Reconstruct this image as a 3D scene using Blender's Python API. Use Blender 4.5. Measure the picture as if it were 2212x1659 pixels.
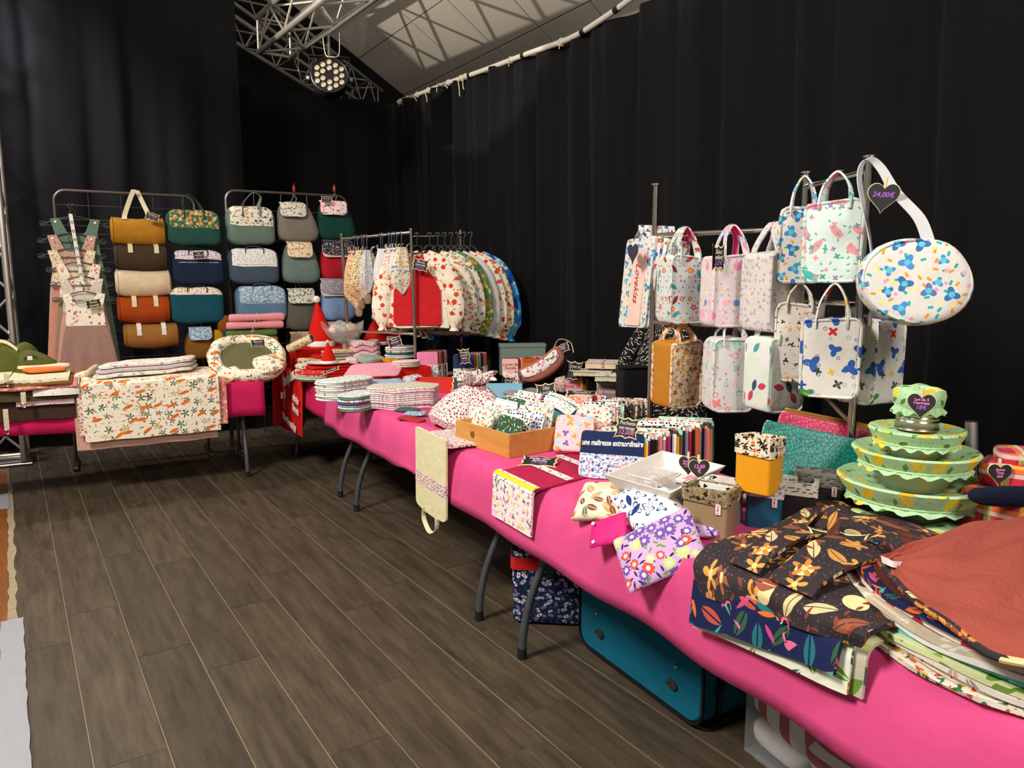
import bpy, bmesh, math, random
from math import sin, cos, pi, radians as R, atan2, sqrt, hypot
from mathutils import Vector as V, Matrix as MX, Euler
random.seed(7)
for o in list(bpy.data.objects): bpy.data.objects.remove(o)
SC = bpy.context.scene; COL = SC.collection
# ---------------------------------------------------------------- camera
F, CX, CY, H = 1600.0, 1106.0, 829.5, 1.52
PITCH = math.atan(230 / F); YAW = R(29.2)
cam = bpy.data.cameras.new('camera'); cam.sensor_width = 36; cam.lens = F / 2212 * 36; cam.clip_start = .02
camo = bpy.data.objects.new('camera', cam); COL.objects.link(camo)
camo.location = (0, 0, H); camo.rotation_euler = (pi / 2 - PITCH, 0, -YAW)
SC.camera = camo
# ---------------------------------------------------------------- world, lights, exposure
w = bpy.data.worlds.new('hall_air'); SC.world = w; w.use_nodes = True
w.node_tree.nodes['Background'].inputs[0].default_value = (1, .93, .84, 1)
w.node_tree.nodes['Background'].inputs[1].default_value = .19
vs = SC.view_settings; vs.view_transform = 'Standard'; vs.look = 'None'; vs.exposure = -0.08; vs.gamma = 1; vs.use_curve_mapping = False
def lamp(name, kind, loc, aim, power, color, size=.5, spot=60, blend=.3):
    l = bpy.data.lights.new(name, kind); l.energy = power; l.color = color
    if kind == 'AREA': l.size = size
    else: l.shadow_soft_size = size
    if kind == 'SPOT': l.spot_size = R(spot); l.spot_blend = blend
    o = bpy.data.objects.new(name, l); COL.objects.link(o); o.location = loc
    o.rotation_euler = (V(aim) - V(loc)).to_track_quat('-Z', 'Y').to_euler()
    return o
lamp('hall_light_key', 'AREA', (-2.4, 2.2, 4.7), (1.7, 3.0, .8), 400, (1, .93, .83), 1.2)
lamp('hall_light_front', 'AREA', (.6, -2.6, 4.2), (1.9, 3.6, .9), 190, (1, .94, .86), 1.2)
lamp('stage_light_back', 'SPOT', (-.9, 7.2, 4.3), (.9, 4.6, .4), 260, (1, .9, .8), .12, 110, .5)
lamp('stage_light_back', 'SPOT', (-1.6, 7.0, 4.3), (1.2, 4.0, .4), 160, (1, .9, .8), .12, 110, .5)
lamp('curtain_fill', 'SPOT', (-1.1, 6.6, 4.2), (-.9, 7.7, 3.1), 900, (.95, .88, 1), .15, 95, 1)  # added lamp, lightens the upper left of the tall curtain
lamp('stage_light_up', 'SPOT', (-.1, 6.5, 3.60), (2.9, 6.6, 4.2), 460, (1, .93, .8), .012, 54, .15)
lamp('truss_fill', 'SPOT', (-.3, 1.5, 3.0), (1.75, 8.2, 4.3), 520, (1, .93, .84), .1, 17, .4)  # added narrow spot to brighten the overhead trusses

# ---------------------------------------------------------------- picking points (photo pixel -> point on a real plane of the place)
_sp, _cp, _c, _s = sin(PITCH), cos(PITCH), cos(YAW), sin(YAW)
def ray(u, v):
    x = (u - CX) / F; up = -(v - CY) / F; y = _cp + _sp * up; z = -_sp + _cp * up
    return V((_c * x + _s * y, -_s * x + _c * y, z))
def pz(u, v, z): d = ray(u, v); return V((0, 0, H)) + d * ((z - H) / d.z)
def pX(u, v, X): d = ray(u, v); return V((0, 0, H)) + d * (X / d.x)
def pY(u, v, Y): d = ray(u, v); return V((0, 0, H)) + d * (Y / d.y)
FWD = V((_s * _cp, _c * _cp, -_sp))
def mpp(p): return (V(p) - V((0, 0, H))).dot(FWD) / F
def facecam(p, off=0): d = -V(p); return atan2(d.x, -d.y) + R(off)
# ---------------------------------------------------------------- mesh helper
def arc(c, r, a0, a1, n): return [(c[0] + r * cos(a0 + (a1 - a0) * i / n), c[1] + r * sin(a0 + (a1 - a0) * i / n)) for i in range(n + 1)]
def rrect(w, h, r, n=4):
    o = []
    for sx, sy, a in ((1, 1, 0), (-1, 1, pi / 2), (-1, -1, pi), (1, -1, 1.5 * pi)):
        o += arc((sx * (w / 2 - r), sy * (h / 2 - r)), r, a, a + pi / 2, n)
    return o
def spow(v, e): return (abs(v) ** e) * (1 if v >= 0 else -1)
class MB:
    def __init__(s): s.v = []; s.f = []; s.u = []
    def add(s, vs, fs, uv=None, mx=None):
        k = len(s.v)
        s.v += [tuple(mx @ V(p)) if mx else tuple(p) for p in vs]
        s.f += [tuple(i + k for i in f) for f in fs]
        s.u += uv if uv else [None] * len(fs)
        return s
    def box(s, c, d, b=0, mx=None):
        x, y, z = d[0] / 2, d[1] / 2, d[2] / 2; cx, cy, cz = c
        if b <= 0:
            vs = [(cx + i * x, cy + j * y, cz + k * z) for i in (-1, 1) for j in (-1, 1) for k in (-1, 1)]
            return s.add(vs, [(0, 1, 3, 2), (4, 6, 7, 5), (0, 4, 5, 1), (2, 3, 7, 6), (0, 2, 6, 4), (1, 5, 7, 3)], None, mx)
        b = min(b, x * .99, y * .99, z * .99); vs = []; ix = {}
        for i in (-1, 1):
            for j in (-1, 1):
                for k in (-1, 1):
                    for a, (px, py, pz_) in enumerate(((x, y - b, z - b), (x - b, y, z - b), (x - b, y - b, z))):
                        ix[i, j, k, a] = len(vs); vs.append((cx + i * px, cy + j * py, cz + k * pz_))
        fs = []
        for i in (-1, 1):
            q = [ix[i, -1, -1, 0], ix[i, 1, -1, 0], ix[i, 1, 1, 0], ix[i, -1, 1, 0]]; fs.append(q if i > 0 else q[::-1])
            q = [ix[-1, i, -1, 1], ix[1, i, -1, 1], ix[1, i, 1, 1], ix[-1, i, 1, 1]]; fs.append(q if i < 0 else q[::-1])
            q = [ix[-1, -1, i, 2], ix[1, -1, i, 2], ix[1, 1, i, 2], ix[-1, 1, i, 2]]; fs.append(q if i > 0 else q[::-1])
            for j in (-1, 1):
                fs.append([ix[i, j, -1, 0], ix[i, j, -1, 1], ix[i, j, 1, 1], ix[i, j, 1, 0]][::(1 if i * j > 0 else -1)])
                fs.append([ix[i, -1, j, 2], ix[i, -1, j, 0], ix[i, 1, j, 0], ix[i, 1, j, 2]][::(-1 if i * j > 0 else 1)][::-1])
                fs.append([ix[-1, i, j, 1], ix[-1, i, j, 2], ix[1, i, j, 2], ix[1, i, j, 1]][::(1 if i * j > 0 else -1)][::-1])
                for k in (-1, 1):
                    t = [ix[i, j, k, 0], ix[i, j, k, 1], ix[i, j, k, 2]]; fs.append(t if i * j * k > 0 else t[::-1])
        return s.add(vs, fs, None, mx)
    def grid(s, fn, nu, nv, cu=False, cv=False, uv=True, mx=None, flip=False):
        vs = [V(fn(i / nu, j / nv)) for i in range(nu if cu else nu + 1) for j in range(nv if cv else nv + 1)]
        NU = nu if cu else nu + 1; NV = nv if cv else nv + 1; fs = []; us = []
        L = [0.0]; mj = (nv // 2) % NV
        for i in range(nu): L.append(L[-1] + (vs[((i + 1) % NU) * NV + mj] - vs[i * NV + mj]).length)
        Wd = [0.0]; mi = (nu // 2) % NU
        for j in range(nv): Wd.append(Wd[-1] + (vs[mi * NV + (j + 1) % NV] - vs[mi * NV + j]).length)
        for i in range(nu):
            for j in range(nv):
                a, b, c_, d = i * NV + j, ((i + 1) % NU) * NV + j, ((i + 1) % NU) * NV + (j + 1) % NV, i * NV + (j + 1) % NV
                q = (a, b, c_, d); u = [(L[i], Wd[j]), (L[i + 1], Wd[j]), (L[i + 1], Wd[j + 1]), (L[i], Wd[j + 1])]
                if flip: q = q[::-1]; u = u[::-1]
                fs.append(q); us.append(u if uv else None)
        return s.add(vs, fs, us, mx)
    def sheet(s, fn, nu, nv, th=.004, mx=None):
        """cloth of thickness th: fn(u,v)->top point; thickness along the surface normal"""
        P = [[V(fn(i / nu, j / nv)) for j in range(nv + 1)] for i in range(nu + 1)]
        def nrm(i, j):
            a = P[min(i + 1, nu)][j] - P[max(i - 1, 0)][j]; b = P[i][min(j + 1, nv)] - P[i][max(j - 1, 0)]
            n = a.cross(b); return n.normalized() if n.length > 1e-9 else V((0, 0, 1))
        Q = [[P[i][j] - nrm(i, j) * th for j in range(nv + 1)] for i in range(nu + 1)]
        NV = nv + 1; vs = [p for r in P for p in r] + [q for r in Q for q in r]; o = (nu + 1) * NV; fs = []; us = []
        L = [0.0]; Wd = [0.0]
        for i in range(nu): L.append(L[-1] + (P[i + 1][nv // 2] - P[i][nv // 2]).length)
        for j in range(nv): Wd.append(Wd[-1] + (P[nu // 2][j + 1] - P[nu // 2][j]).length)
        for i in range(nu):
            for j in range(nv):
                a, b, c_, d = i * NV + j, (i + 1) * NV + j, (i + 1) * NV + j + 1, i * NV + j + 1
                u = [(L[i], Wd[j]), (L[i + 1], Wd[j]), (L[i + 1], Wd[j + 1]), (L[i], Wd[j + 1])]
                fs.append((a, b, c_, d)); us.append(u); fs.append((d + o, c_ + o, b + o, a + o)); us.append(u[::-1])
        for i in range(nu):
            a, b = i * NV, (i + 1) * NV; fs.append((b, a, a + o, b + o)); us.append(None)
            a, b = i * NV + nv, (i + 1) * NV + nv; fs.append((a, b, b + o, a + o)); us.append(None)
        for j in range(nv):
            a, b = j, j + 1; fs.append((a, b, b + o, a + o)); us.append(None)
            a, b = nu * NV + j, nu * NV + j + 1; fs.append((b, a, a + o, b + o)); us.append(None)
        return s.add(vs, fs, us, mx)
    def tube(s, path, r, n=8, closed=False, mx=None, rs=None):
        P = [V(p) for p in path]; m = len(P); vs = []; fs = []
        up = V((0, 0, 1)); prev = None
        for i in range(m):
            t = (P[(i + 1) % m] - P[i - 1]) if closed else (P[min(i + 1, m - 1)] - P[max(i - 1, 0)])
            t = t.normalized()
            if prev is None:
                a = t.cross(up if abs(t.z) < .9 else V((1, 0, 0))).normalized()
            else:
                a = (prev - t * prev.dot(t)); a = a.normalized() if a.length > 1e-6 else t.cross(V((1, 0, 0))).normalized()
            prev = a; b = t.cross(a); rr = rs[i] if rs else r
            vs += [P[i] + (a * cos(2 * pi * k / n) + b * sin(2 * pi * k / n)) * rr for k in range(n)]
        for i in range(m if closed else m - 1):
            j = (i + 1) % m
            fs += [(i * n + k, i * n + (k + 1) % n, j * n + (k + 1) % n, j * n + k) for k in range(n)]
        if not closed: fs += [tuple(range(n))[::-1], tuple((m - 1) * n + k for k in range(n))]
        return s.add(vs, fs, None, mx)
    def ribbon(s, path, side, w, th=.003, mx=None):
        P = [V(p) for p in path]; m = len(P); vs = []; us = []; fs = []; L = 0
        for i in range(m):
            t = (P[min(i + 1, m - 1)] - P[max(i - 1, 0)]).normalized(); sd = V(side(i / (m - 1)) if callable(side) else side).normalized()
            n = t.cross(sd); n = n.normalized() if n.length > 1e-6 else V((0, 0, 1))
            ww = w(i / (m - 1)) if callable(w) else w
            vs += [P[i] - sd * ww / 2 + n * th / 2, P[i] + sd * ww / 2 + n * th / 2, P[i] + sd * ww / 2 - n * th / 2, P[i] - sd * ww / 2 - n * th / 2]
        for i in range(m - 1):
            l = (P[i + 1] - P[i]).length; ww = w(0) if callable(w) else w
            for k in range(4):
                a, b = i * 4 + k, i * 4 + (k + 1) % 4; fs.append((a, a + 4, b + 4, b))
                us.append([(L, 0), (L + l, 0), (L + l, ww), (L, ww)] if k in (0, 2) else None)
            L += l
        fs += [(0, 1, 2, 3), tuple((m - 1) * 4 + k for k in (3, 2, 1, 0))]; us += [None, None]
        return s.add(vs, fs, us, mx)
    def lathe(s, prof, n=24, mx=None, wob=None, cap0=True, cap1=True):
        vs = []; fs = []; m = len(prof)
        for i, (r, z) in enumerate(prof):
            for k in range(n):
                a = 2 * pi * k / n; rr, zz = (wob(r, z, a, i) if wob else (r, z)); vs.append((rr * cos(a), rr * sin(a), zz))
        for i in range(m - 1): fs += [(i * n + k, i * n + (k + 1) % n, (i + 1) * n + (k + 1) % n, (i + 1) * n + k) for k in range(n)]
        if cap0: fs.append(tuple(range(n))[::-1])
        if cap1: fs.append(tuple((m - 1) * n + k for k in range(n)))
        return s.add(vs, fs, None, mx)
    def slab(s, out, z0, z1, b=.002, mx=None):
        """outline (x,y) extruded along z with rounded rim; rings tapered about the centroid"""
        n = len(out); cx = sum(p[0] for p in out) / n; cy = sum(p[1] for p in out) / n
        ar = sum(out[i - 1][0] * out[i][1] - out[i][0] * out[i - 1][1] for i in range(n))
        if ar < 0: out = out[::-1]
        def ins(d):
            q = []
            for i in range(n):
                a, p, c_ = V(out[i - 1]), V(out[i]), V(out[(i + 1) % n]); t = (c_ - a)
                if t.length < 1e-9: q.append(tuple(p)); continue
                t.normalize(); q.append((p.x - t.y * d, p.y + t.x * d))
            return q
        i1, i0 = ins(b), out
        rings = [(i1, z0), (i0, z0 + b), (i0, z1 - b), (i1, z1)] if z1 - z0 > 2.2 * b else [(i1, z0), (i0, (z0 + z1) / 2), (i1, z1)]
        vs = [(p[0], p[1], z) for r, z in rings for p in r]; fs = []
        for i in range(len(rings) - 1): fs += [(i * n + k, i * n + (k + 1) % n, (i + 1) * n + (k + 1) % n, (i + 1) * n + k) for k in range(n)]
        fs += [tuple(range(n))[::-1], tuple((len(rings) - 1) * n + k for k in range(n))]
        return s.add(vs, fs, None, mx)
    def sq(s, a, b, c, e1=.3, e2=.3, nu=14, nv=24, mx=None, fn=None):
        """rounded soft box half sizes a,b,c (superquadric)"""
        vs = []; fs = []
        for i in range(nu + 1):
            u = -pi / 2 + pi * i / nu
            u = u * (1 - .25 * (1 - abs(u) / (pi / 2))) if e1 < .6 else u
            for j in range(nv):
                t = -pi + 2 * pi * (j + .5) / nv
                p = V((a * spow(cos(u), e1) * spow(cos(t), e2), b * spow(cos(u), e1) * spow(sin(t), e2), c * spow(sin(u), e1)))
                vs.append(fn(p) if fn else p)
        for i in range(nu):
            fs += [(i * nv + j, i * nv + (j + 1) % nv, (i + 1) * nv + (j + 1) % nv, (i + 1) * nv + j) for j in range(nv)]
        return s.add(vs, fs, None, mx)
    def deform(s, fn): s.v = [tuple(fn(V(p))) for p in s.v]; return s
    def xf(s, mx): s.v = [tuple(mx @ V(p)) for p in s.v]; return s
    def split(s, pred):
        """two MBs: faces whose centre satisfies pred, and the rest"""
        A, B = MB(), MB()
        for f, u in zip(s.f, s.u):
            c_ = sum((V(s.v[i]) for i in f), V((0, 0, 0))) / len(f); T = A if pred(c_) else B
            k = len(T.v); T.v += [s.v[i] for i in f]; T.f.append(tuple(range(k, k + len(f)))); T.u.append(u)
        return A, B
    def build(s, name, mat, parent=None, sharp=38, weld=False):
        me = bpy.data.meshes.new(name); me.from_pydata(s.v, [], s.f); me.update()
        if weld:
            bm = bmesh.new(); bm.from_mesh(me); bmesh.ops.remove_doubles(bm, verts=bm.verts, dist=1e-5); bm.to_mesh(me); bm.free()
            us = None if len(me.polygons) != len(s.f) else s.u
        else: us = s.u
        ul = me.uv_layers.new(name='UVMap'); buf = []
        for p in me.polygons:
            u = us[p.index] if us else None
            if u and len(u) == p.loop_total: buf += [q for t in u for q in t]
            else:
                n = p.normal; ax = max(range(3), key=lambda k: abs(n[k]))
                for vi in p.vertices:
                    c_ = me.vertices[vi].co; buf += ((c_.y, c_.z) if ax == 0 else (c_.x, c_.z) if ax == 1 else (c_.x, c_.y))
        ul.data.foreach_set('uv', buf)
        me.polygons.foreach_set('use_smooth', [True] * len(me.polygons))
        if sharp: me.set_sharp_from_angle(angle=R(sharp))
        me.materials.append(mat)
        o = bpy.data.objects.new(name, me); COL.objects.link(o)
        if parent: o.parent = parent
        return o
def tag(o, label=None, cat=None, group=None, kind=None):
    if label: o['label'] = label
    if cat: o['category'] = cat
    if group: o['group'] = group
    if kind: o['kind'] = kind
    return o
def thing(name, label, cat, loc=(0, 0, 0), rz=0, group=None, rx=0, ry=0):
    o = bpy.data.objects.new(name, None); COL.objects.link(o); o.empty_display_size = .05
    o.location = loc; o.rotation_euler = Euler((rx, ry, rz), 'XYZ'); return tag(o, label, cat, group)
def T(x=0, y=0, z=0): return MX.Translation((x, y, z))
def RX(a): return MX.Rotation(R(a), 4, 'X')
def RY(a): return MX.Rotation(R(a), 4, 'Y')
def RZ(a): return MX.Rotation(R(a), 4, 'Z')
# ---------------------------------------------------------------- materials
def lin(c): return tuple(((x / 255) / 12.92 if x / 255 <= .04045 else ((x / 255 + .055) / 1.055) ** 2.4) for x in c[:3]) + (1,)
MATS = {}
class NT:
    def __init__(s, name):
        s.m = bpy.data.materials.new(name); s.m.use_nodes = True; s.t = s.m.node_tree; s.b = s.t.nodes['Principled BSDF']
    def n(s, typ, **kw):
        k = s.t.nodes.new(typ)
        for a, b in kw.items(): setattr(k, a, b)
        return k
    def l(s, a, b): s.t.links.new(a, b)
    def math(s, op, a, b=None, c=None):
        k = s.n('ShaderNodeMath', operation=op)
        for i, x in enumerate((a, b, c)):
            if x is None: continue
            if isinstance(x, (int, float)): k.inputs[i].default_value = x
            else: s.l(x, k.inputs[i])
        return k.outputs[0]
    def mix(s, f, a, b):
        k = s.n('ShaderNodeMix', data_type='RGBA')
        for i, x in ((0, f), (6, a), (7, b)):
            if isinstance(x, (int, float)): k.inputs[i].default_value = x
            elif isinstance(x, tuple): k.inputs[i].default_value = x
            else: s.l(x, k.inputs[i])
        return k.outputs[2]
def cloth_bump(nt, uv, fine=260, fs=.12, coarse=14, cs=.25):
    a = nt.n('ShaderNodeTexNoise'); a.inputs['Scale'].default_value = coarse; a.inputs['Detail'].default_value = 3; nt.l(uv, a.inputs['Vector'])
    b = nt.n('ShaderNodeTexNoise'); b.inputs['Scale'].default_value = fine; b.inputs['Detail'].default_value = 1; nt.l(uv, b.inputs['Vector'])
    h = nt.math('ADD', nt.math('MULTIPLY', a.outputs[0], cs), nt.math('MULTIPLY', b.outputs[0], fs * .35))
    k = nt.n('ShaderNodeBump'); k.inputs['Strength'].default_value = .6; k.inputs['Distance'].default_value = .02
    nt.l(h, k.inputs['Height']); nt.l(k.outputs[0], nt.b.inputs['Normal'])
    return a.outputs[0]
def fab(name, c, rough=.9, fine=260, fs=.12, cs=.5, sheen=.0, stripe=None, var=.1, coarse=14):
    """plain cloth; stripe=(colour, period, duty, axis, kind)"""
    if name in MATS: return MATS[name]
    nt = NT(name); uv = nt.n('ShaderNodeUVMap').outputs[0]; cb = cloth_bump(nt, uv, fine, fs, coarse, cs)
    base = lin(c); dark = tuple(x * (1 - 2 * var) for x in base[:3]) + (1,)
    col = nt.mix(cb, dark, tuple(min(1, x * (1 + var)) for x in base[:3]) + (1,))
    if stripe:
        sp = nt.n('ShaderNodeSeparateXYZ'); nt.l(uv, sp.inputs[0])
        fr = nt.math('FRACT', nt.math('DIVIDE', sp.outputs[stripe[3]], stripe[1]))
        col = nt.mix(nt.math('LESS_THAN', fr, stripe[2]), col, lin(stripe[0]))
    nt.l(col, nt.b.inputs['Base Color']); nt.b.inputs['Roughness'].default_value = rough
    nt.b.inputs['Specular IOR Level'].default_value = .2
    if sheen: nt.b.inputs['Sheen Weight'].default_value = sheen; nt.b.inputs['Sheen Roughness'].default_value = .4
    MATS[name] = nt.m; return nt.m
def plain(name, c, rough=.5, metal=0, spec=.5, alpha=None, trans=None, noise=0):
    if name in MATS: return MATS[name]
    nt = NT(name); b = nt.b; b.inputs['Base Color'].default_value = lin(c); b.inputs['Roughness'].default_value = rough
    b.inputs['Metallic'].default_value = metal; b.inputs['Specular IOR Level'].default_value = spec
    if trans: b.inputs['Transmission Weight'].default_value = trans
    if alpha is not None: b.inputs['Alpha'].default_value = alpha
    if noise:
        x = nt.n('ShaderNodeTexNoise'); x.inputs['Scale'].default_value = 30; x.inputs['Detail'].default_value = 4
        g = nt.n('ShaderNodeTexCoord'); nt.l(g.outputs['Object'], x.inputs['Vector'])
        nt.l(nt.mix(x.outputs[0], tuple(q * (1 - noise) for q in lin(c)[:3]) + (1,), tuple(min(1, q * (1 + noise)) for q in lin(c)[:3]) + (1,)), b.inputs['Base Color'])
    MATS[name] = nt.m; return nt.m
def prt(name, base, layers, rough=.85, cs=.42, spec=.25):
    """printed cloth: base colour + layers of scattered motifs.
    layer = dict(s=cells per metre, k=kind, r=radius in cells, n, a, c=[colours], mid=colour, den=share of cells, ln=line width)"""
    if name in MATS: return MATS[name]
    nt = NT(name); uv = nt.n('ShaderNodeUVMap').outputs[0]; cloth_bump(nt, uv, 300, .1, 14, cs)
    col = lin(base)
    for li, L in enumerate(layers):
        s_ = nt.n('ShaderNodeVectorMath', operation='MULTIPLY_ADD'); nt.l(uv, s_.inputs[0]); s_.inputs[1].default_value = (L['s'],) * 3; s_.inputs[2].default_value = (3.7 * li + 1.3, 5.1 * li + .7, 0)
        vo = nt.n('ShaderNodeTexVoronoi', voronoi_dimensions='2D'); vo.inputs['Scale'].default_value = 1; vo.inputs['Randomness'].default_value = L.get('rnd', .75)
        nt.l(s_.outputs[0], vo.inputs['Vector'])
        d = nt.n('ShaderNodeVectorMath', operation='SUBTRACT'); nt.l(s_.outputs[0], d.inputs[0]); nt.l(vo.outputs['Position'], d.inputs[1])
        sp = nt.n('ShaderNodeSeparateXYZ'); nt.l(d.outputs[0], sp.inputs[0]); rc = nt.n('ShaderNodeSeparateColor'); nt.l(vo.outputs['Color'], rc.inputs[0])
        ang = nt.math('ADD', nt.math('ARCTAN2', sp.outputs[1], sp.outputs[0]), nt.math('MULTIPLY', rc.outputs[0], L.get('rot', 6.283)))
        r = vo.outputs['Distance']; k = L.get('k', 'dot'); r0 = L.get('r', .3)
        if k in ('dot', 'flower'):
            thr = nt.math('MULTIPLY_ADD', rc.outputs[1], .5 * r0, .75 * r0)
            if k == 'flower': thr = nt.math('MULTIPLY', thr, nt.math('MULTIPLY_ADD', nt.math('COSINE', nt.math('MULTIPLY', ang, float(L.get('n', 5)))), L.get('a', .25), 1 - L.get('a', .25)))
            mask = nt.math('LESS_THAN', r, thr)
            if L.get('ln'): mask = nt.math('MULTIPLY', mask, nt.math('GREATER_THAN', r, nt.math('SUBTRACT', thr, L['ln'])))
        else:
            x = nt.math('MULTIPLY', r, nt.math('COSINE', ang)); y = nt.math('MULTIPLY', r, nt.math('SINE', ang))
            asp = L.get('asp', .4)
            if k == 'leaf':
                q = nt.math('DIVIDE', x, r0); wd = nt.math('MULTIPLY', nt.math('SUBTRACT', 1.0, nt.math('MULTIPLY', q, q)), r0 * asp)
                mask = nt.math('LESS_THAN', nt.math('ABSOLUTE', y), wd)
                if L.get('vein'): mask = nt.math('MULTIPLY', mask, nt.math('GREATER_THAN', nt.math('ABSOLUTE', y), L['vein']))
            else:
                mask = nt.math('MULTIPLY', nt.math('LESS_THAN', nt.math('ABSOLUTE', x), r0), nt.math('LESS_THAN', nt.math('ABSOLUTE', y), r0 * asp))
        if L.get('den', 1) < 1: mask = nt.math('MULTIPLY', mask, nt.math('LESS_THAN', rc.outputs[1], L['den']))
        cs_ = L['c']
        if len(cs_) == 1: cc = lin(cs_[0])
        else:
            rp = nt.n('ShaderNodeValToRGB'); rp.color_ramp.interpolation = 'CONSTANT'; e = rp.color_ramp.elements
            while len(e) < len(cs_): e.new(.5)
            for i, q in enumerate(cs_): e[i].position = i / len(cs_); e[i].color = lin(q)
            nt.l(rc.outputs[2], rp.inputs[0]); cc = rp.outputs[0]
        col = nt.mix(mask, col, cc)
        if L.get('mid'):
            m2 = nt.math('LESS_THAN', r, r0 * L.get('mr', .3))
            if L.get('den', 1) < 1: m2 = nt.math('MULTIPLY', m2, nt.math('LESS_THAN', rc.outputs[1], L['den']))
            col = nt.mix(m2, col, lin(L['mid']))
    if isinstance(col, tuple): nt.b.inputs['Base Color'].default_value = col
    else: nt.l(col, nt.b.inputs['Base Color'])
    nt.b.inputs['Roughness'].default_value = rough; nt.b.inputs['Specular IOR Level'].default_value = spec
    MATS[name] = nt.m; return nt.m
# ---------------------------------------------------------------- lettering
def text(name, s, size, mat, parent, mx, shear=.15, bold=0, align='CENTER', space=1, ext=.0004, sx=1):
    cu = bpy.data.curves.new('t', 'FONT'); cu.body = s; cu.size = size; cu.align_x = align; cu.align_y = 'CENTER'; cu.shear = shear; cu.offset = bold
    cu.extrude = ext; cu.space_line = .85; cu.space_character = space; cu.resolution_u = 3
    to = bpy.data.objects.new('t', cu); COL.objects.link(to); bpy.context.view_layer.update()
    me = bpy.data.meshes.new_from_object(to.evaluated_get(bpy.context.evaluated_depsgraph_get()))
    bpy.data.objects.remove(to); bpy.data.curves.remove(cu)
    me.transform(mx @ MX.Diagonal((sx, 1, 1, 1)) if sx != 1 else mx); me.materials.clear(); me.materials.append(mat); me.name = name
    o = bpy.data.objects.new(name, me); COL.objects.link(o); o.parent = parent; return o
STAND = RX(90)   # flat XY drawing -> standing, read from -Y
def lerp(a, b, t): return a + (b - a) * t
def bez(a, b, c, d, n):
    a, b, c, d = V(a), V(b), V(c), V(d)
    return [a * (1 - t) ** 3 + b * 3 * t * (1 - t) ** 2 + c * 3 * t * t * (1 - t) + d * t ** 3 for t in [i / n for i in range(n + 1)]]
def cat(P, n=6):
    """smooth curve through points (Catmull-Rom)"""
    P = [V(p) for p in P]; o = []
    for i in range(len(P) - 1):
        p0, p1, p2, p3 = P[max(i - 1, 0)], P[i], P[i + 1], P[min(i + 2, len(P) - 1)]
        for k in range(n):
            t = k / n; o.append(.5 * ((2 * p1) + (p2 - p0) * t + (2 * p0 - 5 * p1 + 4 * p2 - p3) * t * t + (3 * p1 - p0 - 3 * p2 + p3) * t ** 3))
    return o + [P[-1]]
# ================================================================ THE SETTING
ZT = .745                                   # table top height with cloth
CHROME = plain('chrome', (205, 200, 192), .18, 1); STEEL = plain('brushed_steel', (150, 146, 140), .32, 1, noise=.12)
ALU = plain('truss_aluminium', (196, 190, 180), .38, .85, noise=.15)
BLACKP = plain('black_plastic', (22, 22, 24), .45); GREYP = plain('grey_plastic', (72, 76, 80), .5)
# floor: dark planks with pale joints
def plank_mat():
    nt = NT('dark_brown_plank'); tc = nt.n('ShaderNodeTexCoord'); oi = nt.n('ShaderNodeObjectInfo')
    mp = nt.n('ShaderNodeMapping'); mp.inputs['Scale'].default_value = (9, 1.1, 1); nt.l(tc.outputs['Object'], mp.inputs[0])
    off = nt.n('ShaderNodeVectorMath', operation='ADD'); nt.l(mp.outputs[0], off.inputs[0])
    cm = nt.n('ShaderNodeCombineXYZ'); nt.l(nt.math('MULTIPLY', oi.outputs['Random'], 40.0), cm.inputs[0]); nt.l(cm.outputs[0], off.inputs[1])
    a = nt.n('ShaderNodeTexNoise'); a.inputs['Scale'].default_value = 2.2; a.inputs['Detail'].default_value = 8; a.inputs['Roughness'].default_value = .65; nt.l(off.outputs[0], a.inputs['Vector'])
    g = nt.n('ShaderNodeTexNoise'); g.inputs['Scale'].default_value = 9; g.inputs['Detail'].default_value = 6; g.inputs['Roughness'].default_value = .8; nt.l(off.outputs[0], g.inputs['Vector'])
    p = nt.n('ShaderNodeTexNoise'); p.inputs['Scale'].default_value = 3.1; p.inputs['Detail'].default_value = 3; nt.l(tc.outputs['Object'], p.inputs['Vector'])
    rp = nt.n('ShaderNodeValToRGB'); e = rp.color_ramp.elements; e[0].position = .3; e[0].color = lin((54, 45, 35)); e[1].position = .72; e[1].color = lin((100, 87, 69)); nt.l(a.outputs[0], rp.inputs[0])
    k = nt.mix(nt.math('MULTIPLY', nt.math('GREATER_THAN', g.outputs[0], .62), .4), rp.outputs[0], lin((112, 98, 78)))
    k = nt.mix(nt.math('MULTIPLY', oi.outputs['Random'], .35), k, lin((48, 40, 33)))
    k = nt.mix(nt.math('MULTIPLY', nt.math('SUBTRACT', 1.0, p.outputs[0]), .3), k, lin((38, 33, 27)))
    nt.l(k, nt.b.inputs['Base Color']); nt.l(nt.math('MULTIPLY_ADD', g.outputs[0], .35, .32), nt.b.inputs['Roughness'])
    nt.b.inputs['Specular IOR Level'].default_value = .35
    bp = nt.n('ShaderNodeBump'); bp.inputs['Strength'].default_value = .25; bp.inputs['Distance'].default_value = .002; nt.l(g.outputs[0], bp.inputs['Height']); nt.l(bp.outputs[0], nt.b.inputs['Normal'])
    return nt.m
PLK = plank_mat(); JOINT = plain('pale_dusty_joint', (128, 116, 94), .9, noise=.3)
fl = tag(MB().box((1, 4, -.052), (12, 16, .1)).build('floor', JOINT), kind='structure')
ANG = R(4.9); PW = .2105; PL = 1.29
pd = V((-sin(ANG), cos(ANG), 0)); pn = V((cos(ANG), sin(ANG), 0)); p0 = V((-.371, 5.582, 0))
meshes = {}
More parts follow.
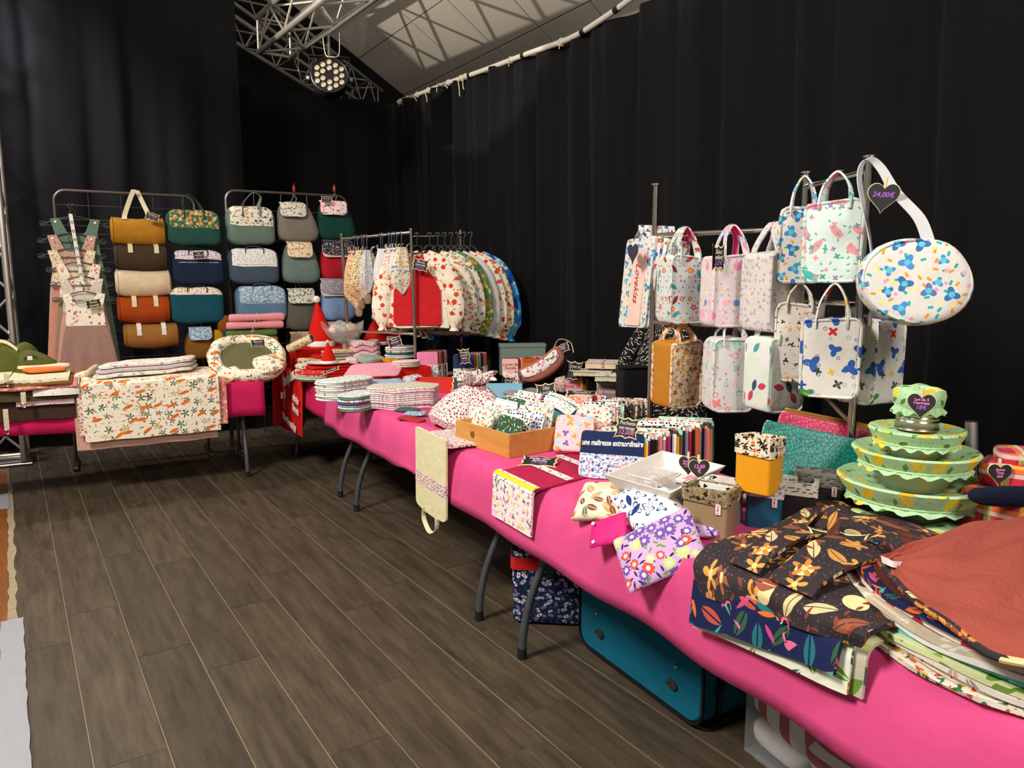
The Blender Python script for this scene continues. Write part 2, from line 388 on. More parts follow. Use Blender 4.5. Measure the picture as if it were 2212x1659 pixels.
for i in range(-1, 17):
    off = [.16, .62, .33, .9, .05, .48, .77][i % 7] * PL + (i % 3) * .11
    x0 = -7.2 + off - PL
    k = 0
    while x0 < 3.6:
        a, b = max(x0, -6.6), min(x0 + PL, 3.4)
        if b - a > .08:
            c_ = p0 + pn * ((i + .5) * PW) + pd * ((a + b) / 2); ln = round(b - a - .004, 3)
            if c_.x < 3.5:
                if ln not in meshes:
                    o = MB().box((0, 0, 0), (PW - .0045, ln, .012), .0012).build('plank', PLK, fl); meshes[ln] = o.data
                else:
                    o = bpy.data.objects.new('plank', meshes[ln]); COL.objects.link(o); o.parent = fl
                o.location = c_ + V((0, 0, -.0055 + .0006 * ((k * 7 + i * 3) % 3))); o.rotation_euler.z = ANG
        x0 += PL; k += 1
# orange parquet beyond the stage edge, white tape over the joint
nt = NT('orange_parquet'); tc = nt.n('ShaderNodeTexCoord'); nz = nt.n('ShaderNodeTexNoise'); mp = nt.n('ShaderNodeMapping'); mp.inputs['Scale'].default_value = (18, 2, 1)
nt.l(tc.outputs['Object'], mp.inputs[0]); nt.l(mp.outputs[0], nz.inputs['Vector']); nz.inputs['Scale'].default_value = 3; nz.inputs['Detail'].default_value = 6
nt.l(nt.mix(nz.outputs[0], lin((96, 52, 18)), lin((150, 92, 38))), nt.b.inputs['Base Color']); nt.b.inputs['Roughness'].default_value = .35
PARQ = nt.m
pq = tag(bpy.data.objects.new('floor_parquet', None), kind='structure'); COL.objects.link(pq); pme = None
for i in range(6):
    for k in range(11):
        c_ = p0 + pn * (-PW * .55 - .085 * (i + .5) - .10) + pd * (-6.0 + k * .72 + (i % 2) * .33)
        if pme is None: o = MB().box((0, 0, 0), (.083, .716, .012), .001).build('parquet_strip', PARQ, pq); pme = o.data
        else: o = bpy.data.objects.new('parquet_strip', pme); COL.objects.link(o); o.parent = pq
        o.location = c_ + V((0, 0, -.004)); o.rotation_euler.z = ANG
PALE = plain('worn_cream_paint', (150, 138, 108), .8, noise=.3); TAPE = plain('grey_white_cloth_tape', (150, 152, 160), .6, noise=.08)
def strip_on_floor(name, mat, s0, s1, off, wd, jag, z, sd):
    rnd = random.Random(sd); n = 60
    L = []; Rr = []
    for i in range(n + 1):
        q = p0 + pn * off + pd * lerp(s0, s1, i / n); L.append(q - pn * (wd / 2 + rnd.uniform(-jag, jag))); Rr.append(q + pn * (wd / 2 + rnd.uniform(-jag, jag)))
    return MB().sheet(lambda u, v: (L if v > .5 else Rr)[round(u * n)] + V((0, 0, z)), n, 1, -.001).build(name, mat)
st = strip_on_floor('trim_1', PALE, -4.2, .95, -PW * .55 - .085, .032, .007, .003, 3); tag(st, kind='structure')
st = strip_on_floor('floor_tape', TAPE, -5.5, -1.75, -PW * .55 - .09, .085, .003, .006, 5); tag(st, 'long strip of grey white tape along left floor edge', 'tape')
st = strip_on_floor('floor_tape', TAPE, .2, .62, -PW * .55 - .13, .075, .006, .006, 8); tag(st, 'short worn piece of grey tape near the truss foot', 'tape')
# curtains
VELV = fab('black_velvet', (7, 7, 8), .95, 400, .1, .3, sheen=.04)
VELV.node_tree.nodes['Principled BSDF'].inputs['Sheen Tint'].default_value = (.8, .85, 1, 1)
def curtain(name, label, a, b, z0, z1, n, amp, lam, seed, ztop=None, mat=VELV):
    rnd = random.Random(seed); a, b = V((*a, 0)), V((*b, 0)); d = (b - a); L = d.length; nr = V((-d.y, d.x, 0)).normalized()
    ph = [rnd.uniform(0, 6.28) for _ in range(6)]; fr = [2 * pi / (lam * k) for k in (1, .62, 1.7, .31, 2.9, .45)]; am = [1, .5, .7, .14, .6, .25]
    def fn(u, v):
        s = u * L; z = lerp(z0, ztop(u) if ztop else z1, v)
        f = sum(am[k] * sin(fr[k] * (s + .05 * sin(z * 1.3 + ph[k]) * (k % 2)) + ph[k]) for k in range(6))
        f = spow(f, .8) * amp * (1 - .25 * v)
        p = a + d * u + nr * f; return V((p.x, p.y, z))
    o = MB().sheet(fn, n, 14, .004).build(name, mat, sharp=None); return tag(o, label, 'curtain')
curtain('stage_curtain', 'black velvet curtain along the right side behind tote rack', (3.27, 8.86), (3.41, -.9), .02, 3.5, 520, .038, .42, 11,
        ztop=lambda u: 3.585 - .242 * sin(min(1, u * 2.2) * pi / 2) + .02 * sin(u * 9))
curtain('stage_curtain', 'black back curtain behind the backpacks, below the truss', (3.32, 8.86), (.95, 8.86), .02, 3.60, 200, .03, .5, 5)
curtain('stage_curtain', 'tall black curtain behind the hanging aprons and duffel bags', (1.33, 7.72), (-3.4, 7.72), .02, 6.2, 300, .035, .5, 21)
BLK = plain('black_wall_paint', (12, 12, 13), .95)
tag(MB().box((1, 13.2, 3.5), (14, .1, 7.2)).build('wall_back', BLK), kind='structure')
# curtain pipe with ties
pp = []
for u, v in ((860, 221), (960, 182), (1050, 150), (1140, 116), (1230, 84), (1300, 42), (1365, -4), (1440, -60), (1560, -150)):
    pp.append(pX(u, v, 3.29))
tr = thing('curtain_pipe', 'long white curtain pipe along top of right curtain', 'pipe', pp[0]); B = pp[0]
MB().tube([p - B for p in cat(pp, 4)], .022, 10).build('pipe', plain('white_pipe', (206, 200, 190), .45, .1, noise=.12), tr)
cp_ = cat(pp, 10)
for i in (16, 29, 44, 55, 64):
    d = (cp_[i + 1] - cp_[i]).normalized() * .025
    MB().tube([cp_[i] - d - B, cp_[i] + d - B], .0245, 10).build('pipe_clamp', BLACKP, tr)
rope = plain('cream_cord', (215, 200, 168), .9)
for i, ln in ((1, .05), (2, .06), (3, .05), (5, .07), (7, .12), (9, .10), (11, .06), (14, .17), (15, .12), (26, .05), (38, .05)):
    p = cp_[i] - B; d = (cp_[i + 1] - cp_[i]).normalized(); sd = d.cross(V((0, 0, 1))).normalized(); u_ = sd.cross(d)
    lp = [p + (sd * cos(a) + u_ * sin(a)) * .027 + d * (.008 * sin(a * .5)) for a in [2 * pi * k / 10 for k in range(11)]]
    hang = [lp[-1] + V((-.01 * sin(k * .9), .012 * sin(k * 1.3 + i), -ln * k / 5)) for k in range(1, 6)]
    MB().tube(lp + hang, .005, 6).build('cord_tie', rope, tr)
# sloped ceiling of panels
CEI = plain('white_ceiling_panel', (178, 170, 158), .85, noise=.04)
ce = tag(bpy.data.objects.new('ceiling', None), kind='structure'); COL.objects.link(ce)
C0 = V((3.63, 9.34, 3.83)); d1 = V((-1, -.33, .466)); d2 = V((.05, -1, 0)); nn = d1.cross(d2).normalized()
if nn.z > 0: nn = -nn
seam = plain('ceiling_joint_strip', (128, 118, 104), .8)
for i in range(-1, 4):
    for j in range(0, 10):
        c4 = [C0 + d1 * (.655 * (i + a)) + d2 * (.77 * (j + b)) for a, b in ((.012, .012), (.988, .012), (.988, .988), (.012, .988))]
        m = MB(); m.add(c4 + [p - nn * .015 for p in c4], [(0, 1, 2, 3), (7, 6, 5, 4), (0, 4, 5, 1), (1, 5, 6, 2), (2, 6, 7, 3), (3, 7, 4, 0)]); m.build('ceiling_panel', CEI, ce)
m = MB(); q = [C0 + d1 * (.655 * a) + d2 * (.77 * b) - nn * .004 for a, b in ((-1, 0), (4, 0), (4, 10), (-1, 10))]
m.add(q + [p - nn * .03 for p in q], [(0, 1, 2, 3), (7, 6, 5, 4), (0, 4, 5, 1), (1, 5, 6, 2), (2, 6, 7, 3), (3, 7, 4, 0)]); m.build('joint_backing', seam, ce)
# ---------------------------------------------------------------- trusses
def truss(label, a, b, w, up=V((0, 0, 1)), seg=.42, rc=.026, rb=.011):
    a, b = V(a), V(b); d = (b - a).normalized(); sd = d.cross(up).normalized(); un = sd.cross(d); L = (b - a).length
    t = thing('lighting_truss', label, 'truss', a)
    cs = [(sd * i + un * j) * w / 2 for i, j in ((-1, -1), (1, -1), (1, 1), (-1, 1))]
    for c_ in cs: MB().tube([c_, c_ + d * L], rc, 10).build('chord', ALU, t)
    n = int(L / seg)
    for f in range(4):
        p, q = cs[f], cs[(f + 1) % 4]
        for i in range(n):
            s0, s1 = d * (i * seg), d * ((i + 1) * seg)
            MB().tube([p + s0, q + s1] if (i + f) % 2 else [q + s0, p + s1], rb, 6).build('brace', ALU, t)
        for s0 in (0, n * seg):
            MB().tube([p + d * s0, q + d * s0], rb, 6).build('cross_bar', ALU, t)
    return t
truss('aluminium box truss running back behind the top curtain', pz(440, -25, 4.5), pz(800, 226, 4.5), .44)
truss('aluminium box truss crossing above the stage spotlight', pz(592, 82, 3.9), pz(900, -170, 3.82), .32)
truss('upright aluminium truss behind left end of the table', (-.75, 7.28, .03), (-.75, 7.28, 4.4), .30, V((0, 1, 0)), .34)
tb = tag(MB().box((-.75, 7.28, .012), (.42, .42, .02), .004).build('truss_base_plate', STEEL), 'flat steel base plate under the upright truss', 'base plate')
# stage spotlight with 18 lenses
P = pz(712, 165, 3.33); yw = facecam(P); s_ = mpp(P)
t = thing('stage_spotlight', 'round black stage spotlight hanging from truss', 'spotlight', P, yw, rx=R(-14)); r = 40 * s_
mm = RX(90)
MB().lathe([(r * .3, -.24), (r * .72, -.22), (r * .95, -.12), (r, -.02), (r, .03), (r * .96, .035), (r * .93, .03)], 32, mm, cap1=False).build('housing', BLACKP, t)
MB().lathe([(r * .94, .015), (r * .94, .02)], 32, mm).build('front_plate', plain('spot_face_black', (14, 13, 13), .35), t)
LENS = plain('spot_lens', (190, 172, 148), .12, .25); RING = plain('lens_ring', (215, 205, 188), .25, .6)
for k, rad, n in ((0, .40, 6), (1, .74, 12)):
    for i in range(n):
        rr = rad if (k == 0 or i % 2 == 0) else rad * .88; a = pi / 2 + 2 * pi * i / n; lx, lz = rr * r * cos(a), rr * r * sin(a)
        lo = MB().lathe([(r * .135, .02), (r * .13, .03), (r * .105, .031), (r * .10, .024)], 14, T(lx, 0, lz) @ mm, cap1=False).build('lens', RING, t)
        MB().lathe([(r * .10, .024), (r * .05, .029), (r * .001, .031)], 12, T(lx, 0, lz) @ mm).build('lens_glass', LENS, lo)
MB().ribbon([(-r * 1.06, .05, -.02)] + [(-r * 1.06, .05, r * 1.25 * k / 6) for k in range(7)] + [(r * 1.06, .05, r * 1.25)] + [(r * 1.06, .05, r * 1.25 * (6 - k) / 6) for k in range(1, 7)] + [(r * 1.06, .05, -.02)], (0, 1, 0), .04, .006).build('yoke', BLACKP, t)
for sx in (-1, 1): MB().lathe([(.02, 0), (.02, .02), (.012, .03)], 12, T(sx * r * 1.06, .05, 0) @ RY(90 * sx)).build('yoke_knob', plain('knob_grey', (150, 150, 150), .3, .6), t)
MB().tube([(0, .05, r * 1.25), (0, .05, r * 1.25 + .24)], .014, 8).build('hook_clamp', STEEL, t)
MB().tube(cat([(-.05, .02, r * 1.3 + .2), (-.03, 0, r * 1.25), (.03, -.02, r * 1.05), (.09, 0, r * 1.3), (.1, .02, r * 1.3 + .22)]), .004, 6).build('safety_cable', plain('safety_cable', (200, 190, 170), .5), t)
MB().tube(cat([(-.28, .02, r * 1.3 + .12), (-.27, 0, r * .7), (-.26, 0, r * .1), (-.16, .1, -.02)]), .007, 6).build('power_cable', BLACKP, t)
# ---------------------------------------------------------------- folding tables and their cloths
TOP = plain('pale_grey_tabletop', (186, 184, 178), .6); LEG = plain('hammered_grey_leg', (74, 80, 84), .45, .3, noise=.1)
def table(label, loc, rz, L, D, legs):
    """length along local X, depth +Y; front edge at y=0"""
    t = thing('folding_table', label, 'table', loc, rz)
    MB().box((0, D / 2 + .004, .721), (L, D - .016, .036), .012).build('tabletop', TOP, t)
    for x in legs:
        for sg in (-1, 1):
            y0 = D / 2 + sg * (D / 2 - .0)
            path = bez((x, y0, .012), (x, y0, .26), (x, D / 2 + sg * (D / 2 - .12), .40), (x, D / 2 + sg * .10, .70), 12)
            l = MB().tube(path, .0165, 10).build('leg', LEG, t)
            MB().tube([(x, y0, 0), (x, y0, .045)], .0195, 10).build('foot_cap', BLACKP, l)
        MB().box((x, D / 2, .36), (.012, D - .22, .05), .003).build('leg_brace', GREYP, t)
        MB().tube([(x, D / 2 - .12, .70), (x, D / 2 + .12, .70)], .014, 8).build('hinge_bar', LEG, t)
    return t
table('long folding table under pink cloth at the near right', (1.402, 1.38, 0), -pi / 2, 2.4, .73, (-1.045, .9))
table('middle folding table under pink cloth with curved grey legs', (1.402, 3.70, 0), -pi / 2, 2.2, .73, (-.90, .89))
table('corner folding table under pink cloth by the clothes rack', (1.40, 5.66, 0), -pi / 2, 1.68, .72, (.70, -.6))
table('left folding table holding blankets under pink cloth', (-.08, 5.83, 0), 0, 2.28, .74, (1.01, -1.0))
PINK = fab('bright_pink_cloth', (214, 76, 132), .8, 320, .1, .55, var=.05, coarse=6)
def run_cloth():
    Y0, Y1, N = 5.12, .12, 150
    def fn(u, v):
        y = lerp(Y0, Y1, u); wv = .006 * sin(y * 5.1) + .005 * sin(y * 11.7 + 1)
        zh = .503 + .006 * sin(y * 3.3 + .5) + .004 * sin(y * 13) + (.045 * math.exp(-((y - 3.45) / .25) ** 2))
        far = max(0, (y - 4.5) / .6)
        prof = [(2.16, .52), (2.145, .74), (2.12, ZT), (1.9, ZT), (1.6, ZT), (1.425, ZT), (1.395, ZT - .012), (1.375 + wv * .2, ZT - .05), (1.362 + wv * .6, .65), (1.352 + wv, .58), (1.345 + wv * 1.4, zh)]
        s = v * (len(prof) - 1); i = min(int(s), len(prof) - 2); f = s - i
        x, z = lerp(prof[i][0], prof[i + 1][0], f), lerp(prof[i][1], prof[i + 1][1], f)
        return V((x + far * .0, y, z))
    m = MB().sheet(fn, N, 20, .002)
    return m
tag(run_cloth().build('tablecloth', PINK, sharp=None), 'bright pink tablecloth over the long right hand tables', 'tablecloth')
def left_cloth(x0, x1, y0, y1, name_label, zh, side=True):
    def fn(u, v):
        x = lerp(x0, x1, u); wv = .008 * sin(x * 7) + .005 * sin(x * 17)
        prof = [(y1 + .02, .6), (y1 + .01, .73), (y1 - .02, ZT), (lerp(y0, y1, .5), ZT), (y0 + .03, ZT), (y0 + .004, ZT - .01), (y0 - .012 + wv * .3, ZT - .05), (y0 - .018 + wv, .62), (y0 - .022 + wv * 1.5, zh + .006 * sin(x * 9))]
        s = v * (len(prof) - 1); i = min(int(s), len(prof) - 2); f = s - i
        return V((x, lerp(prof[i][0], prof[i + 1][0], f), lerp(prof[i][1], prof[i + 1][1], f)))
    m = MB().sheet(fn, 60, 16, -.002)
    return tag(m.build('tablecloth', fab('shaded_pink_cloth', (198, 28, 88), .8, 320, .1, .3, var=.05), sharp=None), name_label, 'tablecloth')  # darker copy of the pink cloth, the front's shade put into its colour
left_cloth(-1.26, 1.075, 5.80, 6.58, 'pink tablecloth on the left table, darkened to look shaded', .48)
def corner_cloth():
    def fn(u, v):
        y = lerp(6.53, 5.14, u); prof = [(2.13, .6), (2.12, ZT), (1.7, ZT), (1.40, ZT), (1.37, ZT - .03), (1.355, .60), (1.35, .53)]
        s = v * (len(prof) - 1); i = min(int(s), len(prof) - 2); f = s - i
        return V((lerp(prof[i][0], prof[i + 1][0], f) + .006 * sin(y * 9) * (v > .6), y, lerp(prof[i][1], prof[i + 1][1], f) - .003))
    return MB().sheet(fn, 30, 12, .002)
tag(corner_cloth().build('tablecloth', MATS['shaded_pink_cloth'], sharp=None), 'deep pink cloth on the corner table under santa hats', 'tablecloth')  # reuses the darkened copy of the pink cloth
# ================================================================ shared goods
CREAM = plain('sign_cream', (232, 212, 160), .6); SLATE = plain('chalkboard_black', (26, 26, 28), .7); CHALK = plain('chalk_white', (225, 222, 215), .9)
VIO = plain('chalk_violet', (158, 96, 196), .9); PKCH = plain('chalk_pink', (222, 130, 190), .9); PEG = plain('pale_wood_peg', (214, 196, 160), .7)
def scallop(w, h, s):
    o = []; n = 8
    def edge(a, b, nx, ny):
        for i in range(n * 2):
            t = i / (n * 2); k = sin(pi * t); d = s * (1.25 * k ** .6 - 1.1 * math.exp(-((t - .5) / .09) ** 2) * .8)
            o.append((lerp(a[0], b[0], t) - nx * d, lerp(a[1], b[1], t) - ny * d))
    c = [(w / 2, h / 2), (-w / 2, h / 2), (-w / 2, -h / 2), (w / 2, -h / 2)]
    for i, (nx, ny) in enumerate(((0, 1), (-1, 0), (0, -1), (1, 0))): edge(c[i], c[(i + 1) % 4], nx, ny)
    return o
def plaque(label, pos, w, h, rz, lines=(), rx=0, ry=0):
    t = thing('chalkboard_sign', label, 'price sign', pos, rz, 'chalkboard price signs', R(rx), R(ry))
    MB().slab(scallop(w, h, h * .10), -.002, .002, .0008, STAND).build('border', CREAM, t)
    MB().slab(scallop(w * .92, h * .90, h * .10), .001, .0032, .0006, STAND).build('board', SLATE, t)
    n = len(lines)
    for i, (s, m) in enumerate(lines):
        text('lettering', s, h * .70 / max(n, 2.2), m, t, T(0, -.0036, h * .62 * (.5 - (i + .5) / n)) @ STAND, .25, 0, sx=min(1, .76 * w / (max(1, len(s)) * .56 * h * .70 / max(n, 2.2))))
    return t
def heart(label, pos, w, rz, lines=(), rx=0, ry=0):
    t = thing('heart_sign', label, 'price sign', pos, rz, 'heart price signs', R(rx), R(ry))
    out = []
    for i in range(40):
        a = 2 * pi * i / 40; out.append((w / 34 * 16 * sin(a) ** 3, w / 34 * (13 * cos(a) - 5 * cos(2 * a) - 2 * cos(3 * a) - cos(4 * a)) * 1.12))
    MB().slab(out, -.002, .002, .0008, STAND).build('back_board', CREAM, t)
    MB().slab([(x * .95, y * .95) for x, y in out], .001, .0035, .0006, STAND).build('heart_board', SLATE, t)
    for s, m, z, sz in lines: text('lettering', s, w * sz, m, t, T(0, -.004, w * z) @ STAND, .1, w * .004)
    MB().box((0, .004, w * .42), (w * .10, .012, w * .36), .002).build('peg', PEG, t)
    return t
def loop(path_pts, w, th, mat, parent, name='handle', side=(0, 1, 0), n=5): return MB().ribbon(cat(path_pts, n), side, w, th).build(name, mat, parent)
def ext(x0, y0, x1, y1, Y):
    a, b = pY(x0, (y0 + y1) / 2, Y), pY(x1, (y0 + y1) / 2, Y); t, u = pY((x0 + x1) / 2, y0, Y), pY((x0 + x1) / 2, y1, Y)
    return V(((a.x + b.x) / 2, Y, (t.z + u.z) / 2)), b.x - a.x, t.z - u.z
# colour helpers for prints
W_ = (238, 232, 220)
def flor(name, base, cols, s=38, r=.34, leaf=None, mid=None, s2=None):
    L = []
    if leaf: L.append(dict(s=s * 1.25, k='leaf', r=.42, asp=.3, c=leaf))
    L.append(dict(s=s, k='flower', n=5, r=r, a=.22, c=cols, mid=mid, mr=.35))
    L.append(dict(s=s2 or s * 2.6, k='dot', r=.2, c=cols + (leaf or []), den=.6))
    return prt(name, base, L)
def blobs(name, base, cols, s=24, r=.33, s2=60, c2=None):
    return prt(name, base, [dict(s=s2, k='dot', r=.16, c=c2 or cols, den=.5), dict(s=s, k='flower', n=3, r=r, a=.3, c=cols), dict(s=s * .9, k='leaf', r=.36, asp=.45, c=cols, den=.5)])
FOX = prt('fox_and_leaf_print', (238, 230, 210), [
    dict(s=34, k='dot', r=.17, c=[(222, 140, 120), (230, 175, 150)], den=.55),
    dict(s=23, k='leaf', r=.38, asp=.18, c=[(120, 130, 90), (60, 92, 62), (180, 170, 110)], den=.75),
    dict(s=14, k='flower', n=5, a=.5, r=.40, c=[(46, 84, 58), (62, 104, 72), (190, 178, 110)], den=.7),
    dict(s=11, k='leaf', r=.42, asp=.30, c=[(222, 112, 32), (214, 104, 30)], den=.5, rot=.7),
    dict(s=20, k='dot', r=.22, c=[(218, 120, 100)], den=.3)])
BW_ = plain('white_button', (236, 226, 206), .5)
# ---------------------------------------------------------------- wire display grids behind the left table
GRIDM = plain('dull_grid_steel', (112, 102, 98), .4, .9)
def grid_rack(label, x0, x1, zt, Y, vx, hz):
    t = thing('display_grid', label, 'display rack', (x0, Y, 0)); W = x1 - x0; r = .08
    fr = [(0, 0, .03)] + [(0, 0, zt - r)] + [(r - r * cos(a), 0, zt - r + r * sin(a)) for a in [pi / 2 * k / 6 for k in range(1, 7)]] + [(W - r + r * sin(a), 0, zt - r + r * cos(a)) for a in [pi / 2 * k / 6 for k in range(7)]] + [(W, 0, .03)]
    MB().tube(fr, .0125, 8).build('frame', GRIDM, t)
    for x in vx: MB().tube([(x, 0, .1), (x, 0, zt - .005)], .003, 6).build('upright_wire', GRIDM, t)
    for z in hz: MB().tube([(0, 0, z), (W, 0, z)], .003, 6).build('cross_wire', GRIDM, t)
    for x in (0, W): MB().box((x, 0, .02), (.04, .42, .03), .006).build('foot', GRIDM, t)
    return t
YG = 6.86
a, b = pY(115, 410, YG), pY(418, 418, YG)
grid_rack('wire display grid hung with aprons and duffel bags', a.x, b.x, a.z, YG, [.23 * k for k in range(1, 5)], [a.z - .11 - .11 * k for k in range(15)])
a2, b2 = pY(487, 418, YG), pY(748, 418, YG)
g2 = grid_rack('wire display grid hung with backpacks and travel bags', a2.x, b2.x, (a2.z + b2.z) / 2, YG, [.23 * k for k in range(1, 5)], [a2.z - .13 - .13 * k for k in range(13)])
REDC = plain('red_clip', (196, 40, 24), .5)
for u, v in ((635, 408), (722, 408)):
    p = pY(u, v, YG - .03) - V((a2.x, YG, 0)); MB().box(p, (.02, .03, .05), .004).build('clip', REDC, g2)
    MB().tube(cat([p + V((0, .01, .02)), p + V((0, 0, .05)), p + V((0, -.02, .01)), p + V((0, -.02, -.09))], 4), .004, 6).build('hook', BLACKP, g2)
# ---------------------------------------------------------------- duffel rolls
def duffel(label, x0, y0, x1, y1, c, Y=6.68, handles=None, hm=None, name='duffel_bag', tag_=None):
    P, w, h = ext(x0, y0, x1, y1, Y); m = fab('fleece_%d_%d_%d' % c, c, .95, 180, .35, .35, var=.12)
    t = thing(name, label, 'bag', P, 0, 'duffel bags on the wire grid'); r = h / 2
    def sg(p): return V((p.x, p.y * (1 + .05 * sin(p.x * 21)), p.z * (1 + .04 * sin(p.x * 17 + x0)) - .012 * cos(p.x / w * pi) + .006 * sin(p.y * 60)))
    MB().sq(r, r * .9, w / 2, .28, .9, 16, 28, RY(90), None).deform(sg).build('body', m, t)
    for sx in (-1, 1): MB().tube([(sx * w * .455, .88 * r * cos(a), .98 * r * sin(a)) for a in [2 * pi * k / 20 for k in range(20)]], .004, 5, True).deform(sg).build('end_piping', m, t)
    hm = hm or fab('cream_webbing', (226, 212, 178), .85)
    if handles == 'up':
        top = pY(298, 412, YG - .04) - P
        for dx, dy in ((-w * .24, -.03), (w * .22, .02)):
            MB().ribbon(cat([(dx, -r * .55, r * .82), (dx * .9, -r * .3, r * 1.25), (dx * .45, dy, top.z * .75), (dx * .12, dy, top.z - .01)], 5), (1, .15, 0), .036, .003).build('strap', hm, t)
    elif handles:
        for dx, dz in handles: MB().ribbon([(dx * w, -r * .93, dz * r - .05), (dx * w, -r * .97, dz * r), (dx * w, -r * .72, r * .78), (dx * w, -.01, r * 1.02)], (1, .05, 0), .034, .003).build('strap', hm, t)
    return t
duffel('mustard ochre fleece duffel hanging by cream webbing straps', 238, 470, 357, 527, (170, 116, 32), handles='up')
duffel('dark brown fleece duffel with two cream tabs', 246, 525, 362, 581, (66, 52, 38), handles=((-.2, .72), (.28, .7)))
duffel('cream fleece duffel bag without visible straps', 248, 581, 369, 637, (212, 192, 160))
duffel('rust orange fleece duffel bag on the wire grid', 252, 637, 368, 694, (160, 66, 18), handles=((-.18, .6), (.22, .62)))
duffel('camel brown duffel half hidden behind white quilt', 266, 696, 386, 748, (150, 104, 48), hm=fab('white_tab', (232, 228, 222)), handles=((-.22, .5), (.22, .5)))
# ---------------------------------------------------------------- boston bags
def boston(label, x0, y0, x1, y1, c, pm, ha=None, hc=None, front=.35, Y=6.68, side=False, strap=None):
    P, w, h = ext(x0, y0, x1, y1, Y); m = fab('suede_%d_%d_%d' % c, c, .95, 240, .2, .35, var=.14); d = .21
    t = thing('travel_bag', label, 'bag', P, 0, 'travel bags on the wire grids')
    def sg(p):
        k = (p.z / h + .5); return V((p.x * (1.0 - .05 * k * k) * (1 + .02 * sin(p.z * 30)), p.y * (1 - .22 * k), p.z - .02 * h * (1 - (2 * p.x / w) ** 2) * (1 if p.z < 0 else -.3) + .004 * sin(p.x * 25)))
    body = MB().sq(w / 2, d / 2, h / 2, .36, .34, 22, 36, None, sg)
    up, lo = body.split(lambda q: q.z > h * (.5 - front) and (abs(q.x) < w * .43 or side) )
    lo.build('body', m, t, weld=True); up.build('print_panel', pm, t, weld=True)
    zs = h * (.5 - front)
    MB().tube([(x, -d / 2 * (1 - .22 * (zs / h + .5)) * (1 - abs(2 * x / w) ** 6) ** .34 - .001, zs - .0) for x in [w * .42 * (k / 8 - 1) for k in range(17)]], .0025, 5).build('seam_piping', pm, t)
    hm = strap or m
    for sx, yy in ((0, -.075), (0, .03)):
        if ha is None:   # handles lying down on the front
            pts = [(-w * .17, yy - .005, h * .36), (-w * .16, yy + .005, h * .52), (0, yy + .01, h * .56), (w * .16, yy + .005, h * .52), (w * .17, yy - .005, h * .36)]
        else:
            tp = pY(ha[0], ha[1], YG - .03) - P
            pts = [(-w * .17, yy - .02, h * .24), (-w * .17, yy, h * .5), (tp.x - .05, -.01 + yy * .3, lerp(h * .5, tp.z, .7)), (tp.x, yy * .3, tp.z), (tp.x + .05, -.01 + yy * .3, lerp(h * .5, tp.z, .7)), (w * .17, yy, h * .5), (w * .17, yy - .02, h * .24)]
        MB().ribbon(cat(pts, 5), lambda u: (.35 * cos(u * pi), 1, .2), .026, .004).build('handle', hm, t)
    MB().tube([(x, -.012, h / 2 * (1 - abs(2 * x / w) ** 5 * .25) + .004) for x in [w * .36 * (k / 6 - 1) for k in range(13)]], .003, 5).build('zip', plain('zip_tape', (60, 60, 62), .6), t)
    return t
boston('dark green travel bag with orange flower print top', 358, 455, 476, 530, (34, 74, 66), flor('orange_flower_green', (52, 92, 68), [(232, 130, 70), (240, 160, 70), (222, 190, 150)], 26, .36, [(110, 150, 90), (170, 190, 130)]), ha=(402, 425), front=.42)
boston('navy blue travel bag with pale floral flap and sign', 370, 541, 483, 614, (24, 38, 62), flor('pale_lilac_flower', (214, 204, 208), [(120, 110, 140), (150, 140, 160)], 40, .28), front=.36)
boston('teal travel bag with white floral side panel', 366, 620, 483, 697, (20, 74, 88), flor('white_rust_flower', (228, 216, 200), [(196, 120, 90), (150, 130, 110)], 34, .26), front=.20, side=True)
boston('sage green travel bag with pale tropical print top', 488, 447, 592, 528, (98, 118, 106), flor('tropical_white', (226, 222, 208), [(226, 150, 90), (60, 60, 56), (230, 180, 150)], 20, .26, [(90, 120, 90), (120, 140, 110)]), ha=(541, 420), front=.44)
boston('slate blue travel bag with grey leaf print top', 492, 537, 601, 612, (66, 80, 94), prt('grey_sprig', (226, 226, 222), [dict(s=48, k='leaf', r=.4, asp=.25, c=[(120, 124, 130), (90, 94, 100)], den=.75)]), front=.45)
boston('denim blue travel bag with liberty floral print top', 508, 617, 618, 690, (92, 124, 152), flor('blue_liberty', (150, 176, 196), [(226, 230, 232), (84, 116, 150), (196, 210, 220)], 52, .36, [(70, 100, 120)]), front=.46)
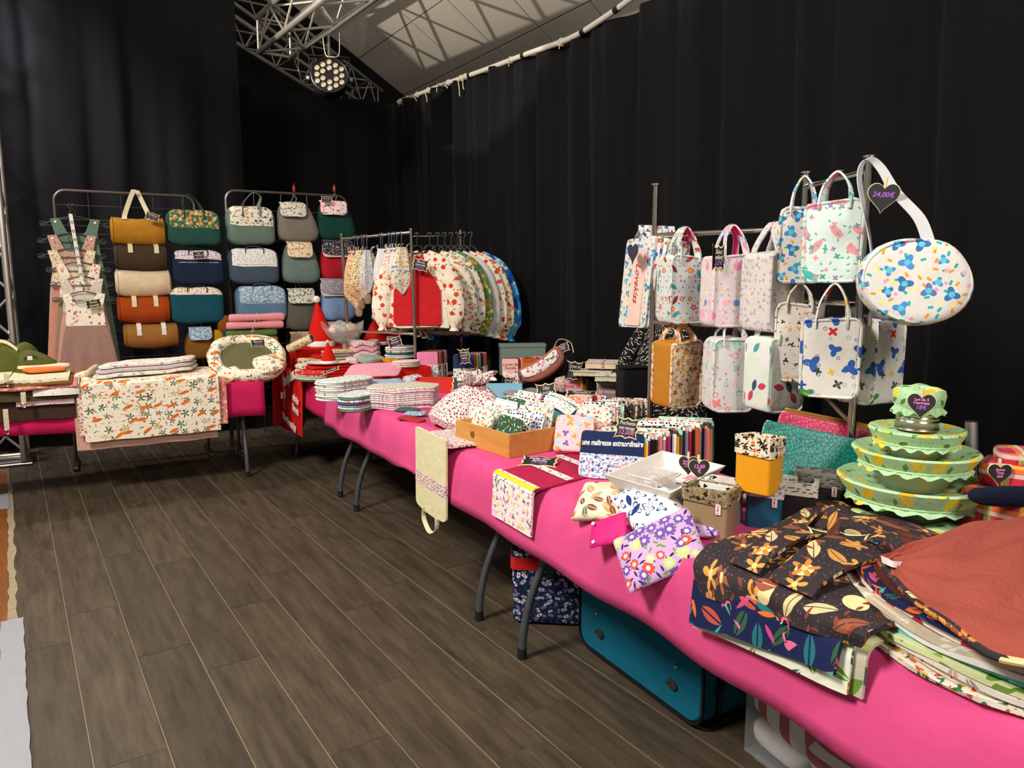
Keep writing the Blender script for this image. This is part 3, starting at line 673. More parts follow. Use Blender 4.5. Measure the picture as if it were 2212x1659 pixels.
# ---------------------------------------------------------------- backpacks
def backpack(label, x0, y0, x1, y1, c, fx0, fy0, fx1, fy1, pm, bind, Y=6.67, frill=False, top=None):
    P, w, h = ext(x0, y0, x1, y1, Y); m = fab('velvet_%d_%d_%d' % c, c, .95, 240, .2, .4, var=.13); d = .17
    t = thing('backpack', label, 'backpack', P, 0, 'children backpacks on the wire grid')
    FP, fw, fh = ext(fx0, fy0, fx1, fy1, Y - .09); fx = FP.x - P.x
    def sg(p):
        k = p.z / h + .5; a = atan2(p.y, p.x); pl = .035 * sin(a * 13) * max(0, k - .35)
        s = lerp(1.0, .62, max(0, (k - .25) / .75) ** 1.4) * (1 + pl); return V((p.x * s + fx * max(0, k - .3) * .9, p.y * s, p.z))
    MB().sq(w / 2, d / 2, h / 2, .42, .55, 20, 44, None, sg).build('body', m, t)
    ft, fb = FP.z + fh / 2 - P.z, FP.z - fh / 2 - P.z; rr = min(fw, fh) * .32
    def fl(u, v):
        y = -d * .50 - .012 * (1 - (2 * u - 1) ** 2) - .012 * v
        zz = lerp(ft, fb, v); k = max(0, (v * fh - (fh - rr)) / rr); half = fw / 2 * (1 - .04 * (1 - v)) - (rr - sqrt(max(0, 1 - k * k)) * rr)
        return V((fx + (2 * u - 1) * half, y + .05 * max(0, .12 - v) / .12, zz))
    MB().sheet(fl, 14, 14, .006).build('flap', pm, t)
    n = 40; per = [fl(0, i / n) for i in range(n + 1)] + [fl(1, 1 - i / n) for i in range(n + 1)]
    per = [p for i, p in enumerate(per) if i % 2 == 0]
    if frill:
        fm = fab('white_lace', (214, 204, 196)); mb = MB(); 
        lo = per[6:-6]
        path = [p + V(((p.x - fx) * .06, -.002 + .004 * (i % 2), -.010)) for i, p in enumerate(lo)]
        mb.ribbon(path, lambda u: (.3 * (2 * u - 1), 0, 1), .026, .003); mb.build('lace_frill', fm, t)
    MB().tube(per, .0035, 5).build('binding', bind, t)
    tp = (pY(top[0], top[1], YG - .03) - P) if top else V((fx, .06, ft + .05))
    MB().ribbon(cat([(fx - .02, -.02, ft - .01), (tp.x - .018, tp.y - .01, lerp(ft, tp.z, .6)), (tp.x, tp.y, tp.z), (tp.x + .018, tp.y - .01, lerp(ft, tp.z, .6)), (fx + .02, -.02, ft - .01)], 5), (.3, 1, 0), .016, .003).build('hanging_loop', fab('light_webbing', (200, 190, 180)), t)
    for sx in (-1, 1): MB().tube(cat([(sx * w * .3, .05, h * .3), (sx * w * .46, .03, 0), (sx * w * .44, .0, -h * .44)], 5), .007, 6).build('shoulder_cord', m, t)
    return t
B = lambda n, c: fab(n, c)
backpack('grey taupe backpack with pale jungle print flap', 597, 436, 687, 523, (122, 116, 104), 605, 438, 661, 468, blobs('jungle_grey', (222, 216, 204), [(140, 140, 136), (96, 110, 96), (170, 120, 80)], 30, .3), B('bind_grey', (90, 92, 90)), top=(635, 420))
backpack('dark green backpack with pink print flap', 685, 433, 766, 520, (20, 62, 54), 692, 434, 749, 464, blobs('pink_lake', (244, 222, 220), [(230, 110, 140), (60, 50, 60), (240, 150, 170)], 32, .3), B('bind_pink', (206, 60, 100)), top=(722, 418))
backpack('sage backpack with cream and tan print flap', 607, 522, 690, 612, (104, 124, 116), 620, 523, 675, 556, blobs('cream_fox', (232, 216, 184), [(206, 140, 70), (150, 140, 120), (196, 160, 110)], 28, .32), B('bind_brown', (130, 70, 40)))
backpack('red backpack with navy floral flap and lace frill', 690, 518, 768, 605, (178, 28, 44), 698, 519, 762, 550, flor('navy_flower', (24, 28, 50), [(220, 110, 120), (210, 190, 180), (96, 120, 150)], 40, .28, [(70, 90, 90)]), B('bind_navy', (30, 30, 50)), frill=True)
backpack('khaki grey backpack with grey and green leaf print flap', 615, 622, 690, 713, (92, 92, 82), 622, 624, 680, 655, blobs('koala_leaf', (216, 214, 200), [(120, 120, 122), (110, 140, 96), (80, 84, 86)], 28, .34), B('bind_khaki', (80, 84, 76)))
backpack('light blue backpack with small flower flap and frill', 692, 600, 768, 692, (128, 158, 200), 694, 602, 766, 634, flor('grey_ditsy', (146, 146, 156), [(200, 150, 150), (110, 110, 130), (220, 214, 210)], 60, .34), B('bind_white', (206, 206, 210)), frill=True)
backpack('patterned beige backpack low behind rolled wraps', 622, 716, 690, 790, (150, 130, 96), 628, 718, 684, 752, prt('beige_key', (206, 192, 160), [dict(s=60, k='rect', r=.3, asp=.5, c=[(130, 104, 70), (170, 130, 90)], den=.6)]), B('bind_beige', (150, 120, 84)))
backpack('grey flecked backpack low behind the clear bowl', 692, 694, 768, 760, (150, 140, 136), 698, 696, 762, 726, prt('grey_fleck', (160, 152, 150), [dict(s=90, k='dot', r=.3, c=[(110, 100, 100), (190, 184, 180)])]), B('bind_grey2', (120, 110, 108)))
backpack('small dark backpack with blue floral flap behind quilt', 398, 706, 462, 775, (120, 84, 30), 408, 708, 458, 734, MATS['blue_liberty'], B('bind_teal', (30, 80, 90)))
# a mustard and a teal rolled thing beside it
for u, v, w_, h_, c, lb in ((472, 745, .09, .26, (176, 128, 20), 'yellow ochre fabric bag end behind blanket stack'), (492, 740, .11, .30, (16, 68, 84), 'dark teal fabric bag end behind blanket stack'), (482, 700, .10, .16, (132, 78, 24), 'brown suede bag corner beside the pink rolled throws')):
    P = pY(u, v, 6.66); t = MB().sq(w_ / 2, .07, h_ / 2, .6, .6, 12, 20, None, lambda p: V((p.x * (1 + p.z * 1.2), p.y, p.z))).build('soft_bag', fab('soft_%d' % u, c)); t.location = P; tag(t, lb, 'bag')
# ---------------------------------------------------------------- cascade of pinafore dresses
HGR = plain('grey_plastic_hanger', (52, 50, 52), .45)
def hanger(parent, w, z, hook=.09, m=HGR, y=0, name='hanger'):
    mb = MB()
    mb.tube(cat([(0, y, z), (-w * .2, y, z - .018), (-w * .5, y, z - .07)], 5), .0045, 6); mb.tube(cat([(0, y, z), (w * .2, y, z - .018), (w * .5, y, z - .07)], 5), .0045, 6)
    mb.tube([(-w * .5, y, z - .07), (w * .5, y, z - .07)], .0035, 6)
    mb.tube(cat([(0, y, z), (0, y, z + hook * .45), (-.018, y, z + hook * .7), (-.004, y, z + hook), (.018, y, z + hook * .85)], 4), .0035, 6)
    for s in (-1, 1): mb.tube([(s * w * .46 + .022 * cos(a), y, z - .062 + .017 * sin(a)) for a in [2 * pi * k / 10 for k in range(10)]], .0035, 5, True)
    return mb.build(name, m, parent)
def dress(label, u, v, Y, bibm, skm, sc=1.0, zb=.77, fl=1.0):
    """u,v: photo point of the middle of the bib's upper edge"""
    P = pY(u, v, Y); t = thing('pinafore_dress', label, 'dress', P, 0, 'pinafore dresses on one cascade hanger')
    k = sc; bib = [(-.135 * k, -.15 * k), (-.125 * k, .0), (-.145 * k, .095 * k), (-.09 * k, .10 * k), (-.055 * k, .015 * k), (-.03 * k, -.012 * k), (.03 * k, -.012 * k), (.055 * k, .015 * k), (.09 * k, .10 * k), (.145 * k, .095 * k), (.125 * k, 0), (.135 * k, -.15 * k)]
    MB().slab(bib, -.006, .006, .003, STAND).build('bib', bibm, t)
    h = P.z - zb
    def sk(uu, vv):
        z = lerp(-.15 * k, -h, vv); wd = lerp(.135, .205 * fl, vv ** .8) * k; x = (2 * uu - 1) * wd
        return V((x, -.008 - .02 * vv * (1 - (2 * uu - 1) ** 2) - .006 * sin(uu * 22) * vv, z))
    MB().sheet(sk, 26, 10, .006).build('skirt', skm, t)
    for s in (-1, 1): MB().lathe([(.009, 0), (.009, .003), (.006, .005)], 10, T(s * .115 * k, -.007, .075 * k) @ RX(90)).build('button', BW_, t)
    hanger(t, .40 * k, .115 * k, y=.012)
    return t
ds = [((165, 505), 6.72, fab('sage_jersey', (96, 120, 104)), fab('sage_jersey', (96, 120, 104)), 'sage green pinafore dress rearmost on the hanger cascade', 1.15),
      ((158, 540), 6.69, flor('pink_berry', (190, 160, 140), [(206, 90, 90), (226, 140, 140)], 34, .3, [(120, 130, 100)]), fab('pale_knit', (206, 196, 188), stripe=((180, 170, 162), .012, .4, 0)), 'pinafore dress with pink floral straps, second from the back', 1.12),
      ((158, 572), 6.66, blobs('beige_meadow', (222, 206, 176), [(200, 150, 100), (150, 140, 110)], 36, .26), fab('peach_suede', (198, 140, 118)), 'pinafore dress with beige meadow bib and peach skirt', 1.1),
      ((172, 600), 6.63, blobs('white_redbird', (232, 222, 212), [(210, 110, 90), (226, 160, 140)], 26, .26), fab('taupe_dot', (150, 128, 104)), 'pinafore dress with white and coral bib', 1.05),
      ((178, 630), 6.60, prt('speckle', (216, 208, 192), [dict(s=110, k='dot', r=.26, c=[(90, 84, 74), (150, 140, 124)], den=.8)]), fab('blush_minky', (206, 152, 142), fine=60, fs=1.2), 'pinafore dress with speckled bib and blush minky skirt', 1.02),
      ((183, 662), 6.56, blobs('mouse_brown', (236, 228, 212), [(172, 120, 80), (206, 160, 140), (120, 84, 60)], 18, .22), fab('mauve_taupe_fleece', (156, 124, 112), fine=150, fs=.3), 'pinafore dress with white mouse print bib and mauve taupe skirt', 1.0)]
for (uv_, Y, bm_, sm_, lb, sc) in ds: dress(lb, uv_[0], uv_[1], Y, bm_, sm_, sc, fl=1.02)
a, b = pY(152, 462, 6.70), pY(178, 612, 6.55); ch = thing('cascade_hanger', 'white notched strip carrying the pinafore hangers', 'hanger', a)
d = b - a; MB().ribbon([d * (k / 10) for k in range(11)], (1, 0, 0), lambda u: .026 + .004 * sin(u * 62), .003).build('strip', plain('cascade_white', (206, 200, 188), .5), ch)
for k in range(1, 8): MB().tube([d * (k / 8) + V((.008 * cos(q), -.004, .010 * sin(q) + .0)) for q in [2 * pi * i / 8 for i in range(8)]], .002, 4, True).build('slot', BLACKP, ch)
MB().tube(cat([(0, 0, 0), (.0, .01, .04), (-.02, .02, .07), (.02, .04, .08)], 4), .003, 6).build('hook', GRIDM, ch)
P_ = pY(329, 468, 6.52); plaque('tiny black sign pinned on the mustard ochre duffel', P_, .105, .065, 0, (('Sac Polochon', CHALK), ('35,00€', VIO)), ry=18)
P_ = pY(429, 551, 6.54); plaque('tiny black sign on the navy travel bag flap', P_, .10, .075, 0, (('Sac', CHALK), ('weekend', CHALK), ('45,00€', VIO)), ry=-6)
P_ = pY(202, 656, 6.50); plaque('tiny black sign on the mouse print pinafore', P_, .115, .075, 0, (('Robe', CHALK), ('chasuble', CHALK)), ry=-10)
P_ = pY(705, 431, 6.53); plaque('tiny black sign beside the dark green backpack loop', P_, .095, .062, 0, (('Sac à dos', CHALK), ('32,00€', VIO)))
# ================================================================ LEFT TABLE GOODS
ORD = ['topmost', 'second from top', 'third from top', 'fourth from top', 'fifth from top', 'sixth from top', 'seventh from top', 'eighth from top', 'ninth from top', 'tenth from top', 'eleventh from top', 'twelfth from top']
def drapeY(name, label, x0, x1, yb, ye, zt, zb, mat, th=.006, cat_='blanket', wav=.006, sk=0, group=None, n=26, ph=0):
    """cloth lying on the left table from y=yb to the front edge ye, then hanging to zb"""
    def fn(u, v):
        x = lerp(x0, x1, u) ; Lh = zt - zb; Lt = yb - ye; s = v * (Lt + Lh)
        if s < Lt - .02: p = V((x, yb - s, zt))
        else:
            q = s - (Lt - .02); r = .02; a = min(q / r, pi / 2)
            p = V((x, ye + .02 - r * sin(a), zt - r * (1 - cos(a)) - max(0, q - r * pi / 2)))
            k = max(0, q) / max(.01, Lh); p.y += -.01 * k - wav * sin(x * 16 + ph) * k; p.x += sk * k
        p.z += .0025 * sin(x * 21 + s * 13 + ph); return p
    return tag(MB().sheet(fn, n, 30, -th).build(name, mat), label, cat_, group)
X = lambda u, v, Y=5.78: pY(u, v, Y).x
Z = lambda u, v, Y=5.78: pY(u, v, Y).z
# stack of throws at far left, hanging over the edge
L0, L1 = -.62, X(164, 880)
G = 'folded throws at the left end of the left table'
BR = fab('dark_brown_fleece', (62, 44, 34), .95, 150, .3)
drapeY('folded_throw', 'dark chocolate brown throw hanging lowest at left end', L0, L1, 6.3, 5.76, .762, Z(90, 902), BR, .02, 'throw', group=G)
drapeY('folded_throw', 'pale pink sprig print throw above the chocolate throw', L0 + .12, L1 - .005, 6.3, 5.742, .784, Z(120, 868), prt('pink_sprig', (224, 192, 196), [dict(s=46, k='leaf', r=.35, asp=.3, c=[(150, 110, 140), (120, 90, 120)], den=.5)]), .018, 'throw', group=G)
drapeY('folded_throw', 'olive brown throw with white ruffled edge', L0, L1 + .02, 6.3, 5.724, .806, Z(60, 860), fab('olive_brown', (78, 66, 42)), .018, 'throw', group=G, ph=1)
drapeY('folded_throw', 'white ruffled cotton throw with coral dots', L0 + .22, L1 + .03, 6.3, 5.706, .815, Z(110, 848), prt('white_coral', (226, 222, 216), [dict(s=36, k='dot', r=.2, c=[(214, 120, 100)], den=.3)]), .008, 'throw', wav=.012, group=G)
drapeY('folded_throw', 'coral rose patterned throw with scalloped edge', L0, L1 + .02, 6.3, 5.700, .828, Z(60, 834), blobs('coral_rose', (206, 128, 116), [(228, 170, 160), (180, 96, 90)], 30, .34), .014, 'throw', group=G, ph=2)
drapeY('folded_throw', 'fawn brown backed throw below the duck quilt', L0, L1 - .01, 6.3, 5.686, .842, Z(60, 822), fab('fawn', (140, 100, 56)), .014, 'throw', group=G)
qd = drapeY('quilted_throw', 'cream quilt printed with blue and tan birds, top of left stack', X(14, 790), L1 - .025, 6.22, 5.68, .862, Z(60, 812), prt('bird_quilt', (236, 224, 190), [dict(s=34, k='leaf', r=.42, asp=.38, c=[(150, 170, 170), (206, 160, 110), (226, 196, 140), (130, 150, 160)], rot=.4), dict(s=60, k='dot', r=.18, c=[(226, 170, 110), (140, 160, 170)], den=.5)], cs=.6), .02, 'quilt', group=G)
drapeY('quilted_throw', 'plain cream folded cloth at far left edge', L0 - .1, X(14, 790) - .005, 6.2, 5.676, .868, Z(8, 815), fab('cream_cotton', (232, 220, 186)), .02, 'throw', group=G)
for u, v, lb in ((14, 818, 'small snap clip on the cream and fawn throws'), (50, 858, 'silver ring clip on strap over the olive throw'), (12, 895, 'patterned strap with ring hanging lowest at left')):
    p = pY(u, v, 5.655); t = thing('strap_clip', lb, 'clip', p); l = {14: .02, 50: .04, 12: .10}[u]
    MB().ribbon([(0, .02, .03), (0, .006, 0), (0, .004, -l * .5), (0, 0, -l)], (1, 0, 0), .028, .004).build('strap', prt('strap_print', (200, 190, 160), [dict(s=80, k='leaf', r=.4, asp=.3, c=[(120, 110, 80)])]), t)
    MB().tube([(.014 * cos(a), -.004, -l - .014 + .014 * sin(a)) for a in [2 * pi * k / 12 for k in range(12)]], .003, 6, True).build('ring', CHROME, t)
p = pz(118, 757, .885); p.y = min(p.y, 6.08); t = MB().sq(.12, .09, .016, .5, .4, 10, 22).build('folded_cloth', fab('orange_cotton', (226, 124, 60))); t.location = p; t.rotation_euler.z = R(22); tag(t, 'orange folded cloth on the left stack', 'cloth')
p = pz(122, 744, .90); p.y = 6.09; t = MB().sq(.16, .05, .016, .5, .4, 10, 22).build('folded_cloth', MATS['cream_cotton']); t.location = p + V((0, .06, 0)); tag(t, 'cream folded cloth behind the orange cloth', 'cloth')
p = V((-.09, 6.05, .845)); t = thing('baby_carrier_strap', 'tan and patterned padded strap bundle beside the fox blanket', 'strap', p, R(25))
for k, (dy, m) in enumerate(((0, FOX), (.05, fab('tan_suede', (140, 96, 52))), (-.04, MATS['strap_print']))): MB().sq(.09, .02, .022, .6, .5, 8, 16, T(.01 * k, dy, .012 * k) @ RZ(20 * k) @ RY(-12)).build('padded_strap', m, t)
# olive fleece bags at far left
OL = fab('olive_teddy_fleece', (92, 96, 46), .95, 110, .7, .4, var=.2)
p = pz(30, 772, .80); p = V((p.x, 6.28, .775)); t = thing('fleece_bucket', 'tall olive green fleece bag at far left of table', 'bag', V((pY(28, 700, 6.28).x, 6.28, .77)))
def fb(pt): a = atan2(pt.y, pt.x); return V((pt.x * (1 + .12 * sin(a * 3 + pt.z * 14)) * (1 - .25 * max(0, pt.z) / .15), pt.y, pt.z * (1 - .25 * math.exp(-(pt.x / .05) ** 2) * (pt.z > 0)) + .0))
MB().sq(.145, .10, .16, .7, .7, 16, 30, T(0, 0, .15), fb).build('body', OL, t)
MB().sq(.10, .07, .11, .7, .7, 14, 26, T(-.10, .03, .22), fb).build('folded_rim', OL, t)
MB().ribbon(cat([(-.13, -.07, .30), (-.07, -.085, .315), (-.02, -.095, .29), (.02, -.10, .25)], 4), (.2, .1, 1), .022, .003).build('tie', MATS['cream_cotton'], t)
t = thing('fleece_bag', 'lower olive green fleece bag with white tag and teal lining', 'bag', V((pY(76, 735, 6.2).x, 6.2, .80)))
MB().sq(.13, .09, .105, .7, .7, 16, 28, T(0, 0, .09) @ RY(14), lambda q: V((q.x, q.y, q.z * (1 - .3 * q.x / .13)))).build('body', OL, t)
MB().tube([(-.03 + .035 * cos(a), -.075, .155 + .022 * sin(a)) for a in [2 * pi * k / 14 for k in range(14)]], .008, 6, True).build('lining', fab('teal_lining', (20, 70, 68)), t)
MB().box((-.035, -.085, .165), (.03, .004, .028), .001).build('tag', fab('white_tab2', (226, 224, 218)), t)
MB().tube(cat([(-.02, -.088, .08), (.05, -.088, .07), (.115, -.06, .085)], 5), .006, 6).build('seam', fab('olive_dark', (50, 54, 26)), t)
# fox blanket and those beneath
fx0, fx1 = X(174, 860), X(471, 860)
drapeY('baby_blanket', 'dusty pink blanket hanging lowest under the fox blanket', X(166, 960, 5.76), X(471, 950, 5.76), 6.3, 5.765, .775, (Z(166, 968, 5.74) + Z(470, 945, 5.74)) / 2 - .005, fab('dusty_pink', (206, 160, 142)), .012, wav=.004)
drapeY('baby_blanket', 'coral rabbit print blanket peeking right of fox blanket', X(180, 900, 5.76), X(491, 900, 5.76), 6.2, 5.745, .79, Z(480, 914, 5.73), blobs('coral_meadow', (214, 134, 116), [(230, 190, 176), (190, 90, 80), (236, 206, 196)], 22, .34), .012, wav=.006)
drapeY('baby_blanket', 'raspberry flower blanket edge left of fox blanket', X(169, 900, 5.74), X(300, 900, 5.74), 6.2, 5.725, .80, Z(169, 942, 5.72), flor('raspberry_ditsy', (226, 210, 196), [(190, 60, 90), (150, 120, 90)], 44, .32), .012, wav=.004)
drapeY('baby_blanket', 'large cream blanket printed with orange foxes and green leaves', fx0 + .01, fx1, 6.28, 5.715, .82, (Z(174, 945, 5.70) + Z(470, 936, 5.70)) / 2, FOX, .014, wav=.003, n=30)
p = (pz(215, 760, .845) + pz(432, 733, .845)) / 2
t = thing('quilted_blanket', 'white quilted blanket folded flat on top of fox blanket', 'blanket', V((X(318, 745, 6.0), 6.02, .826)), R(13))
WQ = blobs('white_animal_quilt', (232, 226, 220), [(214, 150, 140), (170, 170, 160), (226, 180, 150)], 16, .22); 
for k in range(3): MB().sq(.335 - .01 * k, .16 - .01 * k, .016, .45, .25, 10, 36, T(.008 * k, .01 * k, .016 + .030 * k), lambda q: V((q.x + q.y * .55, q.y, q.z + .004 * sin(q.x * 30) + .018 * max(0, q.x)))).build('folded_layer', WQ if k != 1 else fab('quilt_edge', (200, 190, 190)), t)
plaque('small black sign lying on the white quilted blanket', pz(375, 726, .935), .14, .07, R(8), (('Plaid bébé', CHALK), ('49,00€', VIO)), rx=-62)
# rolled throws behind the nest
def roll(label, u0, u1, v, Y, r, c, tie, zoff=0):
    a, b = pY(u0, v, Y), pY(u1, v, Y); w = b.x - a.x; t = thing('rolled_throw', label, 'throw', V(((a.x + b.x) / 2, Y, a.z)), R(2), 'rolled throws tied with ribbon')
    m = fab('roll_%d_%d_%d' % c, c, .95, 160, .3, .35)
    MB().sq(r, r * 1.35, w / 2, .22, .85, 14, 26, RY(90), None).deform(lambda p: V((p.x, p.y, p.z * (1 + .05 * sin(p.x * 13)) * (1 - .18 * math.exp(-(p.x / .03) ** 2))))).build('roll', m, t)
    MB().tube([(.004 * sin(a_ * 2), 1.32 * r * .86 * cos(a_) * 1.02, r * .86 * sin(a_)) for a_ in [2 * pi * k / 18 for k in range(18)]], .006, 6, True).build('ribbon_tie', tie, t)
    MB().tube(cat([(-.01, -r * 1.18, .01), (-.03, -r * 1.3, -.02), (-.015, -r * 1.25, -.05)], 4), .004, 5).build('bow', tie, t)
    for s in (-1, 1): MB().tube([(s * w * .497, 1.1 * r * .6 * q / 18 * cos(q * .9), r * .6 * q / 18 * sin(q * .9)) for q in range(19)], .003, 5).build('spiral_edge', m, t)
tie = flor('tie_floral', (214, 190, 180), [(190, 110, 110), (120, 120, 100)], 90, .36)
roll('upper pink rolled throw tied with ribbon', 494, 614, 687, 6.34, .033, (222, 146, 152), tie)
roll('lower pink rolled throw tied with ribbon', 489, 612, 704, 6.33, .033, (224, 150, 156), tie)
roll('moss green rolled throw below the pink ones', 488, 598, 722, 6.32, .030, (84, 110, 58), tie)
roll('ochre rolled throw under the green roll', 486, 600, 738, 6.31, .030, (150, 96, 30), tie)
roll('dark mustard rolled throw lowest in the pile', 484, 606, 756, 6.30, .032, (120, 84, 40), tie)
# baby nest
P = pY(538, 775, 5.95); P = V((P.x, 6.02, P.z))
t = thing('baby_nest', 'padded baby nest with fox print rim and khaki ribbed inside', 'baby nest', P, R(-4), rx=R(38))
def ell(a, k=1, n=40): return [((.275) * k * cos(q), .25 * k * sin(q) * (1 + .06 * cos(2 * q)), 0) for q in [2 * pi * i / n for i in range(n)]]
MB().tube(ell(0, .88), .052, 12, True).deform(lambda q: V((q.x * (1 + .02 * sin(q.y * 50)), q.y, q.z + .012 * sin(atan2(q.y, q.x) * 3)))).build('padded_rim', FOX, t)
MB().sq(.215, .20, .03, .6, .8, 12, 30, T(0, 0, -.012)).build('cushion', fab('khaki_corduroy', (104, 104, 72), .95, stripe=((90, 90, 60), .006, .4, 0)), t)
MB().sq(.105, .095, .03, .6, .5, 10, 22, T(.135, -.13, .045) @ RZ(18)).build('folded_flap', FOX, t)
MB().sq(.11, .06, .028, .6, .5, 10, 22, T(-.16, -.20, .01) @ RZ(35)).build('corner_flap', FOX, t)
MB().sq(.26, .245, .02, .6, .8, 8, 30, T(0, 0, -.045)).build('base', fab('khaki_base', (96, 92, 60)), t)
plaque('small black sign clipped on rim of the baby nest', pY(557, 741, 5.86), .115, .065, 0, (('Réducteur de lit', CHALK), ('65,00€', VIO)), rx=-25)
# ================================================================ CORNER TABLE GOODS
RED = fab('santa_red_felt', (206, 24, 18), .9, 200, .1, .2); WHT = fab('white_felt', (232, 228, 222), .95, 150, .3); REDC2 = fab('red_cotton', (226, 28, 20), .85, 300, .1, .3)
# red cloth with white lettering over the corner of the table
PXX = 1.335
ya, yb_ = pX(592, 860, PXX).y, pX(655, 860, PXX).y
zl, zr = pX(590, 912, PXX).z, pX(655, 940, PXX).z
def rc(u, v):
    y = lerp(ya, yb_, u); zt = ZT + .008
    s = v * 1.0
    if s < .3: x = lerp(PXX + .36, PXX + .02, s / .3); return V((x, y + .05 * (1 - s / .3), zt + .004 * sin(y * 30)))
    q = (s - .3) / .7; zb = lerp(zl, zr, u)
    return V((PXX - .012 * q - .008 * sin(u * 14 + 1) * q, y, lerp(zt - .004, zb, q)))
t = thing('lettered_cloth', 'red cloth with white lettering hanging over the table corner', 'cloth', (0, 0, 0))
MB().sheet(rc, 24, 20, .003).build('cloth', REDC2, t)
def on(u, v): return pX(u, v, PXX - .030)
WP = plain('white_vinyl_print', (236, 232, 228), .7)
for s, u, v, size, rot in (('Inscriptions', 623, 816, .135, 16), ('sur pi', 611, 852, .11, 10), ('culottes', 638, 862, .085, -6), ('Bonnets', 638, 885, .085, -6), ('Prénom/Bonnets Noël', 624, 912, .082, -6)):
    text('lettering', s, size, WP, t, T(*on(u, v)) @ RZ(-90) @ STAND @ RZ(rot), .1, .0028, sx={'Prénom/Bonnets Noël': .62, 'Inscriptions': .66}.get(s, .7), ext=.001)
# display risers hidden under the goods
def riser(lb, c, d, h): t = MB().box((0, 0, h / 2), (d[0], d[1], h), .004).build('display_box', RED); t.location = (c[0], c[1], ZT + .002); tag(t, lb, 'box'); return ZT + h + .002
def santa(label, u, v, Yp, hw, hh, pomv=None, tilt=0, name='santa_hat', mx=0):
    """u,v: middle of the brim's lower edge"""
    P = pY(u, v, Yp); s = mpp(P); t = thing(name, label, 'hat', P, facecam(P), 'red felt santa hats'); w = hw * s; h = hh * s
    MB().lathe([(w * .5, h * .10), (w * .47, h * .25), (w * .36, h * .45), (w * .22, h * .68), (w * .10, h * .88), (w * .02, h * 1.0)], 24, None, lambda r, z, a, i: (r * (1 + .04 * sin(3 * a + z * 20)), z)).deform(lambda q: V((q.x + tilt * (q.z / h) ** 2, q.y, q.z))).build('cone', RED, t)
    MB().lathe([(w * .50, 0), (w * .545, h * .02), (w * .55, h * .10), (w * .51, h * .135), (w * .44, h * .13)], 24, None).build('brim', WHT, t)
    MB().lathe([(.001, -1), (.5, -.87), (.87, -.5), (1, 0), (.87, .5), (.5, .87), (.001, 1)], 14, T(tilt, 0, h * 1.03) @ MX.Scale(max(.012, 13 * s * .62) if hw > 40 else .011, 4)).build('pompom', WHT, t)
    return t
ZP = riser('red felt covered platform along back of the corner table', (1.76, 6.34), (.70, .34), .19)
riser('red felt covered low platform by the rack posts', (1.98, 5.56), (.36, .92), .115)
santa('large red santa hat with white pompom beside backpacks', 693, 744, 6.30, 56, 98, tilt=-.02).location.z = ZP
h2 = santa('red santa hat on stand beside red striped tins', 812, 742, 6.24, 56, 58); h2.location.z = ZP
for k in range(3): MB().box((.075 - .012 * k, -.095 + .014 * k, .06 + .052 * k), (.05, .01, .03), .003, RZ(35)).build('white_patch', WHT, h2)
P = pY(851, 742, 6.25); s = mpp(P); t = thing('striped_tin', 'red and white striped tin behind the poppy smock', 'tin', V((P.x, P.y, ZP))); r = 12 * s
for k in range(5): MB().lathe([(r * (.97 if k % 2 else 1), k * .034), (r * (.97 if k % 2 else 1), k * .034 + .034)], 20).build('red_band' if k % 2 == 0 else 'white_band', RED if k % 2 == 0 else WHT, t)
# clear wavy bowl on a stem
P = pY(748, 795, 6.1); P.x -= .01; s = mpp(P); t = thing('glass_bowl', 'clear wavy footed bowl filled with red and white cloths', 'bowl', V((P.x, P.y, ZT + .004)), 0)
zb0 = pY(748, 744, 6.1).z - ZT; zb1 = pY(748, 702, 6.1).z - ZT; r = 44 * s
GLS = plain('clear_acrylic', (235, 238, 240), .06, 0, .5, .2, None)
MB().lathe([(.05, 0), (.045, .006), (.012, .012), (.010, zb0 * .5), (.016, zb0 * .55), (.010, zb0 * .62), (.02, zb0), (r * .45, zb0 + .02), (r * .8, lerp(zb0, zb1, .5)), (r * .98, lerp(zb0, zb1, .85)), (r, zb1), (r * .95, zb1 - .006), (r * .42, zb0 + .03)], 40, None, lambda R_, z, a, i: (R_ * (1 + (.10 * sin(5 * a) if z > zb0 + .03 else 0)), z + (.03 * sin(5 * a + .6) if z > zb0 + .05 else 0))).build('bowl', GLS, t)
for k in range(6):
    a = k * 1.05; m = [blobs('red_white_cloth', (226, 216, 206), [(206, 50, 40), (190, 40, 40)], 30, .36), MATS['grey_fleck'], MATS['beige_key']][k % 3]
    q = MB().sq(r * .33, r * .2, .035, .6, .6, 8, 16, RZ(k * 40) @ RX(30)).build('folded_cloth', m); q.location = V((P.x, P.y, ZT)) + V((r * .42 * cos(a), r * .42 * sin(a), lerp(zb0, zb1, .62) + .008 * k)); tag(q, ['red print', 'grey flecked', 'beige key print', 'second red print', 'second grey flecked', 'second beige print'][k] + ' small cloth inside the clear bowl', 'cloth', 'small cloths in the clear bowl')
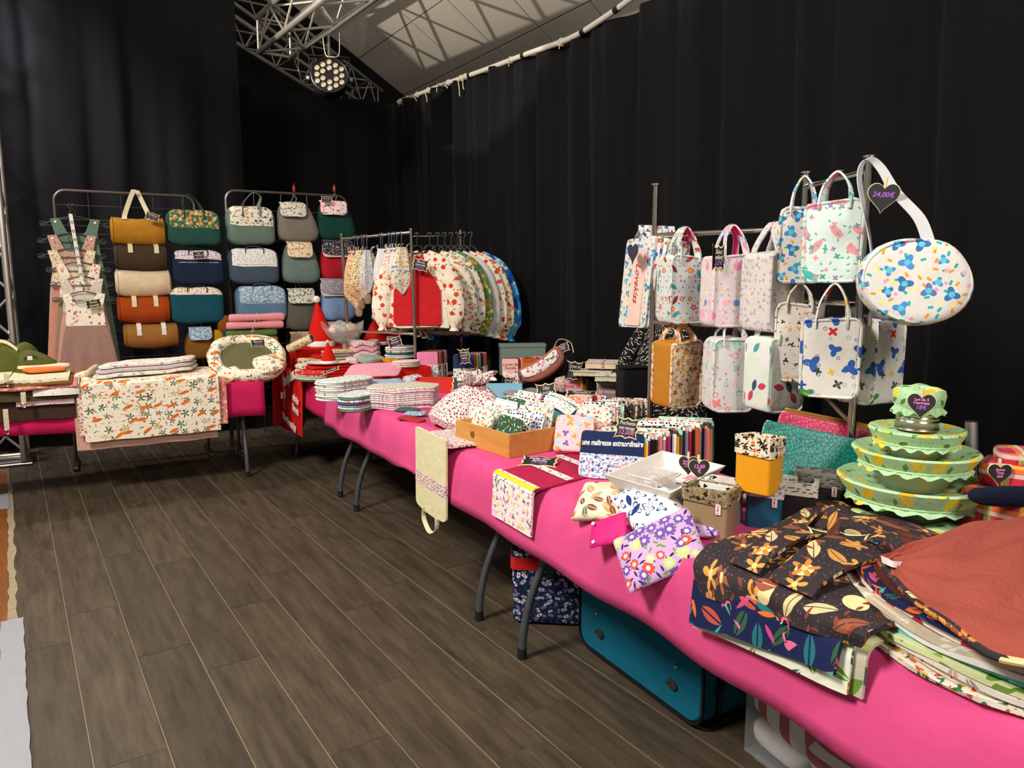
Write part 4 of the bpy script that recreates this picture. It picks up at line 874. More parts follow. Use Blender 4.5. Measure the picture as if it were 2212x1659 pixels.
# generic folded textile
def folded(label, u, v, z, w, d, h, rz, mat, e=.35, name='folded_garment', cat_='garment', rx=0, ry=0, fn=None, grp=None, layers=1, at=None):
    P = V((at[0], at[1], z)) if at else pz(u, v, z); t = thing(name, label, cat_, V((P.x, P.y, z - h / 2)), R(rz), grp, R(rx), R(ry))
    for k in range(layers):
        hh = h / layers
        MB().sq(w / 2 * (1 - .02 * k), d / 2 * (1 - .03 * k), hh / 2, .45, e, 8, 28, T(0, 0, hh * (k + .5)), fn or (lambda q: V((q.x, q.y, q.z + .004 * sin(q.x * 32 + w * 90) + .003 * sin(q.y * 40))))).build('folded_layer', mat if not isinstance(mat, list) else mat[k % len(mat)], t)
    return t
def rolled(label, a, b, r, mat, inner, name='rolled_cloth'):
    a, b = V(a), V(b); d = b - a; t = thing(name, label, 'cloth', a); 
    MB().tube([d * (k / 6) for k in range(7)], r, 18).build('roll', mat, t)
    dn = d.normalized(); 
    MB().tube([d * .985, d * 1.004], r * .82, 16).build('inner_end', inner, t)
    return t
BEI = blobs('beige_santa_print', (206, 190, 152), [(190, 60, 50), (150, 120, 80), (220, 206, 180)], 26, .3); DKI = plain('dark_inside', (70, 58, 46), .9)
rolled('beige printed rolled wrap with dark open end', pY(624, 754, 6.12), pY(674, 730, 5.98), .035, BEI, DKI)
folded('lower beige printed wrap lying under the rolled wrap', 655, 762, .81, .26, .14, .13, 20, BEI, .5, 'folded_cloth', 'cloth', layers=4, at=(1.50, 6.0))
folded('white long pouch with red and green sprig print', 652, 770, .80, .30, .12, .11, 22, blobs('sprig_red', (232, 222, 206), [(200, 60, 46), (90, 110, 70), (220, 130, 110)], 40, .28), .5, 'long_pouch', 'pouch', layers=3, at=(1.46, 5.85))
folded('red folded napkins behind small santa hat', 690, 760, .82, .26, .16, .145, 10, [RED, BEI, RED], .4, 'folded_napkin', 'napkin', layers=6, at=(1.62, 6.03))
folded('cream folded napkins with taupe print below clear bowl', 730, 752, .84, .30, .2, .18, 12, [BEI, MATS['beige_key'], MATS['grey_fleck']], .4, 'folded_napkin', 'napkin', layers=7, at=(1.72, 6.02))
folded('white cloth with grey diamonds below bowl stem', 728, 772, .80, .22, .16, .105, 8, blobs('grey_diamond', (226, 220, 206), [(120, 116, 112), (214, 150, 140)], 24, .3), .4, 'folded_cloth', 'cloth', layers=3, at=(1.69, 5.82))
folded('red felt folded sheet under the white plate', 668, 790, .80, .34, .22, .09, 6, RED, .3, 'felt_sheet', 'felt', layers=4, at=(1.545, 5.70))
P = pz(706, 785, .857); t = thing('oval_plate', 'white oval plate under the small santa hat', 'plate', V((P.x, P.y, .847)), facecam(P))
MB().lathe([(.05, 0), (.10, .004), (.165, .018), (.168, .021), (.10, .009), (.001, .007)], 36, MX.Diagonal((1, .75, 1, 1))).build('plate', plain('white_ceramic', (226, 222, 214), .3), t)
hh = santa('small red santa hat standing on the white plate', 712, 788, P.y, 32, 46, name='small_santa_hat'); hh.location = V((P.x + .012, P.y, .857))
text('lettering', 'Yoann', .028, plain('red_pen', (190, 40, 60), .8), hh, T(0, -.056, .012) @ STAND, .2)
# bibs and clothes
BIBW = blobs('white_pale_bib', (228, 226, 220), [(200, 206, 206), (214, 196, 190)], 40, .25)
folded('crumpled pale pink baby clothes heaped behind rack post', 787, 752, .93, .26, .22, .13, 0, [flor('pink_white_ditsy', (232, 210, 212), [(206, 130, 150), (170, 120, 130)], 60, .3), fab('baby_pink', (226, 176, 188))], .6, 'baby_clothes', 'clothes', layers=3, fn=lambda q: V((q.x * (1 + .1 * sin(q.y * 50)), q.y * (1 + .15 * sin(q.x * 40)), q.z + .012 * sin(q.x * 50 + q.y * 30))))
folded('pink striped baby trousers slung below the crumpled clothes', 765, 778, .87, .16, .12, .05, 60, fab('pink_stripe', (230, 206, 208), stripe=((206, 160, 172), .012, .5, 0)), .5, 'baby_clothes', 'clothes')
def bibo(w, h): return [(w / 2 * cos(a) * (1 + .1 * cos(2 * a)), h / 2 * sin(a)) for a in [2 * pi * k / 32 for k in range(32)]]
def stack(base, u, v, z0, n, out, th, mats, rz, grp, jit=.006, fn=None, name='bib', cat_='bib', tiltx=0):
    P = pz(u, v, z0 + n * th * .5); rnd = random.Random(int(u + v))
    for k in range(n):
        t = MB().slab(out, 0, th * .96, th * .42)
        if fn: t.deform(fn)
        o = t.build(name, mats[(n - 1 - k) % len(mats)]); o.location = (P.x + rnd.uniform(-jit, jit), P.y + rnd.uniform(-jit, jit), z0 + th * k); o.rotation_euler = (R(tiltx), 0, R(rz + rnd.uniform(-2, 2)))
        tag(o, ORD[n - 1 - k] + ' ' + base, cat_, grp)
stack('round white bib on the pile behind rack post', 866, 760, ZT + .12, 6, bibo(.26, .20), .016, [BIBW, fab('mint_bib', (206, 220, 216)), blobs('bib_arrow', (226, 220, 214), [(90, 90, 90), (200, 150, 150)], 30, .25), fab('bib_teal', (40, 110, 116))], 12, 'round bibs by the rack post')
plaque('black sign standing on the round white bibs', pY(853, 739, 5.35), .125, .085, facecam((2, 5.3), -25), (('Bavoir', CHALK), ('naissance', CHALK), ('12,00€', VIO)), ry=-18)
t = folded('sage green bandana bib with white lining', 800, 775, .885, .24, .18, .04, 25, fab('sage_bib', (150, 172, 158)), .9, 'bandana_bib', 'bib', rx=8)
folded('mustard yellow bib corner under the sage bandana bib', 843, 778, .88, .12, .10, .03, 20, fab('mustard_bib', (206, 144, 30)), .7, 'bandana_bib', 'bib')
stack('pale pink round bib beside the rack post', 878, 785, ZT + .12, 3, bibo(.20, .15), .016, [fab('pale_pink_bib', (236, 206, 200)), MATS['speckle'], MATS['beige_key']], 0, 'pale pink round bibs')
folded('small black fluffy pompom trim next to rack post', 897, 803, .82, .06, .06, .09, 0, plain('black_fluff', (14, 14, 14), .95), .9, 'pompom_trim', 'trim', fn=lambda q: q * (1 + .25 * sin(q.x * 300) * sin(q.z * 250)))
t = folded('large pale pink folded pyjama with lettering', 808, 800, .858, .40, .27, .02, -8, fab('pink_pyjama', (232, 160, 178)), .22, 'folded_pyjama', 'pyjama', rx=13, fn=lambda q: V((q.x + q.y * .4, q.y, q.z + .01 * cos(q.x * 9))))
text('lettering', 'Doux rêves', .028, plain('pink_vinyl', (196, 70, 120), .6), t, T(.02, -.04, .021) @ RZ(-6), .3)
folded('pale blue folded cotton under the pink pyjama', 820, 830, .80, .32, .20, .05, -10, fab('pale_blue_cotton', (156, 184, 214)), .25, 'folded_garment', 'garment', layers=2)
folded('grey printed cotton folded near rack foot', 893, 822, .79, .14, .12, .07, 0, blobs('navy_tiny', (206, 208, 214), [(50, 60, 90), (120, 120, 140)], 50, .3), .4, 'folded_garment', 'garment')
plaque('black sign leaning on the red bibs', pz(715, 800, .845), .13, .07, R(-25), (('Bavoir 8,00€', CHALK),), rx=-70, ry=-20)
RB = prt('red_heart_bib', (206, 34, 34), [dict(s=28, k='leaf', r=.35, asp=.35, c=[(236, 214, 206)], den=.6)])
stack('red hearts bib on the pile beside lettered cloth', 672, 812, ZT + .012, 5, bibo(.27, .19), .013, [RB, blobs('bib_yellow', (230, 222, 200), [(220, 160, 40), (190, 60, 60)], 36, .3), fab('grey_green_bib', (170, 178, 160)), MATS['speckle'], fab('dark_olive_bib', (88, 96, 70))], -60, 'red bibs pile')
capsule = lambda w, h: rrect(w, h, min(w, h) * .46, 8)
LEAFW = prt('mint_leaf_print', (220, 232, 226), [dict(s=36, k='leaf', r=.42, asp=.28, c=[(84, 110, 100), (120, 140, 130), (60, 70, 74)], den=.6)])
STM = [LEAFW, BIBW, blobs('rain_print', (228, 226, 220), [(96, 110, 120), (150, 170, 180)], 40, .25), fab('white_terry', (230, 228, 222), fine=120, fs=.5)]
stack('mint leaf print burp cloth on the left pile', 745, 838, ZT, 10, capsule(.40, .22), .0125, STM, 22, 'left pile of burp cloths', name='burp_cloth', cat_='burp cloth')
MULT = [prt('grey_swirl', (216, 220, 224), [dict(s=30, k='flower', n=4, a=.4, r=.4, c=[(110, 120, 130), (190, 150, 120)], ln=.1)]), fab('green_terry', (90, 130, 110)), blobs('orange_zig', (230, 226, 216), [(226, 110, 40), (80, 120, 170)], 30, .34), fab('royal_trim', (50, 90, 170)), blobs('camo', (150, 146, 128), [(90, 90, 80), (196, 180, 60), (200, 140, 190)], 26, .42)]
stack('multicoloured burp cloth on the front pile', 775, 866, ZT, 7, capsule(.27, .17), .014, MULT, 30, 'front pile of burp cloths', name='burp_cloth', cat_='burp cloth')
wavy = lambda w, h: [(x * (1 + .07 * sin(6 * atan2(y, x) + .5)), y * (1 + .10 * sin(6 * atan2(y, x)))) for x, y in rrect(w, h, min(w, h) * .42, 9)]
LIB = [flor('liberty_beige', (226, 220, 206), [(150, 130, 110), (196, 160, 120), (120, 120, 130)], 80, .36), flor('liberty_pink', (236, 206, 210), [(206, 130, 140), (150, 120, 150)], 80, .36), fab('white_terry', (230, 228, 222)), flor('liberty_mauve', (224, 206, 214), [(160, 120, 150), (120, 110, 140)], 80, .36)]
stack('wavy edged floral pad on the long pile', 872, 855, ZT, 10, wavy(.43, .27), .0125, LIB, -10, 'wavy edged floral pads', name='shaped_pad', cat_='pad', fn=lambda q: V((q.x, q.y, q.z + .006 * sin(q.x * 24) + .012 * max(0, q.x))))
for k, (u, v, c, lb, w_, rz) in enumerate(((893, 868, (70, 136, 124), 'teal folded card case before the wavy pads', .15, 55), (880, 885, (66, 90, 100), 'slate folded card case under the teal one', .15, 35), (898, 893, (150, 170, 200), 'blue floral card case beside the drawstring bag', .13, 40), (888, 905, (170, 46, 60), 'red folded wallet nearest the table edge', .17, 25), (925, 870, (196, 150, 130), 'peach flat pouch under the drawstring bag', .16, 50), (930, 840, (178, 46, 60), 'red pointed pouch behind the drawstring bag', .14, 30))):
    folded(lb, u, v, ZT + .012 + .003 * (k % 3), w_, .07, .014, rz - 90, fab('case_%d' % k, c) if k != 2 else MATS['blue_liberty'], .3, 'card_case', 'case')
# ---------------------------------------------------------------- clothes rack on the corner table
def clothes_rack():
    p1, p2 = V((1.83, 6.06, ZT)), V((2.155, 5.39, ZT)); p3 = pY(995, 500, 6.0); ZP3 = p3.z; p3 = V((p3.x, p3.y, ZT))
    t = thing('clothes_rack', 'chrome clothes rack holding rompers and smocks', 'clothes rack', p2)
    def post(p, tp, nm='post'): MB().tube([p - p2, tp - p2], .0135, 10).build(nm, CHROME, t); MB().lathe([(.016, 0), (.016, .012)], 12, T(*(tp - p2))).build('end_cap', STEEL, t)
    t1, t2 = pY(738, 508, 6.06), pY(888, 497, 5.39); t3 = V((p3.x, p3.y, ZP3))
    post(p1, t1); post(p2, t2); post(p3 - V((0, 0, .73)), t3)
    r1a, r1b = lerp(p1, t1, .972), lerp(p2, t2, .985)
    MB().tube([r1a - p2, r1b - p2], .011, 10).build('rail', CHROME, t)
    MB().tube([lerp(p2, t2, .965) - p2, t3 - V((0, 0, .03)) - p2], .011, 10).build('rail', CHROME, t)
    MB().tube([lerp(p2, t2, .84) - p2, t3 - V((0, 0, .16)) - p2], .009, 10).build('lower_rail', CHROME, t)
    MB().tube([lerp(p1, t1, .30) - p2, lerp(p2, t2, .30) - p2], .009, 10).build('lower_rail', CHROME, t)
    return r1a, r1b, lerp(p2, t2, .965), t3 - V((0, 0, .03)), p2, t2
ra, rb, rc_, rd, P2, T2 = clothes_rack()
# bandana rompers hanging edge-on from the first rail
ROM = [flor('romper_peach', (222, 190, 150), [(196, 110, 70), (160, 90, 60)], 46, .34), flor('romper_cream', (224, 208, 170), [(150, 130, 60), (190, 110, 60)], 36, .34, [(110, 120, 70)]), flor('romper_grey', (206, 206, 206), [(120, 120, 130), (160, 160, 170)], 46, .3), fab('romper_white', (216, 216, 218)), fab('romper_blue', (60, 96, 120)), blobs('romper_white_red', (224, 214, 206), [(190, 70, 60), (220, 150, 60)], 36, .3), blobs('romper_yellow', (222, 216, 200), [(226, 170, 40), (120, 130, 140)], 30, .34)]
HOOK = plain('steel_blue_hook', (86, 92, 100), .35, .7)
names = ['peach floral', 'second peach floral', 'cream sprig', 'grey floral', 'white plain', 'teal blue', 'white knotted', 'pale knotted', 'red sprig', 'grey knotted', 'yellow print', 'last pale']
for k, (u, m, L_, w_) in enumerate(((770, 0, .46, .17), (776, 0, .40, .20), (785, 3, .38, .10), (789, 1, .36, .22), (795, 2, .34, .12), (822, 4, .30, .10), (826, 3, .34, .14), (838, 3, .30, .10), (843, 5, .32, .14), (848, 2, .30, .10), (853, 3, .28, .12), (862, 6, .36, .16))):
    f = (u - 744) / (880 - 744); P = ra.lerp(rb, f); t = thing('baby_romper', names[k] + ' baby romper hanging on the left rail', 'romper', P, atan2(rb.y - ra.y, rb.x - ra.x) + R(64 if k % 3 else 38), 'baby rompers on the left rail')
    MB().tube(cat([(0, 0, -.10), (0, 0, -.03), (.006, 0, .006), (0, 0, .016), (-.014, 0, .008), (-.014, 0, -.012)], 4), .004, 6).build('hanger_hook', HOOK, t)
    MB().tube([(-w_ * .42, 0, -.135), (0, 0, -.10), (w_ * .42, 0, -.135)], .005, 6).build('hanger_bar', HOOK, t)
    def body(uu, vv, w_=w_, L_=L_, k=k):
        z = -.105 - vv * L_; wd = w_ * (.55 + .6 * sin(vv * pi * .8)) * (1 if vv < .8 else 1 - .9 * (vv - .8) / .2)
        th = .014 + .018 * sin(vv * pi); a = 2 * pi * uu
        return V((wd / 2 * cos(a), th * sin(a) * (1 + .25 * sin(5 * a)), z))
    MB().grid(body, 18, 12, cu=True).build('body', ROM[m], t)
    for s in (-1, 1): MB().ribbon(cat([(s * w_ * .25, 0, -.12), (s * w_ * .3, .006, -.09), (s * w_ * .36 + .01, 0, -.075)], 4), (.3, 1, 0), .022, .004).build('knotted_strap', ROM[m], t)
    if k in (0, 1, 3): MB().sq(.03, .014, .05, .6, .7, 8, 14, T(.02, 0, -.105 - L_ - .02)).build('leg_cuff', MATS['taupe_dot'], t)
# children's smocks on the second rail
POP = prt('poppy_print', (234, 226, 204), [dict(s=14, k='flower', n=5, a=.1, r=.3, c=[(206, 60, 40), (214, 80, 56)], den=.75), dict(s=16, k='leaf', r=.4, asp=.05, c=[(90, 80, 60)], den=.4), dict(s=26, k='leaf', r=.3, asp=.4, c=[(206, 60, 40)], den=.3)])
SM = [(POP, fab('poppy_red_terry', (196, 34, 40), .95, 160, .3), 'poppy print smock with red front, foremost on right rail'),
      (blobs('donut_smock', (232, 222, 200), [(206, 110, 100), (170, 130, 70), (150, 180, 150)], 20, .34), fab('smock_cream', (228, 218, 196)), 'cream smock printed with rings and sweets'),
      (blobs('sloth_smock', (226, 220, 206), [(120, 110, 90), (200, 170, 60), (150, 170, 180)], 18, .34), fab('smock_white', (226, 222, 214)), 'white smock with mustard and brown motifs'),
      (flor('jungle_smock', (90, 130, 80), [(230, 130, 40), (220, 200, 70), (60, 100, 60)], 22, .36, [(50, 110, 70)]), fab('smock_green', (90, 130, 90)), 'green jungle print smock on right rail'),
      (fab('smock_grey', (206, 202, 200)), fab('smock_grey', (206, 202, 200)), 'plain pale grey smock on right rail'),
      (POP, MATS['smock_white'], 'second poppy print smock further back'),
      (blobs('animal_smock', (228, 214, 186), [(200, 70, 50), (226, 140, 60), (150, 120, 90)], 18, .34), MATS['smock_cream'], 'cream smock with orange and red print'),
      (prt('ocean_smock', (24, 80, 170), [dict(s=9, k='dot', r=.55, c=[(40, 130, 200), (20, 60, 150), (70, 170, 210)]), dict(s=20, k='flower', n=5, a=.3, r=.36, c=[(206, 200, 180), (226, 120, 60), (120, 170, 190)], den=.65)]), fab('ocean_plain', (24, 70, 150)), 'bright blue ocean print smock, last on right rail')]
SF = [.10, .30, .42, .52, .62, .72, .82, .93]
for k, (pm, fm, lb) in enumerate(SM):
    P = rc_.lerp(rd, SF[k]) + V((.873, -.488, 0)) * .016 * k; t = thing('child_smock', lb, 'smock', P, facecam(P, -12 - .8 * k), 'children smocks on the right rail'); t.scale = (1 + .035 * k,) * 3
    W2 = .19; zt = -.16; zb = zt - .55
    MB().tube(cat([(0, 0, -.075), (0, 0, -.03), (.012, 0, .012), (-.004, 0, .018), (-.018, 0, .008)], 5), .005, 8).build('hanger_hook', HGR, t)
    MB().tube([(.042 * cos(a) * (1.0), 0, -.11 + .033 * sin(a)) for a in [2 * pi * q / 16 for q in range(16)]], .006, 6, True).build('hanger_loop', HGR, t)
    MB().tube(cat([(-.19, 0, -.21), (-.06, 0, -.145), (.06, 0, -.145), (.19, 0, -.21)], 4), .006, 6).build('hanger_bar', HGR, t)
    def tors(uu, vv):
        a = 2 * pi * uu; wd = lerp(.075, W2 + .03, min(1, vv / .22) ** .7) * (1 + .12 * vv); z = lerp(zt + .02, zb, vv); th = lerp(.012, .03, vv)
        return V((wd * spow(cos(a), .8), th * sin(a), z + .006 * sin(a * 4) * vv))
    MB().grid(tors, 30, 14, cu=True).build('torso', pm, t)
    out = [(-.04, zt + .035), (-.07, zt - .09), (-.14, zt - .19), (-.175, zt - .27), (-.18, zb + .04), (-.16, zb + .016), (.16, zb + .016), (.18, zb + .04), (.175, zt - .27), (.14, zt - .19), (.07, zt - .09), (.04, zt + .035), (.03, zt), (-.03, zt)]
    fr = MB(); fr.slab(out, 0, .006, .002, STAND); fr.deform(lambda q: V((q.x * 1.06, q.y - lerp(.014, .033, min(1, max(0, (zt - q.z) / .52))) - .002, q.z))); fr.build('front_panel', fm, t)
    for s in (-1, 1):
        sl = [V((s * .07, 0, zt)), V((s * .20, .004, zt - .08)), V((s * .27, .0, zt - .23)), V((s * .295, -.01, zt - .39)), V((s * .285, -.012, zt - .54))]
        pth = cat(sl, 5); n = len(pth); rs = [lerp(.055, .075, sin(i / (n - 1) * pi * .8)) * (1 if i < n - 3 else (.75 - .12 * (i - n + 3))) for i in range(n)]
        MB().tube(pth, .05, 14, rs=rs).deform(lambda q: V((q.x, q.y * .5 + .006 * sin(q.z * 60), q.z))).build('sleeve', pm, t)
        e = pth[-1]; MB().tube([e + V((0, 0, .012)), e + V((0, 0, -.012)), e + V((0, 0, -.035))], .03, 14, rs=[.030, .026, .04]).build('cuff', pm, t)
plaque('black sign hanging on the poppy print smock', pY(908, 572, 5.33), .13, .10, facecam((2.1, 5.3), -8), (('Blouse', CHALK), ('maternelle', CHALK), ('25,00€', VIO)), ry=12)
# ================================================================ MIDDLE OF THE LONG TABLE
def frame(u, v, z, off=0): P = pz(u, v, z); return P, facecam(P, off)
def upright_box(name, label, P, rz, w, d, h, th, mat, cat_='box', lid=None):
    t = thing(name, label, cat_, P, rz)
    MB().box((0, -d / 2 + th / 2, h / 2), (w, th, h), .001).build('front_wall', mat, t); MB().box((0, d / 2 - th / 2, h / 2), (w, th, h), .001).build('back_wall', mat, t)
    for s in (-1, 1): MB().box((s * (w / 2 - th / 2), 0, h / 2), (th, d - 2 * th, h), .001).build('side_wall', mat, t)
    MB().box((0, 0, th / 2), (w - 2 * th, d - 2 * th, th)).build('bottom', mat, t)
    return t
CARD_RED = plain('red_card', (206, 40, 26), .6); CARD_BLUE = plain('light_blue_card', (130, 186, 208), .6); CARD = plain('kraft_card', (186, 142, 74), .75, noise=.08)
# prints shared by small goods
PRN = [flor('mp_rose', (224, 196, 190), [(196, 80, 90), (150, 110, 100)], 60, .36, [(110, 130, 90)]), flor('mp_grey', (206, 206, 204), [(110, 110, 116), (150, 130, 120)], 50, .34), blobs('mp_aqua', (150, 206, 190), [(240, 230, 200), (226, 120, 80), (60, 120, 120)], 34, .34), flor('mp_black', (24, 22, 24), [(220, 210, 200), (180, 140, 90)], 50, .3), blobs('mp_white', (232, 226, 214), [(60, 110, 80), (214, 90, 60), (240, 180, 60)], 36, .32), prt('mp_spot', (232, 228, 220), [dict(s=70, k='dot', r=.34, c=[(24, 24, 26)], den=.8)]), flor('mp_dark_flower', (46, 40, 50), [(200, 150, 110), (150, 80, 80), (206, 196, 180)], 44, .36), blobs('mp_cactus', (236, 230, 216), [(60, 130, 90), (226, 130, 60), (214, 110, 140)], 30, .32), flor('mp_coral', (226, 150, 130), [(236, 206, 196), (190, 80, 70)], 60, .36), prt('mp_fern', (44, 84, 66), [dict(s=40, k='leaf', r=.44, asp=.28, c=[(110, 150, 110), (206, 160, 60), (220, 220, 200)])])]
PLN = [fab('pl_yellow', (222, 176, 30)), fab('pl_navy', (30, 40, 74)), fab('pl_black', (24, 24, 26)), fab('pl_plum', (130, 40, 100)), fab('pl_rose', (180, 110, 116)), fab('pl_orange', (226, 122, 30)), fab('pl_brown', (104, 70, 48)), fab('pl_grey', (140, 142, 148)), fab('pl_teal', (40, 120, 124)), fab('pl_white', (224, 222, 216)), fab('pl_wine', (140, 30, 54)), fab('pl_rust', (170, 76, 44))]
def book_row(what, u, v, z, w, h, n, dx, dy, mats, grp, off=0, th=.009, lean=10, split=.42, name='booklet_cover', cat_='booklet', first=None):
    P, rz = frame(u, v, z, off); c_, s_ = cos(rz), sin(rz); rnd = random.Random(int(u))
    for k in range(n):
        lx, ly = dx * k, dy * k
        p = P + V((c_ * lx - s_ * ly, s_ * lx + c_ * ly, rnd.uniform(0, .006) if k else 0))
        pos = 'foremost' if k == 0 else ['second', 'third', 'fourth', 'fifth', 'sixth', 'seventh', 'eighth', 'ninth', 'tenth', 'eleventh', 'twelfth', 'thirteenth', 'fourteenth', 'fifteenth', 'sixteenth', 'seventeenth', 'eighteenth', 'nineteenth', 'twentieth', 'twenty first', 'twenty second', 'twenty third', 'twenty fourth', 'twenty fifth', 'twenty sixth', 'twenty seventh', 'twenty eighth', 'twenty ninth', 'thirtieth'][k - 1] 
        t = thing(name, '%s, %s from the front' % (what, pos) if k else '%s, foremost in its row' % what, cat_, p, rz + R(rnd.uniform(-3, 3)), grp, R(-lean - rnd.uniform(0, 3)))
        up, lo = mats[k % len(mats)]
        hz = h * split; ww = w * (1 + rnd.uniform(-.03, .03))
        u_, l_ = MB().sq(ww / 2, th / 2, h / 2, .1, .14, 18, 16, T(0, 0, h / 2)).split(lambda q: q.z > hz)
        u_.build('upper_cover', up, t, weld=True); l_.build('lower_cover', lo, t, weld=True)
        if k == 0: first_t = t
    return first_t
# red box with health booklet covers
P, rz = frame(985, 835, ZT + .0, 0)
upright_box('card_box', 'red card box holding health booklet covers', V((2.08, 4.62, ZT + .003)), R(-28), .44, .17, .085, .004, CARD_RED)
LILY = flor('lilac_meadow', (236, 226, 220), [(150, 120, 180), (120, 150, 110)], 40, .34, [(130, 160, 110)])
row1 = [(fab('candy_pink', (236, 140, 180)), LILY)] + [(PLN[[6, 11, 4, 6, 2, 10, 7, 6][k % 8]], PRN[[0, 6, 1, 8, 3][k % 5]]) for k in range(9)]
book_row('health booklet cover in left half of red box', 925, 818, ZT + .012, .155, .205, 9, .0105, .013, row1, 'booklet covers in the red box', off=6)
row2 = [(fab('navy_cover', (38, 58, 92)), blobs('white_bear', (230, 228, 220), [(60, 66, 76), (120, 150, 170), (206, 170, 140)], 30, .3))] + [(PLN[[11, 6, 0, 8, 7, 2, 1, 10, 7][k % 9]], PRN[[9, 1, 4, 5, 3, 6][k % 6]]) for k in range(12)]
book_row('health booklet cover in right half of red box', 1003, 826, ZT + .012, .155, .205, 11, .0110, .012, row2, 'booklet covers in the red box', off=6)
plaque('black sign in front of the navy booklet covers', pz(1003, 770, .955), .105, .125, facecam((2.1, 4.5), -28), (('Protège', CHALK), ('carnet de', CHALK), ('santé', CHALK), ('16,00€', VIO)), ry=-8)
# sage box lid and blue box with family booklets
P = pz(1128, 768, .90); t = upright_box('card_box', 'sage green lidded box standing behind the booklets', V((P.x, P.y, ZT + .003)), facecam(P, 10), .36, .10, .235, .004, plain('sage_card', (116, 134, 124), .7))
MB().box((0, 0, .235), (.372, .112, .03), .003).build('lid', plain('sage_card', (116, 134, 124), .7), t)
upright_box('card_box', 'light blue card box with family record covers', V((2.16, 4.10, ZT + .003)), R(-30), .36, .16, .10, .004, CARD_BLUE)
f1 = book_row('pale pink family record cover in blue box', 1103, 830, ZT + .01, .115, .185, 4, .011, .012, [(fab('blush_cover', (240, 190, 180)), MATS['pink_lake']), (PLN[10], PRN[0]), (PLN[11], PRN[8]), (fab('blush_cover', (240, 190, 180)), PRN[0])], 'family record covers', off=6)
text('lettering', 'Livret de\nFamille', .030, plain('brown_ink', (120, 70, 60), .8), f1, T(0, -.0065, .13) @ STAND, .2)
f2 = book_row('orange family record cover in blue box', 1146, 828, ZT + .01, .115, .185, 6, .012, .012, [(fab('burnt_orange_cover', (190, 84, 30)), prt('green_flower_dark', (50, 60, 44), [dict(s=40, k='flower', n=6, a=.3, r=.36, c=[(220, 190, 150), (90, 120, 80)], mid=(206, 140, 60))])), (PRN[6], PRN[6]), (PRN[0], PLN[4]), (PLN[4], PRN[8]), (PRN[8], PLN[11]), (PRN[0], PLN[4])], 'family record covers', off=6)
text('lettering', 'Livret de\nFamille', .030, plain('yellow_ink', (226, 170, 50), .8), f2, T(0, -.0065, .13) @ STAND, .2)
plaque('black sign on front of the light blue box', pz(1097, 828, .82), .085, .105, facecam((2.1, 4.1), 4), (('Livret de', CHALK), ('Famille', CHALK), ('12,00€', VIO)), ry=6)
# rose belt bag
P = pz(1190, 800, .86); t = thing('belt_bag', 'old rose long pouch bag with white flower panel', 'bag', V((P.x, P.y, .80)), facecam(P, 6), rx=R(-20), ry=R(-32))
def bb(q): return V((q.x, q.y, q.z + .05 * (q.x / .2) ** 2))
MB().sq(.175, .055, .075, .5, .5, 14, 30, T(0, 0, .09), bb).build('body', fab('old_rose_suede', (170, 104, 90), .95, 200, .3), t)
MB().sq(.15, .012, .036, .3, .25, 8, 24, T(-.01, -.052, .10), bb).build('print_panel', blobs('white_rose_bird', (236, 230, 224), [(206, 90, 120), (110, 110, 130), (226, 150, 170)], 24, .3), t)
MB().ribbon(cat([(.12, .02, .17), (.2, .03, .22), (.26, .04, .16), (.24, .03, .08)], 5), (0, 1, .2), .04, .004).build('strap', MATS['cream_webbing'], t)
plaque('black sign clipped at top of the rose long pouch', pz(1215, 753, .985), .125, .085, facecam((2.3, 4.0), -25), (('Banane', CHALK), ('adulte', CHALK), ('25,00€', VIO)), rx=-25, ry=-26)
folded('floral tissue cloth behind the rose long pouch', 1222, 830, .80, .14, .12, .10, 0, PRN[0], .5, 'cloth_bundle', 'cloth')
# notebooks
P = pz(1290, 880, ZT); t = upright_box('card_box', 'kraft card box of notebooks', V((2.18, 3.42, ZT + .003)), R(-40), .44, .14, .075, .005, CARD)
def notebook(label, u, v, z, w, h, th, off, lean, cover, bottom, lines=(), ink=CHALK, dz=0, split=.3):
    P, rz = frame(u, v, z, off); t = thing('notebook', label, 'notebook', P, rz, None, R(-lean))
    MB().box((0, 0, h * (1 + split) / 2), (w, th, h * (1 - split)), .003).build('cover', cover, t); MB().box((0, 0, h * split / 2), (w, th, h * split), .003).build('print_band', bottom, t)
    MB().box((.003, 0, h / 2), (w - .002, th * .7, h - .01)).build('pages', plain('cream_pages', (224, 210, 170), .8, noise=.05), t)
    for i, (s, sz) in enumerate(lines): text('lettering', s, sz, ink, t, T(0, -th / 2 - .001, h * .78 - i * sz * 1.25) @ STAND, .15, .0006)
    return t
BLUEB = blobs('blue_confetti_cover', (230, 228, 220), [(60, 120, 190), (70, 180, 170), (226, 200, 90)], 26, .32)
notebook('pink notebook with My notebook lettering behind price sign', 1246, 862, ZT + .01, .14, .16, .018, 6, 10, fab('pink_note', (240, 170, 186)), blobs('navy_dino', (30, 60, 110), [(90, 170, 90), (230, 150, 60)], 26, .34), (('', .02), ('mon carnet', .034)), plain('magenta_ink', (200, 50, 90), .7))
notebook('tan notebook spine between the two lettered notebooks', 1274, 862, ZT + .01, .12, .165, .018, 40, 8, fab('tan_note', (190, 140, 70)), PLN[1])
notebook('dark notebook with elastic beside mauve notebook', 1286, 866, ZT + .01, .12, .16, .018, 40, 8, PLN[2], PRN[3])
notebook('mauve notebook lettered Attention je note', 1316, 882, ZT + .006, .145, .185, .022, 10, 12, fab('mauve_note', (166, 134, 140)), BLUEB, (('Attention', .036), ('Je note!!!', .036)), CHALK)
